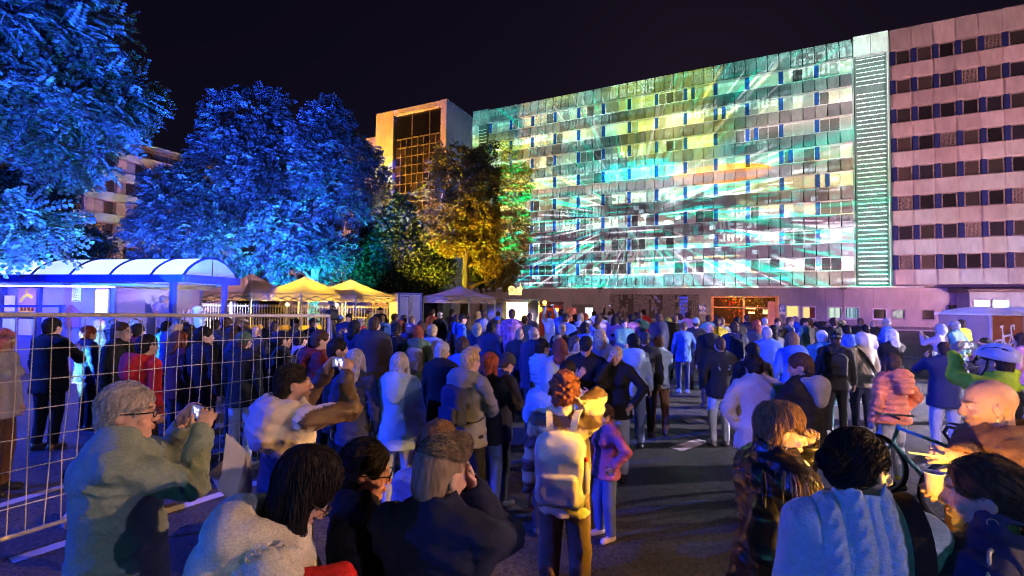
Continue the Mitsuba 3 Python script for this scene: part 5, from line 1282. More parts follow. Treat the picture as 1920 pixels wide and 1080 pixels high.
def reach(S, H, a, b, hint):
    """elbow for a shoulder S, wrist target H"""
    d = H - S; L = np.linalg.norm(d)
    if L > (a + b) * 0.995: H = S + d * ((a + b) * 0.995 / L); d = H - S; L = np.linalg.norm(d)
    L = max(L, 0.08); x = (a * a - b * b + L * L) / (2 * L); y = math.sqrt(max(a * a - x * x, 0))
    u = d / np.linalg.norm(d); h = np.asarray(hint, float); h = unit(h - u * (h @ u))
    return S + u * x + h * y, H


# where a right hand goes (x right, y forward, z up; for a body 1.75 m tall), elbow hint, direction of fingers, palm normal
ARMS = {
    'down': ((0.27, 0.04, 0.83), (0.5, -0.9, 0), (0.05, 0.2, -1), (-1, 0.1, 0)), 'pocket': ((0.21, 0.10, 0.93), (0.8, -0.7, 0), (-0.3, 0.4, -1), (-1, 0, 0)),
    'front': ((0.05, 0.27, 1.08), (0.9, -0.3, -0.4), (-1, 0.4, 0.1), (0, -1, 0)), 'chest': ((0.07, 0.28, 1.25), (0.8, -0.2, -0.7), (-0.5, 0.4, 0.7), (0, -1, 0)),
    'phone': ((0.09, 0.36, 1.43), (0.75, 0, -0.9), (-0.2, 0.35, 1), (-1, 0, 0)), 'phoneup': ((0.10, 0.36, 1.66), (0.85, 0.2, -0.7), (-0.2, 0.2, 1), (-1, 0, 0)),
    'overhead': ((0.12, 0.26, 1.86), (0.9, 0.2, -0.5), (-0.2, 0.2, 1), (-1, 0, 0)), 'crossed': ((-0.12, 0.22, 1.20), (0.9, 0.1, -0.5), (-1, 0.1, 0.2), (0, -1, 0)),
    'cheek': ((0.06, 0.15, 1.52), (0.5, 0.4, -0.9), (-0.3, 0.0, 1), (-0.7, -0.7, 0)), 'hip': ((0.20, 0.02, 1.0), (1, -0.5, 0), (-0.4, 0.7, -0.6), (-1, 0, 0)),
    'back': ((0.05, -0.18, 0.98), (0.9, -0.5, 0), (-1, -0.1, -0.2), (0, 1, 0)), 'headtop': ((0.12, 0.03, 1.70), (1, 0.3, 0.1), (-0.7, -0.4, 0.4), (-0.6, 0, -0.8)),
    'drink': ((0.12, 0.28, 1.36), (0.9, -0.1, -0.7), (-0.3, 0.4, 0.9), (-1, 0.2, 0)), 'visor': ((0.08, 0.15, 1.62), (1, 0.4, 0.0), (-1, -0.1, 0.2), (0, -0.4, -1)),
}
SKIN = ((0.52, 0.31, 0.22), (0.45, 0.26, 0.18), (0.58, 0.36, 0.27), (0.36, 0.2, 0.13))


class Figure:
    """a posed person: joints first, then soft parts; local x right, y forward, z up, drawn 1.75 m tall"""
    def __init__(s, px, py, d, face=0, H=None, lean=0, hy=0, hp=0, R='down', L='down', w=1.0, fem=False, walk=0.0, twist=0.0, hs=1.0, seed=0, child=False, sit=False, side=0.0):
        """px,py: top of the head in the photograph; d: distance; face: 0 away from the viewer, 90 to the right, 180 towards the viewer"""
        s.rng = np.random.default_rng(seed + abs(int(px * 7 + py)))
        s.d = d; s.w = w; s.fem = fem; s.face = face; s.child = child
        top = at(px, py, d)
        s.pel = np.array([0, 0, 0.95]); s.lean = lean
        Rl = rot('y', side) @ rot('x', -lean) @ rot('z', -twist); s.Rl = Rl
        up = lambda p: s.pel + Rl @ (np.asarray(p, float) - s.pel)
        s.up = up
        sw = (0.185 if not fem else 0.165) * (0.9 + 0.1 * w) * (0.9 if child else 1)
        s.sw = sw
        s.neck = up((0, -0.01, 1.475)); nb_ = s.neck
        s.Rh = Rl @ rot('z', -hy) @ rot('x', -hp - 0.0) if True else None
        s.hs = hs * (1.12 if child else 0.97)
        s.head = nb_ + (Rl @ rot('x', -hp * 0.35)) @ np.array([0, 0.025, 0.143 if not child else 0.15])
        s.arm = {}
        for nm, sg, pose in (('R', 1, R), ('L', -1, L)):
            S = up((sg * sw, -0.005, 1.415))
            if isinstance(pose, str):
                tg, hint, fd, pn = ARMS[pose]
                tg = up(np.array(tg) * [sg, 1, 1] + s.rng.normal(0, 0.012, 3)); hint = Rl @ (np.array(hint) * [sg, 1, 1]); fd = Rl @ (np.array(fd) * [sg, 1, 1]); pn = Rl @ (np.array(pn) * [sg, 1, 1])
            else:
                tg, hint, fd, pn = [np.asarray(q, float) for q in pose]
            E, Hn = reach(S, tg, 0.285, 0.25, hint)
            fd = unit(fd); pn = unit(pn - fd * (pn @ fd))
            s.arm[nm] = (S, E, Hn, fd, pn, sg)
        # legs
        s.leg = {}
        for nm, sg in (('R', 1), ('L', -1)):
            st = 0.10 + 0.02 * s.rng.random(); wk = walk * sg
            hip = np.array([sg * 0.085, 0, 0.91]); ank = np.array([sg * st, wk * 0.5 + s.rng.normal(0, 0.02), 0.085 + (0.05 if wk < -0.2 else 0)])
            if sit: hip = np.array([sg * 0.1, 0, 0.33]); ank = np.array([sg * 0.14, 0.5, 0.07])
            kn = (hip + ank) / 2 + np.array([sg * 0.01, 0.03 + 0.1 * max(wk, 0), 0.01])
            if sit: kn = np.array([sg * 0.17, 0.34, 0.55])
            s.leg[nm] = (hip, kn, ank, sg)
        if sit:
            dz = np.array([0, 0, -0.58]); s.pel = s.pel + dz; s.neck = s.neck + dz; s.head = s.head + dz
            s.arm = {k: (v[0] + dz, v[1] + dz, v[2] + dz, *v[3:]) for k, v in s.arm.items()}
        # placement: the top of the head meets its pixel
        tl = s.head + s.Rh @ np.array([0, -0.015, 0.118 * s.hs]); s.topl = tl
        f = math.radians(face); ez = np.array([[math.cos(f), math.sin(f), 0], [-math.sin(f), math.cos(f), 0], [0, 0, 1.0]])
        sc = (top[2] / max(s.head[2] + 0.118 * s.hs, 0.3)) if H is None else H / 1.75
        s.sc = sc
        M = np.eye(4); M[:3, :3] = ez * sc
        M[:3, 3] = top - M[:3, :3] @ tl
        if H is None: M[2, 3] = 0.0
        s.M = M
        s.near = d < 4.6; s.mid = d < 9.5
        s.hc = 0.0095 if d < 2.4 else 0.0125 if d < 3.6 else 0.016 if d < 6.3 else 0.023 if d < 9.5 else 0.034 if d < 13.5 else 0.042
        s.hb = 0.0068 if d < 3.6 else 0.0095 if d < 6.5 else 0.0155 if d < 9 else 0.021 if d < 13.5 else 0.026

    def world(s, p): return s.M[:3, :3] @ np.asarray(p, float) + s.M[:3, 3]

    def inv(s, q): return np.linalg.inv(s.M[:3, :3]) @ (np.asarray(q, float) - s.M[:3, 3])

    def hl(s, p): return s.head + s.Rh @ (np.asarray(p, float) * s.hs)

    def box(s, pts, m): P = np.array(pts); return P.min(0) - m, P.max(0) + m

    # -------------------------------------------------------------- skin
    def hand(s, S, arm, curl=0.35, scale=1.0, thumb=0.5, fist=False):
        _, E, Hn, fd, pn, sg = arm; q = scale
        side = np.cross(fd, pn) * sg        # towards the thumb for either hand
        side = -side if (side @ unit(np.cross(fd, pn) * sg)) < 0 else side
        kn = Hn + fd * 0.088 * q
        S.cone(Hn - fd * 0.01, Hn + fd * 0.045 * q, 0.024 * q, 0.031 * q, 0.012, (pn, 1.75))
        S.cone(Hn + fd * 0.045 * q, kn - fd * 0.012, 0.033 * q, 0.034 * q, 0.01, (pn, 2.1))
        for i, (o, l) in enumerate(((0.030, 0.070), (0.010, 0.078), (-0.011, 0.072), (-0.031, 0.056))):
            a = kn + side * o * q - fd * 0.008; dr_ = fd + side * o * 1.2; c = curl * (1 + 0.12 * i + 0.1 * s.rng.normal())
            p = a
            for j, fr_ in enumerate((0.45, 0.32, 0.23)):
                an = c * (0.6, 1.5, 2.2)[j]
                dd = unit(unit(dr_) * math.cos(an) + pn * math.sin(an)); e = p + dd * l * q * fr_ * 1.05
                S.cone(p, e, (0.0098, 0.0088, 0.0080)[j] * q, (0.0088, 0.0080, 0.0068)[j] * q, 0.003); p = e
        a = Hn + fd * 0.022 * q + side * 0.024 * q
        d1 = unit(side * 0.8 + fd * 0.75 + pn * 0.35 * thumb); m = a + d1 * 0.042 * q; d2 = unit(fd * 0.9 + side * 0.25 + pn * thumb); e = m + d2 * 0.034 * q
        S.cone(a, m, 0.0145 * q, 0.0105 * q, 0.008); S.cone(m, e, 0.0102 * q, 0.0082 * q, 0.004)

    def body(s, parent, skin, face_detail=True, curl=None, lips=(0.42, 0.13, 0.12), brow=(0.06, 0.04, 0.03), stubble=None):
        curl = {'R': 0.35, 'L': 0.35, **(curl or {})}
        h = s.hb; H = s.head; R = s.Rh; q = s.hs
        pts = [s.hl((0, 0, 0.16)), s.hl((0.1, 0.13, -0.14)), s.hl((-0.1, -0.13, 0)), s.neck, H]
        lo, hi = s.box(pts, 0.12); lo = np.minimum(lo, [-0.3, -0.2, 1.2]) if False else lo
        S = Soft(lo, hi, h)
        # neck and upper chest under the clothes
        S.cone(s.up((0, -0.02, 1.36)) + [0, 0, s.pel[2] - 0.95], s.neck - s.Rl @ np.array([0, 0, 0.03]), 0.062, 0.05, 0.03, (s.Rl @ np.array([0, 1, 0.0]), 1.2))
        S.cone(s.neck - s.Rl @ np.array([0, 0.005, 0.03]), s.hl((0, -0.025, -0.06)), 0.060 if not s.fem else 0.052, 0.054 if not s.fem else 0.047, 0.02)
        E = lambda c, r, k=0.02, cut=False: S.ell(s.hl(c), np.array(r) * q, R, k * q, cut)
        E((0, -0.014, 0.030), (0.076, 0.097, 0.090), 0.03)
        E((0, 0.030, -0.035), (0.064, 0.062, 0.082), 0.03)
        E((0, 0.040, -0.085), (0.048 if not s.fem else 0.043, 0.046, 0.038), 0.025)
        if h < 0.016:
            E((0, 0.080, -0.112), (0.020, 0.016, 0.016), 0.014)
            E((0, 0.086, 0.016), (0.046, 0.014, 0.012), 0.012)
            for sg in (-1, 1):
                E((sg * 0.045, 0.070, -0.040), (0.022, 0.018, 0.018), 0.014)
                E((sg * 0.031, 0.098, -0.004), (0.017, 0.014, 0.010), 0.008, True)
                E((sg * 0.031, 0.080, -0.005), (0.0135, 0.0125, 0.012), 0.003)
            S.cone(s.hl((0, 0.090, 0.002)), s.hl((0, 0.112, -0.038)), 0.009 * q, 0.0125 * q, 0.010)
            for sg in (-1, 1): E((sg * 0.012, 0.103, -0.044), (0.009, 0.010, 0.008), 0.006)
            E((0, 0.098, -0.070), (0.024, 0.010, 0.0065), 0.007); E((0, 0.096, -0.081), (0.020, 0.010, 0.007), 0.006)
            E((0, 0.112, -0.0755), (0.022, 0.008, 0.0016), 0.003, True)
        else:
            E((0, 0.098, -0.025), (0.014, 0.022, 0.026), 0.012)
        for sg in (-1, 1):
            E((sg * (0.079 if not s.fem else 0.076), -0.008, -0.018), (0.011, 0.021, 0.032) if not s.fem else (0.009, 0.016, 0.026), 0.008)
            if h < 0.01: E((sg * 0.089, 0.0, -0.016), (0.006, 0.010, 0.019), 0.004, True)
        V, F = S.mesh()
        ms = [(V, F)]
        nh = len(V)
        # arms inside the sleeves with the hands
        for nm in ('R', 'L'):
            a = s.arm[nm]; Sh, El, Wr, fd, pn, sg = a
            hh = 0.005 if s.d < 2.6 else 0.0062 if s.d < 6 else 0.0105 if s.d < 9.5 else 0.019
            pts = [El, Wr, Wr + fd * 0.2 * 1.0]
            lo, hi = s.box(pts, 0.07); A = Soft(lo, hi, hh)
            A.cone(El, Wr, 0.036, 0.025, 0.01); s.hand(A, a, curl[nm], 1.0 if not s.fem else 0.92)
            ms.append(A.mesh())
        V, F = s.joined(ms)
        if s.d < 7 and face_detail:
            P = (V - H) @ R / q; n_ = len(V)
            C = np.tile(np.array(skin, float), (n_, 1)) * (0.86 + 0.28 * meshkit.fbm(V * 30, 2))[:, None]
            head = np.linalg.norm(P, axis=1) < 0.17
            def paint(m, c, a): C[m] = C[m] * (1 - a[m, None]) + np.array(c) * a[m, None]
            g = lambda x, z, sx, sz: np.exp(-(((P[:, 0] - x) / sx) ** 2) - ((P[:, 2] - z) / sz) ** 2) * head * (P[:, 1] > 0.05)
            paint(head, lips, np.clip(1.4 * g(0, -0.075, 0.02, 0.009), 0, 1) * 0.8)
            for sg in (-1, 1):
                paint(head, brow, np.clip(1.5 * g(sg * 0.034, 0.021, 0.02, 0.0055), 0, 1) * 0.85)
                paint(head, (0.62, 0.6, 0.58), np.clip(1.6 * g(sg * 0.031, -0.005, 0.0105, 0.0052), 0, 1) * (P[:, 1] > 0.075))
                paint(head, (0.03, 0.02, 0.015), np.clip(1.8 * g(sg * 0.031, -0.005, 0.005, 0.006), 0, 1) * (P[:, 1] > 0.075))
                paint(head, np.array(skin) * [1.05, 0.72, 0.7], 0.5 * g(sg * 0.045, -0.04, 0.02, 0.02))
            paint(head, np.array(skin) * [1.05, 0.75, 0.75], 0.45 * g(0, -0.035, 0.014, 0.014))
            if stubble is not None:
                b = head * np.clip((-0.045 - P[:, 2]) / 0.02, 0, 1) * np.clip((P[:, 1] + 0.01) / 0.03, 0, 1) * np.clip((P[:, 2] + 0.14) / 0.02, 0, 1)
                paint(head, stubble, 0.6 * b)
            ob('body', (V, F), 'paintv', parent=parent, M=s.M, smooth=True, cols=np.clip(C, 0, 1))
        else:
            ob('body', (V, F), 'skin', skin, parent, M=s.M, smooth=True)

    def joined(s, ms):
        """head, hands and the trunk and limbs under the clothes as one closed body"""
        T_ = lambda m: m3.Manifold(m3.Mesh(np.ascontiguousarray(m[0], np.float32), np.ascontiguousarray(m[1], np.uint32)))
        dz = np.array([0, 0, s.pel[2] - 0.95]); chest = s.up((0, -0.015, 1.33)) + dz * (s.up((0, 0, 0.95))[2] < 0)
        chest = s.neck - s.Rl @ np.array([0, 0.01, 0.15]); nk = s.neck - s.Rl @ np.array([0, 0.005, 0.03])
        bones = [(s.pel, chest, 0.085, 0.085), (chest, nk, 0.07, 0.04)]
        for k in 'RL':
            S_, E_, W_ = s.arm[k][:3]; bones += [(chest, S_, 0.05, 0.035), (S_, E_, 0.036, 0.032), (E_, W_, 0.032, 0.02)]
            hp_, kn, an, _ = s.leg[k]; bones += [(s.pel, hp_, 0.07, 0.06), (hp_, kn, 0.058, 0.04), (kn, an, 0.04, 0.028)]
        parts = [T_(m) for m in ms]
        if any(p.status() != m3.Error.NoError for p in parts): return cat(*ms)
        for a, b, ra, rb in bones:
            parts.append((m3.Manifold.sphere(ra, 8).translate(list(map(float, a))) + m3.Manifold.sphere(rb, 8).translate(list(map(float, b)))).hull())
        q = m3.Manifold.batch_boolean(parts, m3.OpType.Add).to_mesh()
        return (np.array(q.vert_properties[:, :3], float), np.array(q.tri_verts, int)) if len(q.tri_verts) > 100 else cat(*ms)

    # -------------------------------------------------------------- hair and headwear
    def hair(s, parent, style, col, name='hair', bsdf='hairy'):
        if style in (None, 'bald'): return
        h = min(max(s.hb, 0.0085), 0.024); q = s.hs; R = s.Rh
        lo, hi = s.box([s.hl((0.15, 0.15, 0.2)), s.hl((-0.15, -0.2, 0.0)), s.hl((0.15, -0.2, 0.2)), s.hl((-0.15, 0.15, 0.2)), s.head + s.Rl @ [0, -0.13, -0.5 if style in ('long', 'longback', 'pony') else -0.2], s.head + s.Rl @ [0.14, 0.1, -0.45 if style in ('long', 'longback') else -0.15], s.head + s.Rl @ [-0.14, 0.1, -0.2]], 0.05)
        S = Soft(lo, hi, h)
        E = lambda c, r, k=0.02, cut=False: S.ell(s.hl(c), np.array(r) * q, R, k * q, cut)
        g = {'buzz': 0.003, 'fade': 0.006, 'short': 0.014, 'quiff': 0.014, 'grey': 0.014, 'curly': 0.028, 'long': 0.018, 'longback': 0.015, 'bob': 0.020, 'bun': 0.008, 'pony': 0.009, 'shaggy': 0.026, 'receding': 0.010}.get(style, 0.014)
        E((0, -0.016, 0.030), (0.077 + g, 0.098 + g, 0.092 + g), 0.01)
        if style in ('short', 'quiff', 'curly', 'shaggy', 'fade', 'grey', 'receding', 'buzz'):
            E((0, -0.055, -0.035), (0.066 + g * 0.6, 0.058 + g * 0.6, 0.07), 0.02)
        if style == 'quiff': S.cone(s.hl((-0.03, 0.075, 0.105)), s.hl((0.045, 0.065, 0.118)), 0.030 * q, 0.026 * q, 0.02); S.cone(s.hl((0, 0.0, 0.115)), s.hl((0, 0.06, 0.115)), 0.035 * q, 0.03 * q, 0.03)
        if style in ('long', 'bob', 'longback'):
            dn = {'long': 0.40, 'longback': 0.42, 'bob': 0.155}[style]; dw = lambda v: s.Rl @ np.array(v, float)
            b0 = s.hl((0, -0.062, 0.0))
            S.cone(b0, b0 + dw((0, -0.05, -dn)), 0.088, 0.082 if style != 'bob' else 0.085, 0.03, (dw((0, 1, 0)), 1.9))
            for sg in (-1, 1):
                if style == 'longback' and sg > 0: continue
                a = s.hl((sg * 0.077, -0.005, 0.01)); S.cone(a, a + dw((sg * 0.018, 0.0, -dn * 0.82)), 0.032, 0.030, 0.025)
        if style == 'bun': E((0, -0.135, 0.02), (0.042, 0.036, 0.042), 0.012); E((0, -0.06, -0.01), (0.074, 0.062, 0.07), 0.02)
        if style == 'pony':
            a = s.hl((0, -0.115, 0.045)); S.cone(a, a + s.Rl @ np.array([0, -0.055, -0.07]), 0.03, 0.034, 0.015); a = a + s.Rl @ np.array([0, -0.055, -0.07]); S.cone(a, a + s.Rl @ np.array([0, 0.01, -0.22]), 0.034, 0.016, 0.02); E((0, -0.06, -0.02), (0.072, 0.058, 0.06), 0.02)
        # clear the face, ears and the neck
        top = {'receding': 0.115, 'buzz': 0.085, 'long': 0.095, 'longback': 0.10, 'bob': 0.085, 'bun': 0.092, 'pony': 0.092}.get(style, 0.066)
        E((0, 0.135, -0.055), (0.085 if style not in ('long', 'bob') else 0.072, 0.085, 0.055 + top), 0.015, True)
        if style not in ('long', 'bob'):
            E((0, 0.06, -0.135), (0.12, 0.11, 0.10), 0.02, True)
            for sg in (-1, 1): E((sg * 0.092, 0.016, -0.030), (0.034, 0.036, 0.050), 0.012, True)
            E((0, -0.07, -0.165), (0.10, 0.09, 0.075), 0.015, True)
        if style == 'longback':
            E((0.09, 0.03, -0.03), (0.04, 0.05, 0.06), 0.015, True); E((0.06, 0.07, -0.10), (0.06, 0.08, 0.09), 0.02, True)
        if style == 'curly':
            S.ripple(lambda P: 0.05 * (meshkit.noise(P * 38, 3) - 0.5) + 0.03 * (meshkit.noise(P * 75, 5) - 0.5))
        elif style in ('shaggy', 'long', 'bob', 'quiff', 'short', 'grey', 'pony', 'bun', 'longback'):
            a = {'shaggy': 0.018, 'long': 0.013, 'longback': 0.013, 'bob': 0.012, 'quiff': 0.011, 'short': 0.008, 'grey': 0.008, 'pony': 0.007, 'bun': 0.005}[style]
            S.ripple(lambda P: a * (meshkit.noise((P - s.head) @ R * [62, 30, 30] if style in ('quiff', 'short', 'grey', 'shaggy') else P * [65, 65, 9], 3) - 0.5) + a * 0.6 * (meshkit.noise(P * 90, 6) - 0.5))
        m_ = S.mesh()
        ob(name, m_, bsdf, col, parent, M=s.M, smooth=True)
        if s.d < 3.4 and name == 'hair' and style != 'curly': s.strands(parent, m_, col, {'long': 1000, 'longback': 1000, 'bob': 700}.get(style, 700), style)

    def strands(s, parent, m, col, n, style, g=None, L=None):
        """fine locks lying on the hair, following its fall"""
        from scipy.spatial import cKDTree
        V, Fc = np.asarray(m[0]), np.asarray(m[1]); N = meshkit.arrays((V, Fc), True)[2]; tr = cKDTree(V); r = s.rng
        P = V[r.integers(0, len(V), n)].copy(); out = []
        down = np.array([0, 0, -1.0]) if g is None else s.Rh @ np.asarray(g, float)
        back = s.Rh @ np.array([0, -1.0, 0.0]); step = 0.016 if L is None else L
        k_ = {'long': 11, 'longback': 11, 'bob': 8}.get(style, 6)
        pts = []; dirn = r.normal(0, 0.25, (n, 3)); lift = 0.0022 + 0.0035 * r.random((n, 1)) + 0.006 * (r.random((n, 1)) < 0.08)
        for i in range(k_):
            q = tr.query(P)[1]; nn = N[q]; base = V[q] + nn * 0 + (P - V[q]) - nn * ((P - V[q]) * nn).sum(1, keepdims=True) + nn * lift * (0.4 + 0.6 * min(i, k_ - 1 - i) / (k_ / 2))
            pts.append(base)
            w = down if style in ('long', 'longback', 'bob') or g is not None else (0.6 * down + 0.8 * back)
            t = w + dirn; t = t - nn * (t * nn).sum(1, keepdims=True); t /= np.linalg.norm(t, axis=1, keepdims=True) + 1e-9
            P = base + t * step
        pts = np.stack(pts, 1)
        rad = 0.0015 * np.array([0.5] + [1.0] * (k_ - 2) + [0.3])
        ob('strands', cat(*[tube(p, rad, 3, False) for p in pts]), 'hairy', np.clip(np.array(col) * 1.5, 0, 1), parent, M=s.M, smooth=True)

    def headwear(s, parent, kind, col, col2=None):
        q = s.hs; R = s.Rh; h = 0.0055 if s.d < 5 else 0.009 if s.d < 7 else 0.016
        lo, hi = s.box([s.hl((0.17, 0.24, 0.2)), s.hl((-0.17, -0.18, -0.12)), s.hl((0.17, -0.18, 0.2)), s.hl((-0.17, 0.24, -0.12)), s.hl((-0.17, -0.18, 0.2)), s.hl((0.17, 0.24, -0.12))], 0.02)
        S = Soft(lo, hi, h); E = lambda c, r, k=0.02, cut=False: S.ell(s.hl(c), np.array(r) * q, R, k * q, cut)
        if kind == 'beanie':
            E((0, -0.016, 0.035), (0.092, 0.113, 0.108), 0.01); S.plane(s.hl((0, 0.1, 0.035)), R @ unit([0, 0.28, -1])); S.ripple(lambda P: 0.004 * np.sin(((P - s.head) @ R)[:, 0] * 260))
            E((0, -0.016, 0.03), (0.077, 0.098, 0.091), 0.004, True)
            ob('beanie', S.mesh(), 'cloth', col, parent, M=s.M, smooth=True)
        elif kind == 'cap':
            E((0, -0.016, 0.035), (0.088, 0.110, 0.105), 0.01); S.plane(s.hl((0, 0.08, 0.040)), R @ unit([0, 0.1, -1]))
            ob('cap', S.mesh(), 'cloth', col, parent, M=s.M, smooth=True)
            S = Soft(lo, hi, h); S.ell(s.hl((0, 0.115, 0.046)), np.array([0.072, 0.075, 0.010 if s.d < 9 else 0.018]) * q, R @ rot('x', -12), 0.004)
            ob('cap_peak', S.mesh(), 'cloth', col2 if col2 is not None else col, parent, M=s.M, smooth=True)
        elif kind == 'hood':
            E((0, -0.02, 0.025), (0.108, 0.128, 0.128), 0.01); S.cone(s.hl((0, -0.06, -0.05)), s.neck, 0.095, 0.10, 0.04)
            S.ripple(lambda P: 0.012 * (meshkit.noise(P * 16, 3) - 0.5))
            E((0, 0.11, -0.02), (0.078, 0.09, 0.105), 0.015, True); E((0, 0, 0.0), (0.086, 0.108, 0.108), 0.005, True)
            ob('hood', S.mesh(), 'cloth', col, parent, M=s.M, smooth=True)
        elif kind == 'helmet':
            E((0, -0.012, 0.050), (0.104, 0.138, 0.110), 0.01); S.plane(s.hl((0, 0.06, 0.035)), R @ unit([0, 0.12, -1])); E((0, -0.012, 0.03), (0.086, 0.11, 0.098), 0.004, True)
            # vents along the shell
            for x in (-0.066, -0.033, 0, 0.033, 0.066):
                for y0 in (-0.10, -0.02, 0.055):
                    b = np.array([x * (1 - abs(y0) * 1.2), y0, 0]); zz = 0.05 + 0.110 * math.sqrt(max(0.05, 1 - (b[0] / 0.104) ** 2 - ((y0 + 0.03) / 0.138) ** 2))
                    S.cone(s.hl((b[0], y0 - 0.012, zz)), s.hl((b[0] * 1.05, y0 + 0.045, zz - 0.006)), 0.0115 * q, 0.0115 * q, 0.003, (R @ np.array([0, 0, 1.0]), 0.5), True)
            ob('helmet', S.mesh(), 'gloss', col, parent, M=s.M, smooth=True)
            S = Soft(lo, hi, h); E2 = lambda c, r, k=0.01, cut=False: S.ell(s.hl(c), np.array(r) * q, R, k, cut)
            E2((0, -0.012, 0.045), (0.094, 0.126, 0.101)); S.plane(s.hl((0, 0.06, 0.042)), R @ unit([0, 0.12, -1])); E2((0, -0.012, 0.03), (0.080, 0.104, 0.094), 0.004, True)
            ob('helmet_liner', S.mesh(), 'matte', (0.01, 0.01, 0.012), parent, M=s.M, smooth=True)
            for sg in (-1, 1): ob('chin_strap', tube([s.hl((sg * 0.088, 0.02, 0.04)), s.hl((sg * 0.08, 0.03, -0.06)), s.hl((sg * 0.03, 0.07, -0.13))], 0.006, 5), 'matte', (0.02, 0.02, 0.02), parent, M=s.M)

    def glasses(s, parent, col=(0.02, 0.02, 0.02)):
        g = []
        for sg in (-1, 1):
            g.append(tube([s.hl((sg * 0.032 + 0.025 * math.cos(t), 0.112 - 0.02 * abs(math.cos(t)) * 0, -0.006 + 0.018 * math.sin(t))) for t in np.linspace(0, 2 * PI, 20)], 0.0024, 5))
            g.append(tube([s.hl((sg * 0.057, 0.110, 0.0)), s.hl((sg * 0.082, 0.06, 0.002)), s.hl((sg * 0.084, -0.01, 0.0)), s.hl((sg * 0.08, -0.03, -0.02))], 0.0026, 5))
        g.append(tube([s.hl((-0.008, 0.114, 0.0)), s.hl((0.008, 0.114, 0.0))], 0.0022, 5))
        ob('glasses', cat(*g), 'gloss', col, parent, M=s.M)

    # -------------------------------------------------------------- clothes
    def top(s, parent, col, name='jacket', hem=0.80, bulk=1.0, style='jacket', hood=None, collar=True, bsdf='cloth', sleeve=None, short=False, puff=False, cols=None, fold=1.0):
        w = s.w * bulk; h = min(s.hc, 0.012) if puff and s.d < 6.5 else s.hc; fb = 0.92 if s.fem else 1.0; Rl = s.Rl; up = s.up
        dz = s.pel[2] - 0.95; upz = (lambda p: up(np.asarray(p, float)) + [0, 0, dz]) if dz else up
        pts = [s.arm[k][j] for k in 'RL' for j in (0, 1, 2)] + [upz((0.26, 0.2, 1.5)), upz((-0.26, -0.26, 1.0)), np.array([0.26 * w, 0.2 * w, hem + dz]), np.array([-0.26 * w, -0.2 * w, hem + dz]), s.neck + [0, 0, 0.1], upz((0.2, -0.3, 1.5))]
        lo, hi = s.box(pts, 0.11); S = Soft(lo, hi, h)
        yx = Rl @ np.array([0, 1.0, 0]); sw = s.sw
        S.cone(upz((0, 0, 1.05)), upz((0, -0.012, 1.33)), 0.152 * w * fb, 0.172 * w * fb, 0.03, (yx, 1.36 / (0.85 + 0.15 * w)))
        S.cone(upz((-sw * 0.8, -0.015, 1.405)), upz((sw * 0.8, -0.015, 1.405)), 0.070 * bulk, 0.070 * bulk, 0.06, (Rl @ np.array([0, 0, 1.0]), 1.05))
        for sg in (-1, 1): S.cone(upz((sg * 0.025, -0.02, 1.478)), upz((sg * sw * 0.8, -0.015, 1.42)), 0.070, 0.062, 0.04)
        if s.fem:
            for sg in (-1, 1): S.ell(upz((sg * 0.075, 0.10, 1.27)), (0.07, 0.06, 0.065), Rl, 0.05)
        hz = min(hem, 0.98)
        S.cone(np.array([0, 0.0, max(hz, 0.55) + dz]), upz((0, 0.0, 1.08)), (0.198 if hem > 0.7 else 0.212) * w, 0.165 * w * fb, 0.04, (np.array([0, 1.0, 0]), 1.24))
        if hem < 0.72: S.cone(np.array([0, 0.0, hem - 0.03 + dz]), np.array([0, 0, 0.9 + dz]), 0.215 * w, 0.18 * w, 0.04, (np.array([0, 1.0, 0]), 1.3))
        b2 = 0.5 + 0.5 * bulk
        for k in 'RL':
            Sh, El, Wr, fd, pn, sg = s.arm[k]
            S.cone(Sh, El, 0.068 * b2, 0.057 * b2, 0.03)
            if not short: S.cone(El, El + (Wr - El) * 1.0, 0.058 * b2, 0.043 * b2, 0.02)
            if not short and s.near: S.cone(El + (Wr - El) * 0.93, El + (Wr - El) * 1.0, 0.046 * b2, 0.045 * b2, 0.006)
        nu = Rl @ np.array([0, 0, 1.0])
        if collar: S.cone(s.neck - nu * 0.02, s.neck + nu * 0.042, 0.082 * (0.5 + 0.5 * bulk), 0.076 * (0.5 + 0.5 * bulk), 0.02)
        if hood:
            S.ell(upz((0, -0.135, 1.455)), (0.150, 0.090, 0.105), Rl, 0.014); S.ell(upz((0, -0.185, 1.36)), (0.115, 0.06, 0.12), Rl, 0.03)
            for sg in (-1, 1): S.cone(upz((sg * 0.10, -0.08, 1.49)), upz((sg * 0.075, 0.05, 1.43)), 0.045, 0.03, 0.025)
            S.ell(s.head + Rl @ np.array([0, -0.055, -0.09]), (0.105, 0.10, 0.085), Rl, 0.02, True)
        # room for the neck, clean hem and cuffs
        S.cone(s.neck + nu * 0.015, s.neck + nu * 0.16, 0.063, 0.072, 0.01, None, True)
        if not hem >= 1.2: S.plane((0, 0, hem + dz), (0, 0, -1))
        for k in 'RL':
            Sh, El, Wr, fd, pn, sg = s.arm[k]; e = unit(Wr - El)
            c = Wr if not short else Sh + (El - Sh) * 0.8
            if not short:
                S.cone(Wr + e * 0.078, Wr + e * 0.11, 0.06, 0.06, 0.004, None, True)
                S.cone(Wr + e * 0.0, Wr + e * 0.05, 0.030 * b2, 0.034 * b2, 0.004, None, True)
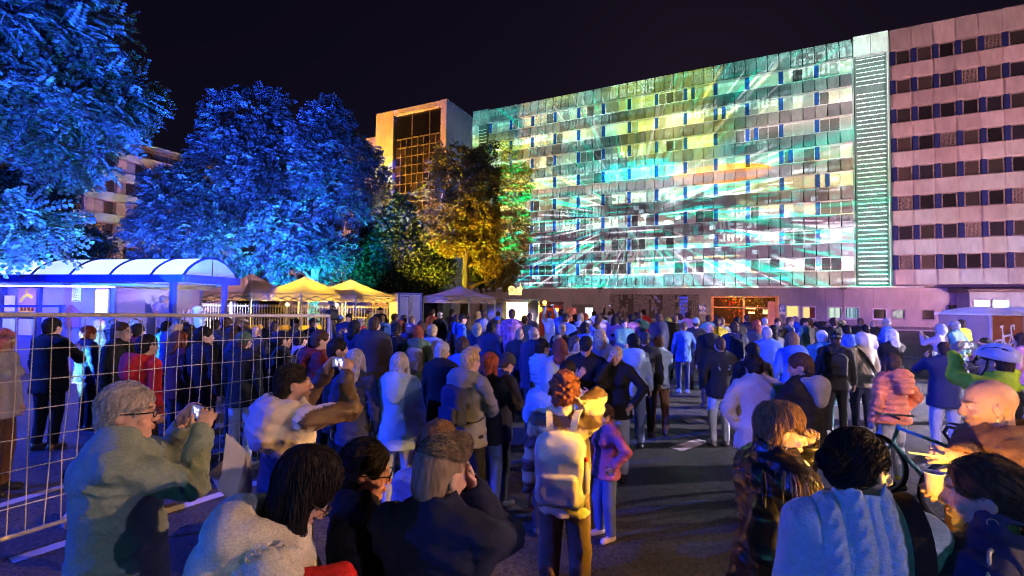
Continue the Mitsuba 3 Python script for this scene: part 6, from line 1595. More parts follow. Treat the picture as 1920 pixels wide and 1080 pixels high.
        if puff:
            s.ripple_puff(S, puff)
        else:
            am = {True: 0.036, False: 0.02}[s.d < 5] * fold; sd = s.rng.integers(1000)
            def fold_fn(P):
                q = (P - s.pel) @ Rl
                diag = q[:, 2] + 0.35 * np.abs(q[:, 0]) + 0.15 * q[:, 1]
                n1 = np.abs(meshkit.noise(np.stack([q[:, 0] * 4.5, q[:, 1] * 4.5, diag * 12], 1), sd) - 0.5)
                n2 = np.abs(meshkit.noise(np.stack([diag * 9, q[:, 1] * 9, q[:, 2] * 6 + q[:, 0] * 8], 1), sd + 3) - 0.5)
                o = am * (0.8 * np.sqrt(n1 + 0.01) + 0.5 * np.sqrt(n2 + 0.01) - 0.62) + am * 0.4 * (meshkit.noise(P * [14, 14, 20], sd + 1) - 0.5)
                if s.d < 6.5:
                    z0 = q[:, 2] + 0.95
                    o += 0.007 * np.exp(-((np.abs(q[:, 0]) - s.sw * 0.93) / 0.006) ** 2) * (z0 > 1.18) + 0.005 * np.exp(-((z0 - (hem + 0.045)) / 0.005) ** 2) + 0.004 * np.exp(-((z0 - 1.345) / 0.005) ** 2) * (q[:, 1] < 0) * (np.abs(q[:, 0]) < s.sw * 0.9)
                    o += 0.35 * am * (meshkit.noise(P * [34, 34, 42], sd + 2) - 0.5)
                    for k in 'RL':      # creases gather at the inside of the elbow
                        El = s.arm[k][1]; w_ = np.exp(-(np.linalg.norm(P - El, axis=1) / 0.10) ** 2); ax = unit(s.arm[k][2] - s.arm[k][0])
                        o += 0.010 * w_ * np.sin((P - El) @ ax * 150 + 4 * meshkit.noise(P * 12, sd))
                return o
            S.ripple(fold_fn)
        s.topsoft = S
        V, F = S.mesh()
        if cols is not None:
            C = cols(V, (V - s.pel) @ Rl)
            return ob(name, (V, F), 'paintv', parent=parent, M=s.M, smooth=True, cols=C)
        return ob(name, (V, F), bsdf, col, parent, M=s.M, smooth=True)

    def ripple_puff(s, S, gap):
        Sh = {k: s.arm[k] for k in 'RL'}
        def fn(P):
            q = (P - s.pel) @ s.Rl; z = q[:, 2].copy(); ph = z
            for k in 'RL':
                a, e, wv = Sh[k][0], Sh[k][1], Sh[k][2]
                for p0, p1, base in ((a, e, 0.0), (e, wv, 0.285)):
                    ab = p1 - p0; t = np.clip(((P - p0) @ ab) / (ab @ ab), 0, 1); dd = np.linalg.norm(P - p0 - t[:, None] * ab, axis=1)
                    m = (dd < 0.085) & (np.abs(q[:, 0]) > s.sw * 0.93); ph = np.where(m, base + t * np.linalg.norm(ab), ph)
            return -0.022 * np.abs(np.sin(PI * ph / gap)) ** 0.55 + 0.010 + 0.006 * (meshkit.noise(P * 30, 2) - 0.5)
        S.ripple(fn)

    def drape(s, x, z, sign=-1):
        """y of the outside of the top at x,z on the back (sign -1)"""
        S = s.topsoft; i = int(round((x - S.lo[0]) / S.h)); k = int(round((z - S.lo[2]) / S.h))
        i = min(max(i, 0), S.n[0] - 1); k = min(max(k, 0), S.n[2] - 1)
        c = np.nonzero(S.D[i, :, k] < 0)[0]
        if len(c) == 0: return None
        return S.lo[1] + S.h * (c[0] if sign < 0 else c[-1])

    def on_back(s, parent, name, mesh2d, x0, z0, col, sign=-1, lift=0.008, bsdf='matte'):
        """lay a mark drawn in x,z on the back (or chest) of the top"""
        v, f = mesh2d; v = np.array(v, float)
        m = trimesh.Trimesh(v, f, process=False)
        for _ in range(2): m = m.subdivide() if len(m.faces) < 3000 else m
        v, f = np.array(m.vertices), np.array(m.faces)
        y0 = s.drape(x0, z0, sign); y0 = -0.15 if y0 is None else y0
        out = []
        for p in v:
            x = x0 - sign * -1 * p[0] if False else x0 + p[0]
            y = s.drape(x, z0 + p[2], sign); y = y0 if y is None or abs(y - y0) > 0.08 else y
            out.append([x, y + sign * (lift - 0.0 * p[1]), z0 + p[2]])
        ob(name, (np.array(out), f), bsdf, col, parent, M=s.M)

    def trousers(s, parent, col, loose=1.0, hem=0.075, bsdf='cloth', name='trousers'):
        h = s.hc * 1.45
        pts = [p for k in 'RL' for p in s.leg[k][:3]] + [s.pel + [0, 0, 0.1]]
        lo, hi = s.box(pts, 0.16); S = Soft(lo, hi, h); w = s.w; dz = s.pel[2] - 0.95
        S.cone((-0.05 * w, 0.0, 0.93 + dz), (0.05 * w, 0.0, 0.93 + dz), 0.115 * w, 0.115 * w, 0.03, (np.array([0, 1.0, 0]), 1.1))
        S.cone((0, 0, 0.95 + dz), (0, 0, 1.03 + dz), 0.142 * w, 0.135 * w, 0.03, (np.array([0, 1.0, 0]), 1.3))
        for sg in (-1, 1): S.ell((sg * 0.068, -0.045, 0.88 + dz), (0.082 * w, 0.072 * w, 0.09), None, 0.04)
        for k in 'RL':
            hip, kn, an, sg = s.leg[k]
            S.cone(hip, kn, 0.095 * w, 0.068 * loose * (0.7 + 0.3 * w), 0.025); S.cone(kn, an * [1, 1, 1] - [0, 0, 0.01], 0.066 * loose, 0.054 * loose, 0.02)
        S.plane((0, 0, hem), (0, 0, -1))
        am = 0.016 if s.d < 6 else 0.010; sd = s.rng.integers(1000)
        S.ripple(lambda P: am * (np.abs(meshkit.noise(P * [8, 8, 16], sd) - 0.5) - 0.25) + 0.5 * am * (meshkit.noise(P * [16, 16, 30], sd + 1) - 0.5) * np.clip(1.6 - P[:, 2:3].ravel() * 1.2, 0.2, 1))
        ob(name, S.mesh(), bsdf, col, parent, M=s.M, smooth=True)

    def shoes(s, parent, col, sole=None):
        for k in 'RL':
            hip, kn, an, sg = s.leg[k]; S = Soft(an + [-0.09, -0.12, -0.12], an + [0.09, 0.24, 0.09], 0.013 if s.d < 6 else 0.027)
            a = an * [1, 1, 0] + [0, 0, max(an[2] - 0.085, 0)]
            S.cone(a + [0, -0.035, 0.042], a + [sg * 0.012, 0.14, 0.030], 0.043, 0.040, 0.02, (np.array([0, 0, 1.0]), 0.9)); S.cone(a + [0, -0.01, 0.05], an + [0, 0, 0.02], 0.042, 0.044, 0.02)
            S.plane(a + [0, 0, 0.004], (0, 0, -1))
            ob('shoe', S.mesh(), 'gloss', col, parent, M=s.M, smooth=True)

    def scarf(s, parent, col, r=0.045):
        n = Soft(*s.box([s.neck + [0.2, 0.2, 0.1], s.neck - [0.2, 0.2, 0.12]], 0.0), 0.012)
        pts = [s.neck + s.Rl @ np.array([0.082 * math.cos(t), 0.088 * math.sin(t), 0.015 + 0.012 * math.sin(2 * t)]) for t in np.linspace(0, 2 * PI, 13)]
        for a, b in zip(pts[:-1], pts[1:]): n.cone(a, b, r, r, 0.02)
        n.ripple(lambda P: 0.014 * (meshkit.noise(P * 28, 2) - 0.5))
        ob('scarf', n.mesh(), 'cloth', col, parent, M=s.M, smooth=True)

    def backpack(s, label, col, w=0.29, hgt=0.42, dep=0.15, z=1.20, straps=(0.02, 0.02, 0.02), pocket=True, bsdf='cloth', group=None, wide=1.0):
        t = thing('backpack', label, 'backpack', group); R = s.Rl; up = s.up
        y = -0.135 * s.w - dep / 2; h = 0.012 if s.d < 5 else 0.022
        c = up((0, y, z)); lo, hi = s.box([c + [0.3, 0.3, 0.4], c - [0.3, 0.3, 0.4]], 0); S = Soft(lo, hi, h)
        S.rbox(c, (w / 2, dep / 2, hgt / 2), R, 0.06, 0.02); S.ell(up((0, y - 0.01, z + hgt * 0.30)), (w * 0.44, dep * 0.5, hgt * 0.24), R, 0.05)
        S.ripple(lambda P: 0.02 * (meshkit.noise(P * 12, 5) - 0.5) + 0.01 * (meshkit.noise(P * 26, 6) - 0.5))
        ob('bag', S.mesh(), bsdf, col, t, M=s.M, smooth=True)
        if pocket:
            S = Soft(lo, hi, h); S.rbox(up((0, y - dep / 2 - 0.012, z - hgt * 0.2)), (w * 0.40, 0.035, hgt * 0.22), R, 0.03, 0.01); S.ripple(lambda P: 0.014 * (meshkit.noise(P * 16, 7) - 0.5))
            ob('pocket', S.mesh(), bsdf, np.array(col) * 0.85, t, M=s.M, smooth=True)
        for sg in (-1, 1):
            p = [up((sg * 0.07, y + dep / 2 - 0.01, z + hgt * 0.36)), up((sg * 0.095, -0.10, 1.49)), up((sg * 0.105, -0.02, 1.50)), up((sg * 0.115, 0.085, 1.44)), up((sg * 0.13, 0.14, 1.30)), up((sg * 0.155, 0.08, 1.12)), up((sg * 0.13, y + dep / 2, z - hgt * 0.40))]
            ob('strap', ribbon(p, 0.045, 0.014, s.Rl @ np.array([sg * 1.0, 0, 0.25])), 'cloth', straps, t, M=s.M, smooth=50)
        return t


def ribbon(pts, w, th, side):
    """a flat strap through the points, its width along side"""
    from scipy.interpolate import CubicSpline
    p = np.asarray(pts, float); u = np.r_[0, np.cumsum(np.linalg.norm(np.diff(p, axis=0), axis=1))]
    p = CubicSpline(u, p)(np.linspace(0, u[-1], len(p) * 4)); t = np.gradient(p, axis=0); t /= np.linalg.norm(t, axis=1, keepdims=True)
    a = np.asarray(side, float) - t * (t @ np.asarray(side, float))[:, None]; a /= np.linalg.norm(a, axis=1, keepdims=True) + 1e-9; b = np.cross(t, a)
    r = [a * -w / 2 - b * th / 2, a * w / 2 - b * th / 2, a * w / 2 + b * th / 2, a * -w / 2 + b * th / 2]
    V = np.stack([p + k for k in r], 1).reshape(-1, 3); n = len(p); F = []
    for i in range(n - 1):
        for j in range(4): F.append([4 * i + j, 4 * i + (j + 1) % 4, 4 * i + 4 + (j + 1) % 4, 4 * i + 4 + j])
    F = np.array(F); F = np.vstack([F[:, [0, 1, 2]], F[:, [0, 2, 3]]])
    return V, np.vstack([F, [[0, 2, 1], [0, 3, 2], [4 * n - 4, 4 * n - 3, 4 * n - 2], [4 * n - 4, 4 * n - 2, 4 * n - 1]]])


def phone(label, c, right, up, w=0.15, hgt=0.075, lit=(0.75, 0.8, 0.95), power=0.9, M=None, seed=1):
    """a phone held up, its screen towards the holder; right and up are its screen's axes"""
    right = unit(right); up = unit(np.asarray(up) - right * (np.asarray(up) @ right)); n = np.cross(right, up)
    W = np.eye(4); W[:3, 0], W[:3, 1], W[:3, 2], W[:3, 3] = right, -n, up, c     # -y faces the holder
    t = thing('mobile_phone', label, 'phone')
    ob('case', rbx(-w / 2, w / 2, -0.0035, 0.005, -hgt / 2, hgt / 2, 0.003), 'gloss', (0.02, 0.02, 0.025), t, M=W)
    r = np.random.default_rng(seed)
    ob('screen', bx(-w / 2 + 0.005, w / 2 - 0.005, -0.0048, -0.0038, -hgt / 2 + 0.004, hgt / 2 - 0.004), 'matte', (0.1, 0.1, 0.1), t, M=W, **lamp(None, (0.10, 0.10, 0.16), 1.0, 0.02))
    q = [bx(x, x + r.uniform(0.006, 0.02), -0.0058, -0.0049, z, z + r.uniform(0.004, 0.014)) for x, z in zip(r.uniform(-w * 0.28, w * 0.22, 26), r.uniform(-hgt * 0.34, hgt * 0.22, 26))]
    ob('picture', cat(*q), 'matte', (0.3, 0.3, 0.3), t, M=W, **lamp(None, lit, power, 0.02))
    return t

# ------------------------------------------------------------------ the crowd
COL = dict(bk=(0.012, 0.012, 0.014), nv=(0.025, 0.03, 0.075), dk=(0.03, 0.032, 0.045), bl=(0.05, 0.12, 0.42), lb=(0.25, 0.36, 0.52), gy=(0.16, 0.16, 0.17), lg=(0.38, 0.38, 0.4), be=(0.46, 0.40, 0.33), wh=(0.66, 0.65, 0.66),
           rd=(0.42, 0.02, 0.025), dr=(0.13, 0.02, 0.03), og=(0.78, 0.22, 0.10), yl=(0.66, 0.50, 0.03), ny=(0.62, 0.78, 0.04), te=(0.08, 0.22, 0.25), gn=(0.06, 0.10, 0.07), li=(0.40, 0.33, 0.46), pk=(0.55, 0.26, 0.34), br=(0.13, 0.07, 0.04),
           dn=(0.10, 0.15, 0.28), lj=(0.34, 0.38, 0.46), kh=(0.2, 0.19, 0.13), pl=(0.16, 0.08, 0.2))
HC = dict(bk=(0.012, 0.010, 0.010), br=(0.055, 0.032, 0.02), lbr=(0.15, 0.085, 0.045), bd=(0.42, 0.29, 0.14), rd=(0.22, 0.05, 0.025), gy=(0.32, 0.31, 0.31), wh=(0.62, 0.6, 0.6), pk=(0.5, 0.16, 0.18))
HORIZ = lambda px_: 557.4 + 0.0112 * px_


def who(label, px, py, d=None, face=0, top='nv', hair='short', hc='br', tr='dk', R='down', L='down', H=1.72, hat=None, hatc='bk', bag=None, hood=False, fem=False, hem=0.78, sk=None, phone_lit=False, w=None, gl=False, sleeve=None, scarf=None, short=False, bulk=1.0,
        puff=False, shoe='dk', group='people standing in the crowd before the building', cols=None, fold=1.0, **kw):
    if d is None: d = (CAM_H - H) * FOC / max(py - HORIZ(px), 9)
    r = np.random.default_rng(int(px * 13 + py * 7))
    F = Figure(px, py, d, face + (r.normal(0, 7) if 'twist' not in kw else 0), R=R, L=L, w=(r.uniform(0.94, 1.1) if w is None else w), fem=fem, **kw)
    p = thing('person', label, 'person', group)
    F.body(p, SKIN[int(r.integers(3))] if sk is None else sk)
    if hat == 'hood': F.headwear(p, 'hood', COL[hatc])
    elif hat: F.headwear(p, hat, COL[hatc]); F.hair(p, 'fade' if hair in ('short', 'bald', 'buzz') else hair, HC[hc])
    else: F.hair(p, hair, HC[hc])
    F.top(p, COL[top], hem=hem + r.normal(0, 0.015), hood=hood, bulk=bulk, puff=puff, short=short, cols=cols, fold=fold)
    F.trousers(p, COL[tr], loose=1.05)
    if d < 17: F.shoes(p, COL[shoe])
    if gl: F.glasses(p)
    if scarf: F.scarf(p, COL[scarf])
    if bag:
        F.backpack(f'{bag[1]} backpack worn by the ' + ' '.join(label.split()[:9]) if len(bag) < 3 else bag[2], COL[bag[0]], w=0.27, hgt=0.38)
    if phone_lit:
        a = F.arm['R']; c = F.world(a[2] + a[3] * 0.10 + a[4] * 0.015); rt = F.M[:3, :3] @ np.array([1, 0, 0]); 
        phone('small lit phone held up by the ' + ' '.join(label.split()[:9]), c, rt, [0, 0, 1], 0.14, 0.07, seed=int(px))
    return F, p


# left, behind the mesh fence and at the bar
who('woman with long pinkish hair in pale grey hoodie at the left edge behind the fence', 3, 618, 5.1, 75, 'lg', 'long', 'pk', 'br', fem=True, hood=True)
who('broad dark figure with raised hand before the display case behind the fence', 98, 597, 6.6, 10, 'bk', 'short', 'bk', 'bk', R='chest', w=1.15, shoe='br')
who('person in dark jacket with reddish hair beside the broad dark figure', 165, 613, 7.6, 15, 'nv', 'shaggy', 'rd', 'bk')
who('woman with long fair pinkish hair and lilac top before the bar wall', 186, 599, 10.0, 60, 'li', 'long', 'pk', fem=True)
who('dark-haired person half hidden behind the shaven-headed man by the heater', 212, 599, 10.2, 0, 'bk', 'short', 'br')
who('shaven-headed bearded man in dark jacket in profile under the heater', 226, 604, 5.9, 78, 'bk', 'buzz', 'br', 'bk', sk=SKIN[0], w=1.1)
who('person with black hair in a bright red hooded jacket behind the fence', 275, 629, 5.3, 20, 'rd', 'short', 'bk', 'bk', hood=True, bulk=1.1)
who('dark-haired person in dark red just behind the red hooded jacket', 258, 608, 7.6, 10, 'dr', 'short', 'bk')
who('curly pink-lit head at the bar counter right of the heater', 254, 599, 10.4, 0, 'li', 'curly', 'lbr')
who('dark silhouette at the counter below the bartender', 312, 603, 9.2, 5, 'bl', 'short', 'bk')
who('person with hair edged in pink before the counter end', 335, 598, 10.6, 0, 'dk', 'short', 'br')
who('woman with long pale hair glowing turquoise behind the fence', 331, 609, 7.9, 30, 'nv', 'long', 'bd', fem=True)
who('dark head close beside the woman with turquoise-lit hair', 356, 610, 8.0, 0, 'bk', 'short', 'bk')
who('red-haired short person low between dark backs behind the fence', 336, 622, 6.6, 20, 'dr', 'bob', 'rd', fem=True, H=1.6)
who('man in black jacket with neat dark hair looking right behind the fence', 381, 614, 6.2, 25, 'bk', 'short', 'bk', 'bk', hy=35, w=1.12)
who('dark round head with violet rim left of the bar post', 405, 600, 9.8, 0, 'nv', 'short', 'bk')
who('tall dark figure by the bar post', 426, 597, 10.4, 0, 'nv', 'shaggy', 'br')
who('woman with long dark hair rimmed in lilac looking right behind the fence', 438, 612, 7.1, 40, 'nv', 'long', 'br', fem=True)
Fb, pb_ = who('person with grey-green knit cap, dark jacket, pale jeans and blue shoes behind the fence', 457, 624, 6.1, 12, 'bk', 'short', 'br', 'lj', hat='beanie', hatc='gn', shoe='bl', bulk=1.1)
who('stout bald man with pink scalp behind the fence', 515, 603, 9.2, 10, 'nv', 'buzz', 'br', w=1.12)
who('small bald head lit pink left of the stout bald man', 481, 612, 9.0, 0, 'dk', 'bald', H=1.6)
who('dark-haired man in profile with black coat at the right part of the fence', 530, 622, 6.5, 60, 'bk', 'short', 'bk', 'bk')
who('dark-haired person turned right behind the fence end', 553, 597, 10.8, 70, 'nv', 'short', 'bk')
who('person with lilac patterned jacket and dark hair at the fence end', 563, 623, 6.9, 20, 'li', 'short', 'bk', bag=('nv', 'mottled'))
who('figure in a dark cap behind the end post of the fence', 588, 597, 10.8, 20, 'bk', 'short', 'br', hat='cap')
who('man with dark hair in a red and grey hooded jacket beside the fence post', 600, 620, 5.7, 55, 'dr', 'short', 'br', 'bk', hood=True, L='front', R='front')
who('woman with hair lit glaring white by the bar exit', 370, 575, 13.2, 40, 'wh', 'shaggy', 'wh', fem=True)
who('face under a pale cap among pink-lit guests by the bar', 459, 599, 11.0, 170, 'li', 'short', 'lbr', hat='cap', hatc='be')
who('pink-lit head in front of the yellow fence', 505, 598, 11.4, 20, 'dk', 'short', 'lbr')
who('small figure lit pink between bar and yellow fence', 447, 593, 13.6, 0, 'pk', 'bob', 'lbr', fem=True)
Fc, pc_ = who('bartender with grey hair in lilac crew jacket behind the bar counter', 306, 554, 13.35, 35, 'li', 'grey', 'gy', lift=True) if False else (None, None)

# around the video camera and the yellow tents
who('cameraman in dark blue jacket behind the video camera', 622, 601, 9.4, 20, 'nv', 'short', 'br', R='phone', L='phone')
who('person in a blue cap right of the video camera', 638, 592, 13.6, 10, 'nv', 'short', 'br', hat='cap', hatc='bl')
who('tall man in navy facing the viewer near the yellow tents', 654, 588, 13.2, 175, 'nv', 'short', 'bk')
who('woman with dark bob and pale headband turned to the tents', 665, 602, 8.6, 35, 'nv', 'bob', 'bk', fem=True)
who('person with golden-lit hair and red scarf beneath the right yellow tent', 678, 598, 12.0, 20, 'dk', 'bob', 'bd', scarf='rd', fem=True)
who('big man in a long dark wool coat seen from behind near the tents', 702, 594, 7.3, 5, 'dk', 'fade', 'br', 'bk', hem=0.55, w=1.18, bulk=1.12)
who('woman in pink cap and yellow jacket under the right yellow tent', 693, 579, 18.5, 70, 'yl', 'short', 'lbr', hat='cap', hatc='pk', fem=True)
who('man in dark cap facing us under the right yellow tent', 713, 577, 19.0, 170, 'bk', 'short', 'br', hat='cap')
who('person in blue jacket with pinkish head before the white trailer', 717, 591, 14.0, 0, 'bl', 'fade', 'lbr')
who('man in pale blue shirt looking right in front of the white trailer', 740, 588, 14.4, 60, 'lb', 'short', 'br')
who('woman with long red hair next to the black knit cap', 751, 601, 9.4, 0, 'pl', 'long', 'rd', fem=True)
who('person in black coat and black knit cap below the white trailer', 743, 607, 7.8, 0, 'bk', 'short', 'br', 'bk', hat='beanie', hatc='bk')
who('person with patterned jacket and shoulder strap under the trailer doors', 757, 592, 12.4, 0, 'li', 'shaggy', 'br')
who('fair-skinned bald man right of the trailer doors', 772, 593, 13.0, 20, 'pl', 'buzz', 'lbr')
who('woman with dark red hair, green hooded jacket and small rucksack left of the orange-jacket man', 782, 611, 7.6, 0, 'gn', 'long', 'rd', 'dn', hood=True, fem=True, bag=('gy', 'small pale'))
who('dark-haired woman behind the green hooded jacket', 790, 603, 9.4, 10, 'nv', 'bob', 'br', fem=True)
who('dark-haired person in profile just behind the raised phone near the fence', 632, 636, 5.0, 60, 'bk', 'short', 'bk', 'bk')
who('woman with grey-streaked bob seen behind the raised phone', 666, 657, 4.7, 0, 'nv', 'bob', 'gy', 'bk', fem=True)
# below the violet tent and the food trailer
who('man in bright orange and dark jacket under the violet tent', 811, 580, 16.5, 45, 'og', 'short', 'br')
who('white-haired person with dark rucksack below the violet tent', 825, 585, 14.8, 15, 'nv', 'grey', 'wh', bag=('bk', 'dark'))
who('dark-haired man at the back under the middle of the violet tent', 847, 580, 16.8, 20, 'nv', 'short', 'bk')
who('person with short dark hair and dark strap bag before the violet tent', 856, 589, 13.8, 20, 'dk', 'short', 'br')
who('man in cap and blue rain jacket in profile beside the tent pole', 867, 590, 12.0, 60, 'bl', 'short', 'br', hat='cap', hatc='bk', hood=True)
who('bald head at the right pole of the violet tent', 881, 586, 15.4, 10, 'dk', 'bald')
who('blond woman before the right pole of the violet tent', 883, 595, 12.2, 20, 'bl', 'bob', 'bd', fem=True)
who('person with yellow-grey hair right of the violet tent', 896, 584, 15.4, 15, 'lb', 'bob', 'bd', fem=True)
who('man with dark vest and short hair left of the food trailer', 907, 582, 14.2, 10, 'nv', 'short', 'br')
who('figure with a pale patterned hood up left of the dark-blue coat', 908, 600, 10.4, 15, 'nv', 'short', 'br', hat='hood', hatc='lg')
who('woman with long blond hair in dark blue jacket below the violet tent', 895, 606, 9.8, 0, 'nv', 'long', 'bd', fem=True)
who('man in dark blue-lit coat standing in the middle of the crowd, food trailer behind', 921, 604, 9.0, 20, 'nv', 'short', 'bk', 'bk', hem=0.7, w=1.12)
who('person in blue cap and pinkish jacket by the food trailer', 933, 594, 13.0, 10, 'pk', 'short', 'lbr', hat='cap', hatc='bl', fem=True)
who('short-haired person at the hatch of the food trailer', 934, 584, 17.5, 10, 'dk', 'short', 'br')


def plaid(V, Q):
    c = np.tile(np.array([0.13, 0.06, 0.16]), (len(V), 1)); a = (np.floor(Q[:, 0] / 0.05) % 2 == 0); b = (np.floor(Q[:, 2] / 0.05) % 2 == 0)
    c[a] *= 1.7; c[b] *= 1.7; return c
who('man in a purple checked shirt right before the glowing food trailer', 960, 580, 12.0, 5, 'pl', 'short', 'br', cols=plaid, w=1.1)
who('person in blue jacket with dark hair right of the checked shirt', 984, 592, 12.2, 15, 'bl', 'short', 'br')
who('dark-jacketed person behind, right of the food trailer hatch', 993, 587, 14.4, 0, 'dk', 'fade', 'br')
who('short bald person below the checked shirt', 974, 616, 8.6, 10, 'dk', 'bald', H=1.6)
who('bald man with glasses in blue-lit jacket looking right in the middle', 1000, 613, 7.3, 55, 'nv', 'bald', gl=True, w=1.1)
who('woman in pale grey jacket seen from behind below the violet tent', 811, 609, 8.3, 10, 'lg', 'short', 'bd', fem=True)
who('older man with thin grey hair and black jacket in front of the pale jacket', 829, 642, 5.7, 25, 'bk', 'grey', 'gy', 'bk', w=1.12)
who('person with curly blue-lit hair behind the quiffed young man', 867, 635, 6.5, 10, 'bl', 'curly', 'br', fem=True)
# middle, before the low front
who('person in mottled jacket with both arms raised before the red stall', 1031, 584, 15.6, 5, 'lb', 'short', 'br', R='overhead', L='overhead', phone_lit=True)
who('person in blue jacket left of the display board', 1052, 580, 16.0, 15, 'bl', 'short', 'bk')
who('man in black cap and blue jacket shading his eyes before the stall', 1061, 588, 11.8, 20, 'bl', 'short', 'br', hat='cap', hatc='bk', L='visor', w=1.1)
who('person in dark red by the display board', 1078, 590, 16.4, 0, 'dr', 'short', 'bk')
who('blond woman before the dark door', 1089, 588, 15.6, 0, 'nv', 'long', 'bd', fem=True)
who('red-haired woman before the lit doorway', 1098, 588, 15.8, 0, 'nv', 'long', 'rd', fem=True)
who('woman with blond ponytail in black jacket left of the raised dark arms', 1054, 607, 9.2, 5, 'bk', 'pony', 'bd', fem=True)
who('dark-haired person in blue jacket with a grey hood holding up a phone', 1096, 607, 9.0, 0, 'bl', 'shaggy', 'bk', R='phoneup', hood=True, phone_lit=True)
who('person in pale grey knit cap beside the blond ponytail', 1086, 603, 10.2, 0, 'bk', 'short', 'br', hat='beanie', hatc='lg')
who('boy with short brown hair in blue between taller people', 1118, 607, 9.4, 20, 'bl', 'short', 'br', H=1.6)
who('dark-haired figure at the right edge of the lit doorway', 1114, 584, 17.5, 0, 'dk', 'short', 'bk')
who('woman with long dark hair in lilac jacket right of the lit doorway', 1122, 590, 14.6, 10, 'li', 'long', 'br', fem=True)
who('person in white shirt with raised arms left of the relief screen', 1128, 587, 16.4, 10, 'wh', 'short', 'br', R='visor', L='visor', phone_lit=True)
who('person with arms up holding a phone before the left end of the relief screen', 1143, 584, 18.0, 0, 'dk', 'short', 'br', R='overhead', L='overhead', phone_lit=True)
who('fair person in pink top under the relief screen', 1146, 592, 15.5, 0, 'pk', 'bob', 'bd', fem=True)
who('woman in long dark open coat turned right before the relief screen', 1153, 592, 13.0, 45, 'pl', 'long', 'bk', fem=True, hem=0.5)
who('tall person in black before the left part of the relief screen', 1160, 586, 15.6, 0, 'bk', 'short', 'br', w=1.1)
who('child in dark teal coat facing us in the middle of the crowd', 1171, 598, 12.0, 165, 'te', 'short', 'br', H=1.55, R='front', L='front')
who('woman with dark curly hair in a long pink coat', 1185, 590, 14.0, 5, 'pk', 'curly', 'bk', fem=True, hem=0.5)
who('man in teal shirt and dark trousers before the relief screen', 1199, 585, 14.4, 5, 'te', 'short', 'br', 'bk', R='hip', w=1.1)
who('dark-haired person behind the pink coat', 1192, 586, 18.0, 0, 'bk', 'short', 'bk')
who('person in red hoodie in the last row before the relief screen', 1207, 581, 19.5, 0, 'rd', 'short', 'bk')
who('person with big dark curly hair in a pale blue hooded jacket', 1188, 629, 7.0, 5, 'lb', 'curly', 'bk', 'dn', hood=True, fem=True)
who('blond woman in a grey coat, hair lit blue, left of the pale blue hood', 1125, 618, 7.8, 10, 'gy', 'bob', 'bd', fem=True, hem=0.6)
who('woman with reddish-black bob in lilac sweater left of the black cap', 1050, 637, 6.1, 5, 'li', 'bob', 'rd', fem=True)
who('fair-haired head peeping over the reddish-black bob', 1046, 629, 7.6, 0, 'bl', 'short', 'bd')
who('woman in leopard-patterned coat behind the black cap', 1078, 631, 7.3, 150, 'br', 'bob', 'lbr', fem=True, cols=lambda V, Q: np.where((meshkit.noise(V * 30, 4) > 0.55)[:, None], np.array([[0.05, 0.03, 0.02]]), np.array([[0.42, 0.34, 0.26]])))
who('person in pale quilted jacket turned right with a smile', 1016, 636, 6.2, 60, 'lb', 'short', 'bk', 'dn', puff=0.06, L='front')
# before the entrance
who('broad figure in dark blue coat with hood before the screen', 1235, 589, 13.2, 0, 'nv', 'shaggy', 'br', hood=True, w=1.15)
who('person in yellow knit cap before the relief screen', 1253, 596, 14.0, 10, 'bl', 'short', 'br', hat='beanie', hatc='yl')
who('person in long dark coat right of the yellow knit cap', 1266, 591, 13.6, 10, 'bk', 'short', 'lbr', hem=0.55)
who('short-haired man with pale collar at the blue panes of the screen', 1275, 589, 16.0, 0, 'lb', 'short', 'br')
who('person in magenta top before the blue panes of the screen', 1289, 586, 17.2, 10, 'pk', 'short', 'br')
who('man standing alone in blue jacket and dark trousers, hands at his sides, from behind', 1281, 604, 11.3, 5, 'bl', 'fade', 'lbr', 'nv', w=1.05, L='down', R='pocket', shoe='wh')
who('person in pale blue knit cap and dark coat left of the parking sign', 1305, 597, 11.8, 20, 'dk', 'short', 'br', hat='beanie', hatc='lb')
who('person in teal jacket under the left parking sign', 1328, 591, 14.6, 10, 'te', 'short', 'br')
who('figure at the left jamb of the orange entrance', 1343, 590, 17.0, 10, 'dk', 'short', 'br')
who('person in a yellow and black jacket before the orange entrance', 1345, 597, 12.2, 25, 'yl', 'pony', 'br', fem=True)
who('person in plain grey shirt beside the yellow jacket', 1353, 596, 13.4, 0, 'gy', 'short', 'lbr')
who('bald man in dark hooded jacket left of the yellow jacket', 1331, 607, 9.7, 10, 'bk', 'bald', hood=True, w=1.12)
who('man with dark hair and blue jacket with strap right of the yellow jacket', 1377, 604, 9.6, 15, 'nv', 'short', 'br', w=1.08, bag=('bk', 'dark'))
who('dark-haired man turned right in the middle of the orange entrance', 1382, 594, 13.6, 25, 'bk', 'short', 'bk')
who('man in black jacket and dark knit cap with red neck, legs apart', 1209, 623, 7.5, 0, 'bk', 'short', 'br', 'bk', hat='beanie', hatc='dk', w=1.1, walk=0.2)
who('short person in shiny pale blue puffer jacket', 1235, 630, 7.7, 15, 'lb', 'shaggy', 'br', 'br', puff=0.07, H=1.6, R='front', fem=True)
who('person in dark jacket under the middle post of the entrance', 1401, 590, 14.6, 0, 'dk', 'short', 'br')
who('red-haired woman in dark blue before the right entrance door', 1418, 600, 11.6, 0, 'nv', 'bob', 'rd', fem=True)
who('grey-haired person in lilac shirt before the entrance', 1434, 596, 13.6, 10, 'li', 'grey', 'gy')
who('bearded man facing us at the right jamb of the entrance', 1458, 597, 14.2, 175, 'kh', 'short', 'br', R='front', L='front')
who('dark-haired person in grey coat below the right jamb of the entrance', 1449, 611, 10.0, 15, 'gy', 'bob', 'bk', fem=True)
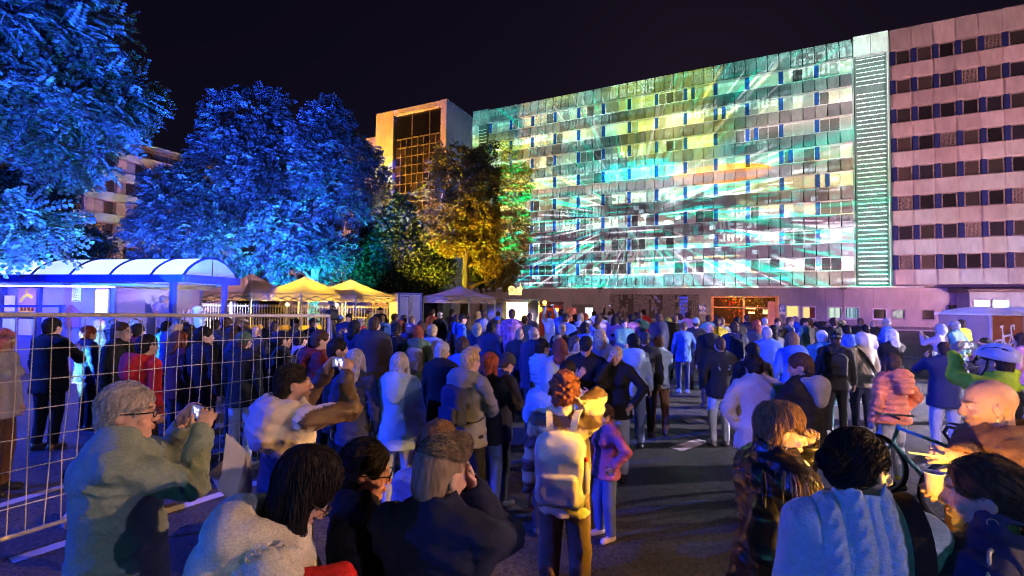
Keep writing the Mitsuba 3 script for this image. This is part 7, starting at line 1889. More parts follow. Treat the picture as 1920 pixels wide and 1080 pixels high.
who('grey-haired man in blue jacket seen from behind before the entrance', 1438, 614, 8.6, 20, 'bl', 'grey', 'gy', 'dn', w=1.1)
# right part
who('man in grey jacket facing left under the right parking sign', 1481, 595, 14.2, 120, 'gy', 'short', 'lbr', w=1.1)
who('bald man in blue behind the grey jacket', 1491, 592, 16.4, 40, 'bl', 'bald')
Fw, pw_ = who('woman in white sweater and jeans carrying a child before the lit windows', 1517, 597, 15.4, -35, 'wh', 'bob', 'lbr', 'dn', fem=True, R='chest', L='chest', group='people standing at the right')
who('child in dark teal carried by the woman in the white sweater', 1508, 597, 15.1, 160, 'te', 'short', 'br', 'bl', H=0.95, child=True, group='people standing at the right')
who('man in dark jacket holding both hands to his eyes below the green window', 1563, 596, 12.2, 5, 'bk', 'short', 'br', R='visor', L='visor', w=1.1)
who('fair-haired woman beside the man with hands at his eyes', 1578, 600, 13.4, 10, 'dk', 'bob', 'bd', fem=True)
who('dark-haired person in bright blue rain jacket below the green curtained window', 1587, 610, 10.4, 10, 'bl', 'short', 'bk', 'dn', hood=True, puff=False)
who('white-haired person in a long teal coat beside the black helmet', 1541, 620, 8.0, 15, 'te', 'grey', 'wh', 'te', hem=0.5, hood=True, fem=True)
who('cyclist in black helmet with a black rucksack seen from behind', 1566, 624, 7.7, 12, 'bk', 'short', 'br', 'bk', hat='helmet', hatc='bk', bag=('bk', 'large black', 'large black rucksack on the back of the cyclist in the black helmet'), w=1.1, shoe='wh')
who('woman with fair hair and dark fur hood on a blue coat', 1485, 624, 7.3, 10, 'bl', 'bob', 'lbr', 'nv', hood=True, fem=True, hem=0.7)
who('person with dark hair in pink scarf and black rucksack', 1411, 643, 5.9, 20, 'bk', 'pony', 'bk', 'dn', scarf='pk', fem=True, bag=('bk', 'black', 'black rucksack on the back of the person in the pink scarf'))
who('man in black jacket left of the bald man in leather', 1613, 597, 14.8, 10, 'bk', 'short', 'lbr', 'lj', group='people standing at the right')
who('bald man in black leather jacket and light jeans facing left', 1637, 600, 14.8, 200, 'bk', 'bald', 'br', 'lj', w=1.15, shoe='wh', group='people standing at the right')
who('person in lilac top with crossed straps before the leather jacket', 1623, 609, 11.4, 5, 'li', 'short', 'bk', 'lj', group='people standing at the right')
who('man with pale cap in bright blue rain jacket with red collar', 1663, 597, 13.2, -20, 'bl', 'short', 'gy', 'lj', hat='cap', hatc='be', w=1.2, hem=0.72, R='front', L='front', group='people standing at the right')
who('white-haired woman in black jacket with folded arms, seen from behind', 1672, 619, 8.8, 5, 'bk', 'bob', 'wh', 'bk', fem=True, R='crossed', L='crossed', w=1.1, group='people standing at the right')
Fs, ps_ = who('woman in beige jacket and pale hood with a black bag strap across her back', 1616, 625, 8.0, -5, 'be', 'short', 'br', 'nv', hat='hood', hatc='be', fem=True, w=1.12, shoe='wh', group='people standing at the right')
t_ = thing('shoulder_bag', 'black shoulder bag slung across the beige jacket', 'bag')
ob('strap', ribbon([(-0.14, -0.02, 1.49), (-0.10, -0.135, 1.40), (0.05, -0.175, 1.15), (0.19, -0.11, 0.95)], 0.05, 0.02, (0.5, 0, 0.8)), 'cloth', COL['bk'], t_, M=Fs.M)
ob('bag', rbx(0.15, 0.24, -0.14, 0.08, 0.74, 0.96, 0.03), 'cloth', COL['bk'], t_, M=Fs.M)
who('woman in headscarf and pale checked coat holding up a phone', 1763, 609, 11.2, -25, 'li', 'bob', 'gy', 'lg', hat='hood', hatc='lg', fem=True, L='phone', R='phone', hem=0.6, group='people standing at the right', phone_lit=True)
who('grey-haired man in dark teal jacket beside the checked coat', 1790, 602, 11.2, -20, 'te', 'grey', 'gy', 'dn', R='back', L='back', group='people standing at the right', w=1.12)
who('person in yellow vest and white trousers behind the teal jacket', 1802, 600, 12.8, 10, 'ny', 'short', 'br', 'wh', group='people standing at the right')
who('person in dark clothes sitting on the ground before the painted bicycle', 1847, 634, 12.6, -60, 'dk', 'short', 'bk', 'dk', sit=True, R='front', L='front', group='people standing at the right')
who('person in magenta jacket cut off by the right edge', 1916, 626, 8.6, -30, 'pk', 'long', 'br', 'dn', fem=True, group='people standing at the right')
who('shaven man in navy jacket and grey trousers taking a picture', 1770, 641, 6.6, 20, 'nv', 'buzz', 'br', 'lg', R='phone', L='phone', w=1.1, shoe='gy', group='people standing at the right', sk=SKIN[1], phone_lit=True)

# ------------------------------------------------------------------ people close to the camera
GRP = 'people close to the camera'


def hold2(kw, c, gap=0.088, drop=0.085):
    """both hands at a phone whose middle is at c (world); returns the two arm specs and the phone's axes"""
    F0 = Figure(**kw); l = F0.inv(c); Rl = F0.Rl
    d = unit((l - F0.head) * [1, 1, 0]); rt = np.array([d[1], -d[0], 0]); up = np.array([0, 0, 1.0])
    out = []
    for sg in (1, -1):
        wr = l + rt * sg * (gap + 0.022) - up * drop - d * 0.03
        out.append((wr, rt * sg * 0.8 - up * 0.9, up * 0.9 + d * 0.35 - rt * sg * 0.12, -rt * sg * 0.9 + d * 0.35))
    Mr = F0.M[:3, :3]
    return out[0], out[1], Mr @ rt, up


def stripes(cs, step, band):
    def f(V, Q):
        i = np.floor((Q[:, 2] - 0.02) / step).astype(int) % len(cs)
        return np.array(cs, float)[i] * (0.9 + 0.2 * meshkit.noise(V * 60, 2))[:, None]
    return f


# grey-haired man with glasses and a phone
kw = dict(px=238, py=723, d=2.12, face=55, hy=14, hp=2, w=1.16)
pc = at(372, 772, 2.36); Ra, La, rt, upv = hold2(kw, pc)
F = Figure(**kw, R=Ra, L=La); p = thing('person', 'grey-haired man with glasses in a khaki jacket taking a photo at the lower left', 'person', GRP)
F.body(p, (0.56, 0.34, 0.26), curl={'R': 0.75, 'L': 0.6}); F.hair(p, 'grey', (0.30, 0.28, 0.27)); F.glasses(p)
F.top(p, (0.20, 0.25, 0.23), hem=0.74, bulk=1.08); F.trousers(p, (0.03, 0.03, 0.05)); F.shoes(p, (0.05, 0.05, 0.05))
F.on_back(p, 'hanger_patch', bx(-0.045, 0.045, 0, 0.004, -0.016, 0.016), -0.02, 1.375, (0.01, 0.01, 0.012))
phone('phone held sideways by the grey-haired man with glasses', pc, rt, upv, 0.15, 0.076, seed=3, power=1.1)
# paper bag held below
bgp = at(430, 880, 2.45); bgk = thing('paper_sheet', 'folded pale paper sheets hanging below the phone beside the khaki jacket', 'paper')
_sh = [(-0.02, 0.19, 0), (0.07, 0.06, 1), (0.09, -0.17, 0), (0.02, -0.19, 1), (-0.05, -0.10, 0), (-0.10, -0.02, 1), (-0.03, 0.05, 0)]
for _k in (0, 1):
    _v = np.array([[x + 0.02 * _k, 0.03 * c_ + 0.022 * _k, z - 0.02 * _k] for x, z, c_ in _sh] + [[x + 0.02 * _k, 0.03 * c_ + 0.003 + 0.022 * _k, z - 0.02 * _k] for x, z, c_ in _sh]); _f = [[0, 6, 1], [6, 4, 1], [1, 4, 3], [1, 3, 2], [6, 5, 4]]
    ob('sheet', (_v, np.array(_f + [[a + 7, c + 7, b + 7] for a, b, c in _f] + [[i, (i + 1) % 7, (i + 1) % 7 + 7] for i in range(7)] + [[i, (i + 1) % 7 + 7, i + 7] for i in range(7)])), 'matte', (0.5, 0.5, 0.58), bgk, M=frame(bgp, 0.3))

# man with both arms raised
kw = dict(px=545, py=684, d=2.95, face=38, hy=22, hp=-2, w=1.05)
pc = at(636, 679, 3.25); Ra, La, rt, upv = hold2(kw, pc)
F = Figure(**kw, R=Ra, L=La); p = thing('person', 'bearded man in cream and navy hooded jacket raising a phone with both hands', 'person', GRP)
F.body(p, (0.50, 0.29, 0.20), curl={'R': 0.6, 'L': 0.7}, stubble=(0.05, 0.03, 0.02)); F.hair(p, 'fade', (0.02, 0.016, 0.014))
def two_tone(V, Q):
    c = np.tile(np.array([0.56, 0.50, 0.42]), (len(V), 1)); c[Q[:, 2] < 0.27] = (0.025, 0.03, 0.06)
    arm = (np.abs(Q[:, 0]) > 0.235) | ((Q[:, 1] > 0.17) & (Q[:, 2] > 0.2)); c[arm] = (0.09, 0.055, 0.04); return c * (0.9 + 0.2 * meshkit.noise(V * 80, 2))[:, None]
F.top(p, None, hem=0.80, hood=True, cols=two_tone, bulk=1.1); F.trousers(p, (0.02, 0.02, 0.03)); F.shoes(p, (0.1, 0.1, 0.1))
phone('phone with bright picture raised by the man in the cream hooded jacket', pc, rt, upv, 0.15, 0.076, (0.95, 0.9, 0.75), 1.3, seed=5)

# woman with long black hair, head bowed
F = Figure(615, 846, 1.56, face=68, hy=8, hp=34, lean=10, fem=True, R='front', L='front', w=1.0); p = thing('person', 'woman with long black hair and glasses bowing her head, in a cream hooded jacket', 'person', GRP)
F.body(p, (0.56, 0.36, 0.27), lips=(0.45, 0.12, 0.12)); F.hair(p, 'long', (0.008, 0.007, 0.009)); F.glasses(p, (0.05, 0.03, 0.02))
F.top(p, (0.56, 0.53, 0.48), hem=0.70, hood=True, bulk=1.14, puff=0.16); F.trousers(p, (0.02, 0.02, 0.03)); F.shoes(p, (0.1, 0.1, 0.1))
t = thing('red_bag', 'red cloth bag on the arm of the woman with long black hair', 'bag'); S = Soft((-0.2, -0.16, -0.2), (0.2, 0.16, 0.2), 0.014); S.rbox((0, 0, 0), (0.10, 0.06, 0.10), None, 0.05, 0.01); S.ripple(lambda P: 0.03 * (meshkit.noise(P * 12, 3) - 0.5))
ob('bag', S.mesh(), 'cloth', (0.5, 0.02, 0.02), t, M=frame(at(606, 1125, 1.42), 0.4), smooth=True)
# woman with short black hair and glasses
F = Figure(690, 830, 1.86, face=76, hy=6, hp=10, fem=True, R='front', L='front'); p = thing('person', 'woman with short black hair and glasses in profile behind the long-haired woman', 'person', GRP)
F.body(p, (0.56, 0.30, 0.26)); F.hair(p, 'short', (0.012, 0.010, 0.012)); F.glasses(p); F.top(p, (0.015, 0.015, 0.02), hem=0.75); F.trousers(p, (0.02, 0.02, 0.03)); F.shoes(p, (0.1, 0.1, 0.1))
# man with faded haircut, back to us
F = Figure(828, 826, 1.62, face=18, hy=20, hp=8, R='cheek', L='front', w=1.0); p = thing('person', 'man with shaved sides and swept hair in dark navy jacket, back to us', 'person', GRP)
F.body(p, (0.54, 0.34, 0.27)); F.hair(p, 'fade', (0.20, 0.145, 0.11), 'shaved_hair')
S = Soft(F.head - 0.2, F.head + 0.2, 0.008); S.ell(F.hl((0.004, 0.0, 0.075)), np.array([0.076, 0.108, 0.066]), F.Rh, 0.02); S.ell(F.hl((0, 0.085, 0.105)), np.array([0.055, 0.04, 0.035]), F.Rh, 0.03); S.plane(F.hl((0, -0.05, 0.068)), F.Rh @ unit([0, -0.25, -1])); S.ripple(lambda P: 0.008 * (meshkit.noise(((P - F.head) @ F.Rh) * [85, 16, 30], 4) - 0.5))
m_ = S.mesh(); ob('swept_hair', m_, 'hairy', (0.10, 0.08, 0.06), p, M=F.M, smooth=True); F.strands(p, m_, (0.11, 0.085, 0.06), 520, 'swept', (0.35, 0.8, -0.25), 0.013)
F.top(p, (0.009, 0.014, 0.042), hem=0.74, bulk=1.06); F.trousers(p, (0.02, 0.02, 0.03)); F.shoes(p, (0.1, 0.1, 0.1))
# woman in front of him with long hair, holding a phone low
F = Figure(822, 794, 2.2, face=5, fem=True, R=None, L='front', hy=15) if False else Figure(822, 794, 2.2, face=8, fem=True, R='chest', L='front', hy=10); l = F.inv(at(914, 1000, 2.12))
F = Figure(822, 794, 2.2, face=8, fem=True, L='front', hy=10, R=(l, (0.3, -0.2, -1.0), (-0.2, 0.5, 0.9), (-1, 0.2, 0.1))); p = thing('person', 'woman with long brown hair in pale lilac, half hidden behind the man with shaved sides', 'person', GRP)
F.body(p, (0.56, 0.36, 0.3), curl={'R': 0.9}); F.hair(p, 'long', (0.16, 0.09, 0.05)); F.top(p, (0.56, 0.5, 0.6), hem=0.78); F.trousers(p, (0.05, 0.06, 0.1)); F.shoes(p, (0.3, 0.3, 0.3))
a = F.arm['R']; phone('phone held low beside the man with shaved sides', F.world(a[2] + a[3] * 0.12 + a[4] * 0.02), (0.9, 0.1, 0.35), (-0.3, 0.3, 0.9), seed=9, power=0.4)

# young man with quiff, grey hoodie, rucksack
F, p = who('young man with blond quiff in grey hoodie with a dark rucksack', 881, 655, 4.55, 38, 'gy', 'quiff', 'bd', 'bk', hood=True, R='front', L='front', bag=('nv', 'dark', 'dark rucksack of the young man with the blond quiff'), group=GRP, hy=8)
who('girl with long red-brown hair and headband looking at her phone', 921, 663, 4.8, 45, 'bk', 'long', 'rd', 'dn', fem=True, R='chest', L='chest', group=GRP, hp=15)
who('person in dark knit cap bending forward beside the red-brown hair', 957, 664, 5.1, 60, 'nv', 'short', 'br', 'bk', hat='beanie', hatc='dk', R='front', L='front', group=GRP, hp=25, lean=8)
who('woman with short grey hair in pale teal coat seen from behind in the middle left', 749, 663, 4.75, 4, 'lb', 'bob', 'gy', 'lj', hood=True, hem=0.72, fem=True, bulk=1.15, group=GRP, w=1.1, shoe='gy', fold=0.7)
F, p = who('person in pale blue hoodie with the hood up and lettering on the back', 1031, 684, 4.35, 8, 'lb', 'short', 'br', 'dk', hat='hood', hatc='lb', fem=True, group=GRP, R='front', L='front', bulk=1.1)
F.on_back(p, 'lettering', lettering('DREAM', 0.042, 0.003), 0.03, 1.27, (0.75, 0.78, 0.8))
who('person with dark hair in a washed denim jacket leaning behind the curly head', 1067, 678, 4.9, 60, 'lj', 'short', 'bk', 'dk', lean=12, R='front', L='front', group=GRP)
F, p = who('young man in black cap and leather jacket looking down', 1098, 633, 5.8, 192, 'bk', 'short', 'br', 'bk', hat='cap', hatc='bk', R='chest', L='front', group=GRP, hp=26, fem=False)
F2, p2 = who('woman in dark jacket and light jeans holding a hand to her mouth', 1155, 650, 5.75, 205, 'bk', 'pony', 'bd', 'lj', R='cheek', L='hip', fem=True, group=GRP, hp=10, bulk=1.1, shoe='bk', sk=(0.58, 0.36, 0.3))

# boy with curly hair, striped top and pale rucksack
kw = dict(px=1060, py=704, d=3.15, face=14, hy=16, hp=6, w=0.96)
F0 = Figure(**kw); l = F0.inv(at(1090, 762, 3.12))
F = Figure(**kw, L='down', R=(l, (0.7, 0.5, -0.55), (-0.45, 0.1, 0.8), (-0.9, -0.2, 0.2))); p = thing('person', 'youth with curly auburn hair and striped top, one hand in the hair', 'person', GRP)
F.body(p, (0.58, 0.38, 0.25), curl={'R': 0.8}); F.hair(p, 'curly', (0.20, 0.055, 0.025))
F.top(p, None, hem=0.80, cols=stripes([(0.66, 0.50, 0.22), (0.13, 0.07, 0.04)], 0.085, 0), bulk=0.92, fold=1.0)
F.trousers(p, (0.17, 0.10, 0.055), loose=1.18); F.shoes(p, (0.3, 0.05, 0.12))
F.backpack('pale canvas rucksack on the back of the youth with curly auburn hair', (0.56, 0.48, 0.28), w=0.32, hgt=0.46, dep=0.17, z=1.15, straps=(0.5, 0.42, 0.2))
bt = thing('water_bottle', 'clear plastic bottle with a red cap in the side pocket of the pale rucksack', 'bottle'); bM = F.M @ frame((0.165, -0.24, 1.03), 0.2, 0.0)
ob('bottle', lathe([(0, 0), (0.03, 0.004), (0.033, 0.03), (0.031, 0.06), (0.033, 0.09), (0.031, 0.12), (0.028, 0.15), (0.013, 0.19), (0.013, 0.2), (0, 0.2)], 14), 'gloss', (0.5, 0.42, 0.33), bt, M=bM, smooth=40)
ob('cap', lathe([(0, 0.2), (0.0155, 0.2), (0.0155, 0.222), (0, 0.222)], 14), 'gloss', (0.6, 0.02, 0.02), bt, M=bM, smooth=30)
# child in pink jacket
F = Figure(1130, 759, 4.3, face=-118, hy=-10, hp=18, fem=True, child=True, R='pocket', L='hip'); p = thing('person', 'child with dark ponytail, open pink jacket, jeans and pale shoes', 'person', GRP)
F.body(p, (0.55, 0.35, 0.27)); F.hair(p, 'pony', (0.03, 0.018, 0.014))
F.top(p, None, hem=0.82, bulk=1.12, cols=lambda V, Q: np.where(((np.abs(Q[:, 0]) < 0.06) & (Q[:, 1] > 0.03))[:, None], np.array([[0.015, 0.015, 0.02]]), np.array([[0.42, 0.12, 0.2]])) * (0.85 + 0.3 * meshkit.noise(V * 60, 3))[:, None]); F.trousers(p, COL['dn'], 1.25); F.shoes(p, (0.6, 0.52, 0.5))

# middle distance right
F, p = who('man in black printed shirt and jeans with a hand in his pocket', 1350, 633, 7.1, -4, 'bk', 'fade', 'br', 'lj', R='pocket', L='pocket', w=1.12, shoe='gy', group=GRP)
sq = cat(*[tube([(0.05 * math.cos(t) * (1 + 0.25 * math.sin(5 * t)) + dx, 0, 0.04 * math.sin(t) * (1 + 0.3 * math.cos(4 * t)) + dz) for t in np.linspace(0, 6.0, 22)], 0.006, 4) for dx, dz in ((-0.045, 0), (0.05, 0.0), (0.0, -0.06))])
F.on_back(p, 'back_print', sq, 0.0, 1.28, (0.22, 0.4, 0.45))
who('stooping person in tan jacket and khaki trousers with dark head, back to us', 1410, 668, 4.75, 2, 'be', 'shaggy', 'bk', 'kh', hp=15, lean=10, R='front', L='hip', w=1.12, bulk=1.12, group=GRP, shoe='be')
F, p = who('young man in profile with grey hood on a black jacket, looking left', 1497, 664, 4.35, -38, 'bk', 'short', 'br', 'bk', R='front', L='front', w=1.12, bulk=1.12, group=GRP, hy=-34, hp=12, hood=False)
S = Soft(F.neck - 0.32, F.neck + 0.3, 0.014); S.ell(F.up((0, -0.135, 1.45)), (0.15, 0.09, 0.105), F.Rl, 0.02); S.ell(F.up((0, -0.155, 1.36)), (0.115, 0.06, 0.11), F.Rl, 0.04); [S.cone(F.up((sg * 0.10, -0.08, 1.49)), F.up((sg * 0.08, 0.07, 1.43)), 0.047, 0.03, 0.025) for sg in (-1, 1)]; S.ell(F.head + [0, -0.03, -0.09], (0.10, 0.10, 0.085), None, 0.02, True)
ob('hood', S.mesh(), 'cloth', (0.26, 0.26, 0.28), p, M=F.M, smooth=True)
F, p = who('woman with brown hair in orange quilted jacket and pale trousers', 1670, 664, 5.5, -6, 'og', 'bob', 'br', 'lg', puff=0.072, hood=True, fem=True, hem=0.86, bulk=1.12, group=GRP, R='hip', L='down', shoe='bk', w=1.05)
for k in 'RL':
    an = F.leg[k][2]; ob('ankle_band', lathe([(0.060, 0), (0.064, 0.008), (0.064, 0.035), (0.060, 0.043)], 18, an + [0, 0.0, 0.05]), 'matte', (0.75, 0.62, 0.03), p, M=F.M, smooth=40)

# cyclist with white helmet and neon sleeves raising a phone
kw = dict(px=1873, py=652, d=3.9, face=-28, hy=0, hp=-4, w=0.98)
pc = at(1815, 648, 4.25); Ra, La, rt, upv = hold2(kw, pc)
F = Figure(**kw, R=Ra, L=La); p = thing('person', 'cyclist in white helmet and neon yellow top holding up a phone at the right', 'person', GRP)
F.body(p, (0.55, 0.3, 0.2), curl={'R': 0.7, 'L': 0.7}); F.headwear(p, 'helmet', (0.62, 0.55, 0.58)); F.hair(p, 'fade', HC['br']); F.top(p, None, hem=0.86, cols=lambda V, Q: np.where(((np.abs(Q[:, 0]) < 0.15) & (Q[:, 2] < 0.45) & (Q[:, 1] < 0.1))[:, None], np.array([[0.015, 0.015, 0.018]]), np.array([[0.60, 0.78, 0.03]])) * (0.9 + 0.2 * meshkit.noise(V * 70, 3))[:, None]); F.trousers(p, COL['bk'], 0.8); F.shoes(p, COL['bk'])
phone('phone held up by the cyclist in the white helmet', pc, rt, upv, 0.15, 0.076, (0.85, 0.8, 0.8), 0.9, seed=8)

# bald man in brown hooded jacket with a cup
kw = dict(px=1852, py=713, d=2.3, face=-66, hy=4, hp=8, w=1.12)
F0 = Figure(**kw); lr = F0.inv(at(1800, 862, 2.08)); ll = F0.inv(at(1790, 925, 2.2))
F = Figure(**kw, L=(ll, (-0.9, -0.2, -0.7), F0.M[:3, :3].T @ np.array([-1, 0, 0.15]), F0.M[:3, :3].T @ np.array([0.1, 0.7, -0.6])), R=(lr, (0.9, -0.3, -0.6), F0.M[:3, :3].T @ np.array([-1, 0.1, 0.1]), F0.M[:3, :3].T @ np.array([0, 0.9, -0.4])))
p = thing('person', 'bald man with earring in brown hooded jacket, head lit yellow, at the right edge', 'person', GRP)
F.body(p, (0.58, 0.36, 0.24), curl={'R': 1.0, 'L': 1.05}, stubble=(0.2, 0.12, 0.08)); F.top(p, (0.15, 0.085, 0.055), hem=0.76, hood=True, bulk=1.12); F.trousers(p, COL['bk']); F.shoes(p, COL['bk'])
ob('earring', tube([F.hl((-0.088, -0.005 + 0.012 * math.sin(a_), -0.062 + 0.012 * math.cos(a_))) for a_ in np.linspace(0, 2 * PI, 12)], 0.002, 5), 'steel', (0.7, 0.6, 0.4), p, M=F.M)
cm = frame(at(1751, 896, 2.14) - [0, 0, 0.03]); cup = thing('drinking_cup', 'clear plastic cup held by the bald man in the brown jacket', 'cup')
ob('cup', lathe([(0, -0.045), (0.028, -0.043), (0.036, 0.05), (0.038, 0.055), (0.034, 0.05), (0.026, -0.038)], 16), 'gloss', (0.30, 0.27, 0.24), cup, M=cm, smooth=30)
ob('rim', tube([(0.038 * math.cos(a_), 0.038 * math.sin(a_), 0.054) for a_ in np.linspace(0, 2 * PI, 20)], 0.0025, 5), 'gloss', (0.8, 0.78, 0.75), cup, M=cm)
q0 = at(1778, 860, 2.07); q1 = at(1702, 848, 2.09); wp = thing('wooden_stick', 'pale snack stick between the fingers of the bald man', 'stick'); ob('stick', tube([q1, (q0 + q1) / 2 + [0, 0, 0.002], q0], [0.004, 0.006, 0.005], 7), 'matte', (0.75, 0.6, 0.45), wp, smooth=True)

# person with dark hair tied back at the lower right corner
F = Figure(1846, 860, 1.48, face=-32, hy=-18, hp=6, fem=True, R='front', L='front', w=1.05); p = thing('person', 'woman with tied dark hair in navy jacket with pale piping, lower right corner', 'person', GRP)
F.body(p, (0.56, 0.36, 0.25)); F.hair(p, 'pony', (0.06, 0.035, 0.02)); F.top(p, (0.02, 0.03, 0.085), hem=0.72, bulk=1.1); F.trousers(p, COL['bk']); F.shoes(p, COL['bk'])
a = F.arm['L']; ob('piping', tube([F.up((-0.10, -0.03, 1.50)), a[0] + [-0.0, -0.02, 0.078], a[0] + [-0.055, -0.03, 0.03], (a[0] + a[1]) / 2 + [-0.06, -0.02, 0.0], a[1] + [-0.055, 0, 0]], 0.006, 6), 'matte', (0.7, 0.6, 0.4), p, M=F.M, smooth=True)
ob('earring', tube([F.hl((-0.088, -0.003 + 0.014 * math.sin(a_), -0.066 + 0.014 * math.cos(a_))) for a_ in np.linspace(0, 2 * PI, 12)], 0.002, 5), 'steel', (0.7, 0.6, 0.4), p, M=F.M)

# girl in white cable-knit sweater
F = Figure(1606, 808, 1.58, face=16, hy=56, hp=4, fem=True, R='front', L='down', w=1.05); p = thing('person', 'woman with black hair in a low bun wearing a white cable-knit sweater, back to us', 'person', GRP)
F.body(p, (0.58, 0.38, 0.28)); F.hair(p, 'bun', (0.010, 0.009, 0.012))
_rp = Soft.ripple
def cable(S):
    def fn(P):
        q = (P - F.pel) @ F.Rl; o = np.zeros(len(P))
        for c in (-0.115, -0.045, 0.045, 0.115):
            x = (q[:, 0] - c); ph = q[:, 2] / 0.045
            a1 = np.exp(-((x - 0.011 * np.sin(ph * PI)) / 0.009) ** 2) * (0.6 + 0.4 * np.cos(ph * PI)); a2 = np.exp(-((x + 0.011 * np.sin(ph * PI)) / 0.009) ** 2) * (0.6 - 0.4 * np.cos(ph * PI))
            o -= 0.013 * np.maximum(a1, a2) * (np.abs(q[:, 0]) < 0.19)
            o += 0.008 * np.exp(-((np.abs(x) - 0.029) / 0.0045) ** 2)
        return o + 0.010 * (meshkit.noise(P * [9, 9, 14], 3) - 0.5)
    _rp(S, fn)
F.hc = 0.0065; F.ripple_puff = lambda S, g: cable(S); F.top(p, (0.66, 0.66, 0.70), name='sweater', hem=0.80, bulk=1.2, puff=1)
ob('collar', (lambda S: S.mesh())((lambda S: (S.cone(F.neck + F.Rl @ np.array([0, 0, 0.0]), F.neck + F.Rl @ np.array([0, 0, 0.045]), 0.088, 0.078, 0.01), S.cone(F.neck - [0, 0, 0.1], F.neck + [0, 0, 0.2], 0.066, 0.066, 0.005, None, True), S)[-1])(Soft(F.neck - 0.14, F.neck + 0.14, 0.008))), 'cloth', (0.66, 0.66, 0.7), p, M=F.M, smooth=True)
F.trousers(p, (0.03, 0.03, 0.06)); F.shoes(p, COL['bk'])
ob('earring', tube([F.hl((0.089, 0.0 + 0.024 * math.sin(a_), -0.075 + 0.024 * math.cos(a_))) for a_ in np.linspace(0, 2 * PI, 16)], 0.0025, 5), 'steel', (0.75, 0.6, 0.35), p, M=F.M)
st_ = thing('bag_strap', 'wide black bag strap over the shoulder of the white sweater', 'bag')
def sy(x, z): y = F.drape(x, z); return (-0.17 if y is None else y)
ob('strap', ribbon([(0.105, 0.10, 1.42), (0.112, -0.02, 1.535), (0.105, -0.125, 1.475), (0.10, sy(0.10, 1.36) - 0.026, 1.36), (0.085, sy(0.085, 1.2) - 0.028, 1.2), (0.06, sy(0.06, 1.0) - 0.028, 1.0), (0.045, sy(0.045, 0.86) - 0.026, 0.86)], 0.055, 0.008, (1, 0.1, 0.15)), 'cloth', (0.008, 0.008, 0.01), st_, M=F.M, smooth=40)
ob('bag', rbx(-0.14, 0.16, -0.30, -0.20, 0.50, 0.86, 0.03), 'cloth', (0.01, 0.01, 0.012), st_, M=F.M)

# smiling woman with long hair in black satin
kw = dict(px=1470, py=759, d=2.15, face=92, hy=12, hp=12, fem=True)
F0 = Figure(**kw); l = F0.inv(at(1512, 838, 2.28))
F = Figure(**kw, R=None, L=None) if False else Figure(**kw, R='front', L=(l, (-0.8, 0.3, -0.8), (0.25, 0.1, 1.0), (0.9, -0.3, 0)))
p = thing('person', 'smiling woman with long fair-brown hair in a black satin jacket, hand raised', 'person', GRP)
F.body(p, (0.62, 0.40, 0.30), curl={'L': 0.9}, lips=(0.5, 0.12, 0.1)); F.hair(p, 'longback', (0.20, 0.11, 0.06)); F.top(p, (0.010, 0.009, 0.010), hem=0.86, bsdf='satin', bulk=1.22, fold=1.8); F.trousers(p, (0.012, 0.011, 0.012), 1.25, bsdf='satin'); F.shoes(p, COL['bk'])
ob('white_top', (lambda S: S.mesh())((lambda S: (S.ell(F.up((0.0, 0.115, 1.36)), (0.07, 0.05, 0.12), F.Rl, 0.01), S)[-1])(Soft(F.up((0, 0.1, 1.35)) - 0.17, F.up((0, 0.1, 1.35)) + 0.17, 0.01))), 'cloth', (0.6, 0.58, 0.55), p, M=F.M, smooth=True)
ob('fringe_trim', cat(*[tube([F.arm['R'][0] + [0.02 + 0.03 * q_[0], 0.045 * q_[1], 0.068], F.arm['R'][0] + [0.045 + 0.05 * q_[0], 0.06 * q_[1], 0.03 + 0.02 * q_[2]], F.arm['R'][0] + [0.06 + 0.05 * q_[0], 0.065 * q_[1], -0.03 + 0.03 * q_[2]]], 0.003, 4) for q_ in np.random.default_rng(2).normal(0, 1, (60, 3)).clip(-1.3, 1.3)]), 'satin', (0.2, 0.12, 0.04), p, M=F.M)
ob('earring', tube([F.hl((0.088, -0.003 + 0.012 * math.sin(a_), -0.064 + 0.012 * math.cos(a_))) for a_ in np.linspace(0, 2 * PI, 12)], 0.002, 5), 'steel', (0.7, 0.6, 0.4), p, M=F.M)
hb = thing('handbag', 'black soft handbag hanging at the hip of the woman in black satin', 'bag'); S = Soft((-0.2, -0.2, -0.22), (0.2, 0.2, 0.22), 0.012); S.rbox((0, 0, 0), (0.15, 0.06, 0.12), None, 0.05, 0.02); S.ripple(lambda P: 0.04 * (meshkit.noise(P * 13, 3) - 0.5))
hM = frame(at(1432, 985, 2.0), 1.1); ob('bag', S.mesh(), 'satin', (0.012, 0.011, 0.011), hb, M=hM, smooth=True); ob('handle', tube([(-0.1, 0, 0.1), (-0.07, 0, 0.22), (0.07, 0, 0.22), (0.1, 0, 0.1)], 0.008, 6), 'satin', (0.015, 0.013, 0.012), hb, M=hM, smooth=True)

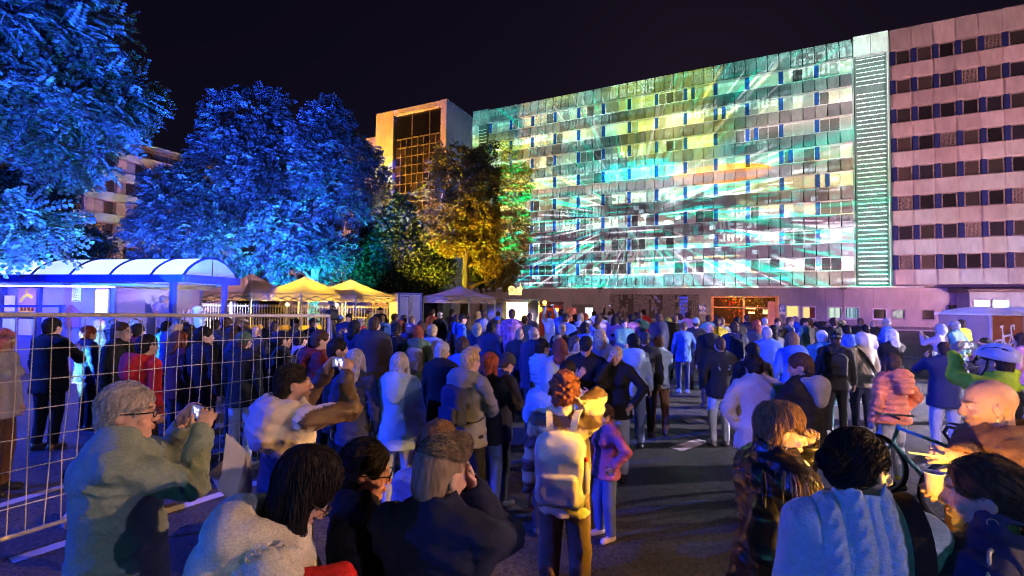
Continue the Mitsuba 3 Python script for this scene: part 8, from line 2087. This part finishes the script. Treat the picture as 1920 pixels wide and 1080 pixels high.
# ------------------------------------------------------------------ bicycles
def bicycle(label, M, col, drop=False):
    t = thing('bicycle', label, 'bicycle', 'bicycles')
    R = 0.34; rear, front = np.array([-0.5, 0, R]), np.array([0.52, 0, R]); bb = np.array([-0.05, 0, 0.28]); seat = np.array([-0.25, 0, 0.80]); head0, head1 = np.array([0.36, 0, 0.62]), np.array([0.31, 0, 0.80])
    circ = lambda c, r, n=34: [c + [r * math.cos(a), 0, r * math.sin(a)] for a in np.linspace(0, 2 * PI, n)]
    for nm, c in (('front_wheel', front), ('rear_wheel', rear)):
        w = ob(nm, tube(circ(c, R - 0.02), 0.02, 8), 'matte', (0.012, 0.012, 0.012), t, M=M, smooth=True)
        ob('rim', tube(circ(c, R - 0.05), 0.012, 6), 'steel', (0.3, 0.3, 0.32), w, M=M, smooth=True); ob('spokes', cat(*[tube([c + [0.02 * math.cos(a + 1), 0.02 * (i % 2 * 2 - 1), 0.02 * math.sin(a + 1)], c + [(R - 0.05) * math.cos(a), 0, (R - 0.05) * math.sin(a)]], 0.0015, 3) for i, a in enumerate(np.linspace(0, 2 * PI, 25)[:-1])]), 'steel', (0.5, 0.5, 0.5), w, M=M)
    fr_ = [tube([a, b], r, 8) for a, b, r in ((bb, seat, 0.017), (bb, head0, 0.022), (seat - [0, 0, 0.08], head1, 0.019), (head0, head1 + [0, 0, 0.04], 0.02), (bb + [0, 0.03, 0], rear + [0, 0.05, 0], 0.01), (bb - [0, 0.03, 0], rear - [0, 0.05, 0], 0.01), (seat - [0, 0, 0.1], rear + [0, 0.05, 0], 0.009), (seat - [0, 0, 0.1], rear - [0, 0.05, 0], 0.009), (head0, front + [0, 0.05, 0], 0.012), (head0, front - [0, 0.05, 0], 0.012))]
    ob('frame', cat(*fr_), 'gloss', col, t, M=M, smooth=50)
    ob('seat_post', tube([seat, seat + [-0.05, 0, 0.16]], 0.014, 8), 'steel', (0.1, 0.1, 0.1), t, M=M)
    S = Soft((-0.5, -0.12, 0.9), (-0.05, 0.12, 1.05), 0.01); S.cone((-0.4, 0, 0.975), (-0.15, 0, 0.97), 0.065, 0.022, 0.02, (np.array([0, 0, 1.0]), 2.2)); ob('saddle', S.mesh(), 'gloss', (0.015, 0.015, 0.016), t, M=M, smooth=True)
    st = head1 + [0.0, 0, 0.10]
    hbp = [tube([st, st + [0.09, 0, 0.02]], 0.014, 8)]
    e = st + [0.09, 0, 0.02]
    if drop:
        hbp.append(tube([e + [0, -0.2, 0], e + [0, 0.2, 0]], 0.0135, 8))
        for sg in (-1, 1): hbp.append(tube([e + [0, sg * 0.2, 0], e + [0.08, sg * 0.205, 0.01], e + [0.11, sg * 0.21, -0.05], e + [0.06, sg * 0.215, -0.12], e + [-0.04, sg * 0.22, -0.13]], 0.016, 8))
    else: hbp.append(tube([e + [-0.04, -0.3, 0.02], e + [0, -0.1, 0.01], e + [0, 0.1, 0.01], e + [-0.04, 0.3, 0.02]], 0.013, 8))
    ob('handlebar', cat(*hbp), 'gloss', (0.015, 0.015, 0.016), t, M=M, smooth=50)
    ob('crank', cat(tube([bb + [0, 0.06, 0], bb + [0.1, 0.09, -0.13]], 0.01, 6), tube([bb - [0, 0.06, 0], bb + [-0.1, -0.09, 0.13]], 0.01, 6), bx(0.02, 0.1, 0.085, 0.17, 0.135, 0.16), bx(-0.2, -0.11, -0.17, -0.085, 0.4, 0.425), tube(circ(bb + [0, 0.055, 0], 0.085, 20), 0.006, 5)), 'steel', (0.06, 0.06, 0.06), t, M=M)
    return t
def bike_at(px0, py0, d0, heading, leanv):
    o = at(px0, py0, d0) * [1, 1, 0]; a = math.radians(90 - heading); c, s = math.cos(a), math.sin(a)
    M = np.eye(4); M[:3, :3] = np.array([[c, -s, 0], [s, c, 0], [0, 0, 1]]) @ rot('x', leanv); M[:3, 3] = o; return M
bicycle('teal bicycle with a black saddle seen from behind beside the orange quilted jacket', bike_at(1735, 900, 4.9, -17, 7), (0.12, 0.32, 0.34))
bicycle('dark racing bicycle with drop handlebar, front wheel showing behind the bald man', bike_at(1905, 850, 4.5, -80, -4), (0.02, 0.02, 0.02), True)

# ------------------------------------------------------------------ bar staff, video camera
F = Figure(307, 554, 13.4, face=38, H=1.76, R='front', L='front', w=1.1); p = thing('person', 'grey-haired bartender in lilac jacket with white lettering behind the counter', 'person')
F.body(p, SKIN[0]); F.hair(p, 'grey', HC['gy']); F.top(p, (0.34, 0.28, 0.36), hood=True); F.trousers(p, COL['bk'])
F.on_back(p, 'lettering', cat(bx(-0.105, 0.105, 0.003, 0.006, -0.05, 0.05), ), 0.0, 1.27, (0.45, 0.08, 0.12)); F.on_back(p, 'lettering', lettering('CREW', 0.062, 0.003), 0.0, 1.27, (0.8, 0.75, 0.8), lift=0.014)
F = Figure(222, 567, 13.6, face=150, H=1.72, R='front', L='front'); p = thing('person', 'orange-lit bartender half hidden behind the glowing heater', 'person'); F.body(p, SKIN[0]); F.hair(p, 'short', HC['lbr']); F.top(p, COL['dr']); F.trousers(p, COL['bk'])
vc = thing('video_camera', 'black broadcast video camera with top light raised above the crowd by the fence end', 'video camera'); VM = frame(at(622, 590, 9.0), 0.5)
ob('body', cat(rbx(-0.09, 0.09, -0.2, 0.2, -0.1, 0.1, 0.02), rbx(-0.07, 0.07, -0.32, -0.21, -0.07, 0.07, 0.01)), 'gloss', (0.015, 0.015, 0.018), vc, M=VM)
ob('lens', xf(lathe([(0.04, 0), (0.055, 0.02), (0.05, 0.18), (0.075, 0.2), (0.07, 0.28), (0.0, 0.26)], 16), np.array([[1, 0, 0, 0], [0, 0, 1, 0.2], [0, 1, 0, 0], [0, 0, 0, 1.0]])), 'gloss', (0.015, 0.015, 0.018), vc, M=VM, smooth=30)
ob('handle', tube([(0, -0.12, 0.1), (0, -0.1, 0.17), (0, 0.14, 0.17), (0, 0.16, 0.1)], 0.014, 7), 'gloss', (0.02, 0.02, 0.02), vc, M=VM); ob('viewfinder', rbx(-0.17, -0.1, -0.05, 0.06, 0.03, 0.1, 0.01), 'gloss', (0.1, 0.1, 0.14), vc, M=VM)
ob('top_light', cat(rbx(-0.06, 0.04, 0.08, 0.13, 0.2, 0.27, 0.01), bx(-0.015, 0.0, 0.1, 0.11, 0.17, 0.2)), 'gloss', (0.03, 0.04, 0.15), vc, M=VM); ob('microphone', tube([(0.07, 0.1, 0.14), (0.07, 0.38, 0.16)], 0.016, 8), 'matte', (0.02, 0.02, 0.02), vc, M=VM)
ob('tripod', cat(*[tube([(0, 0, -0.1), (0.45 * math.cos(a_), 0.45 * math.sin(a_), -at(622, 590, 9.0)[2] + 0.01)], 0.018, 6) for a_ in (0.3, 2.4, 4.5)]), 'steel', (0.05, 0.05, 0.05), vc, M=VM)
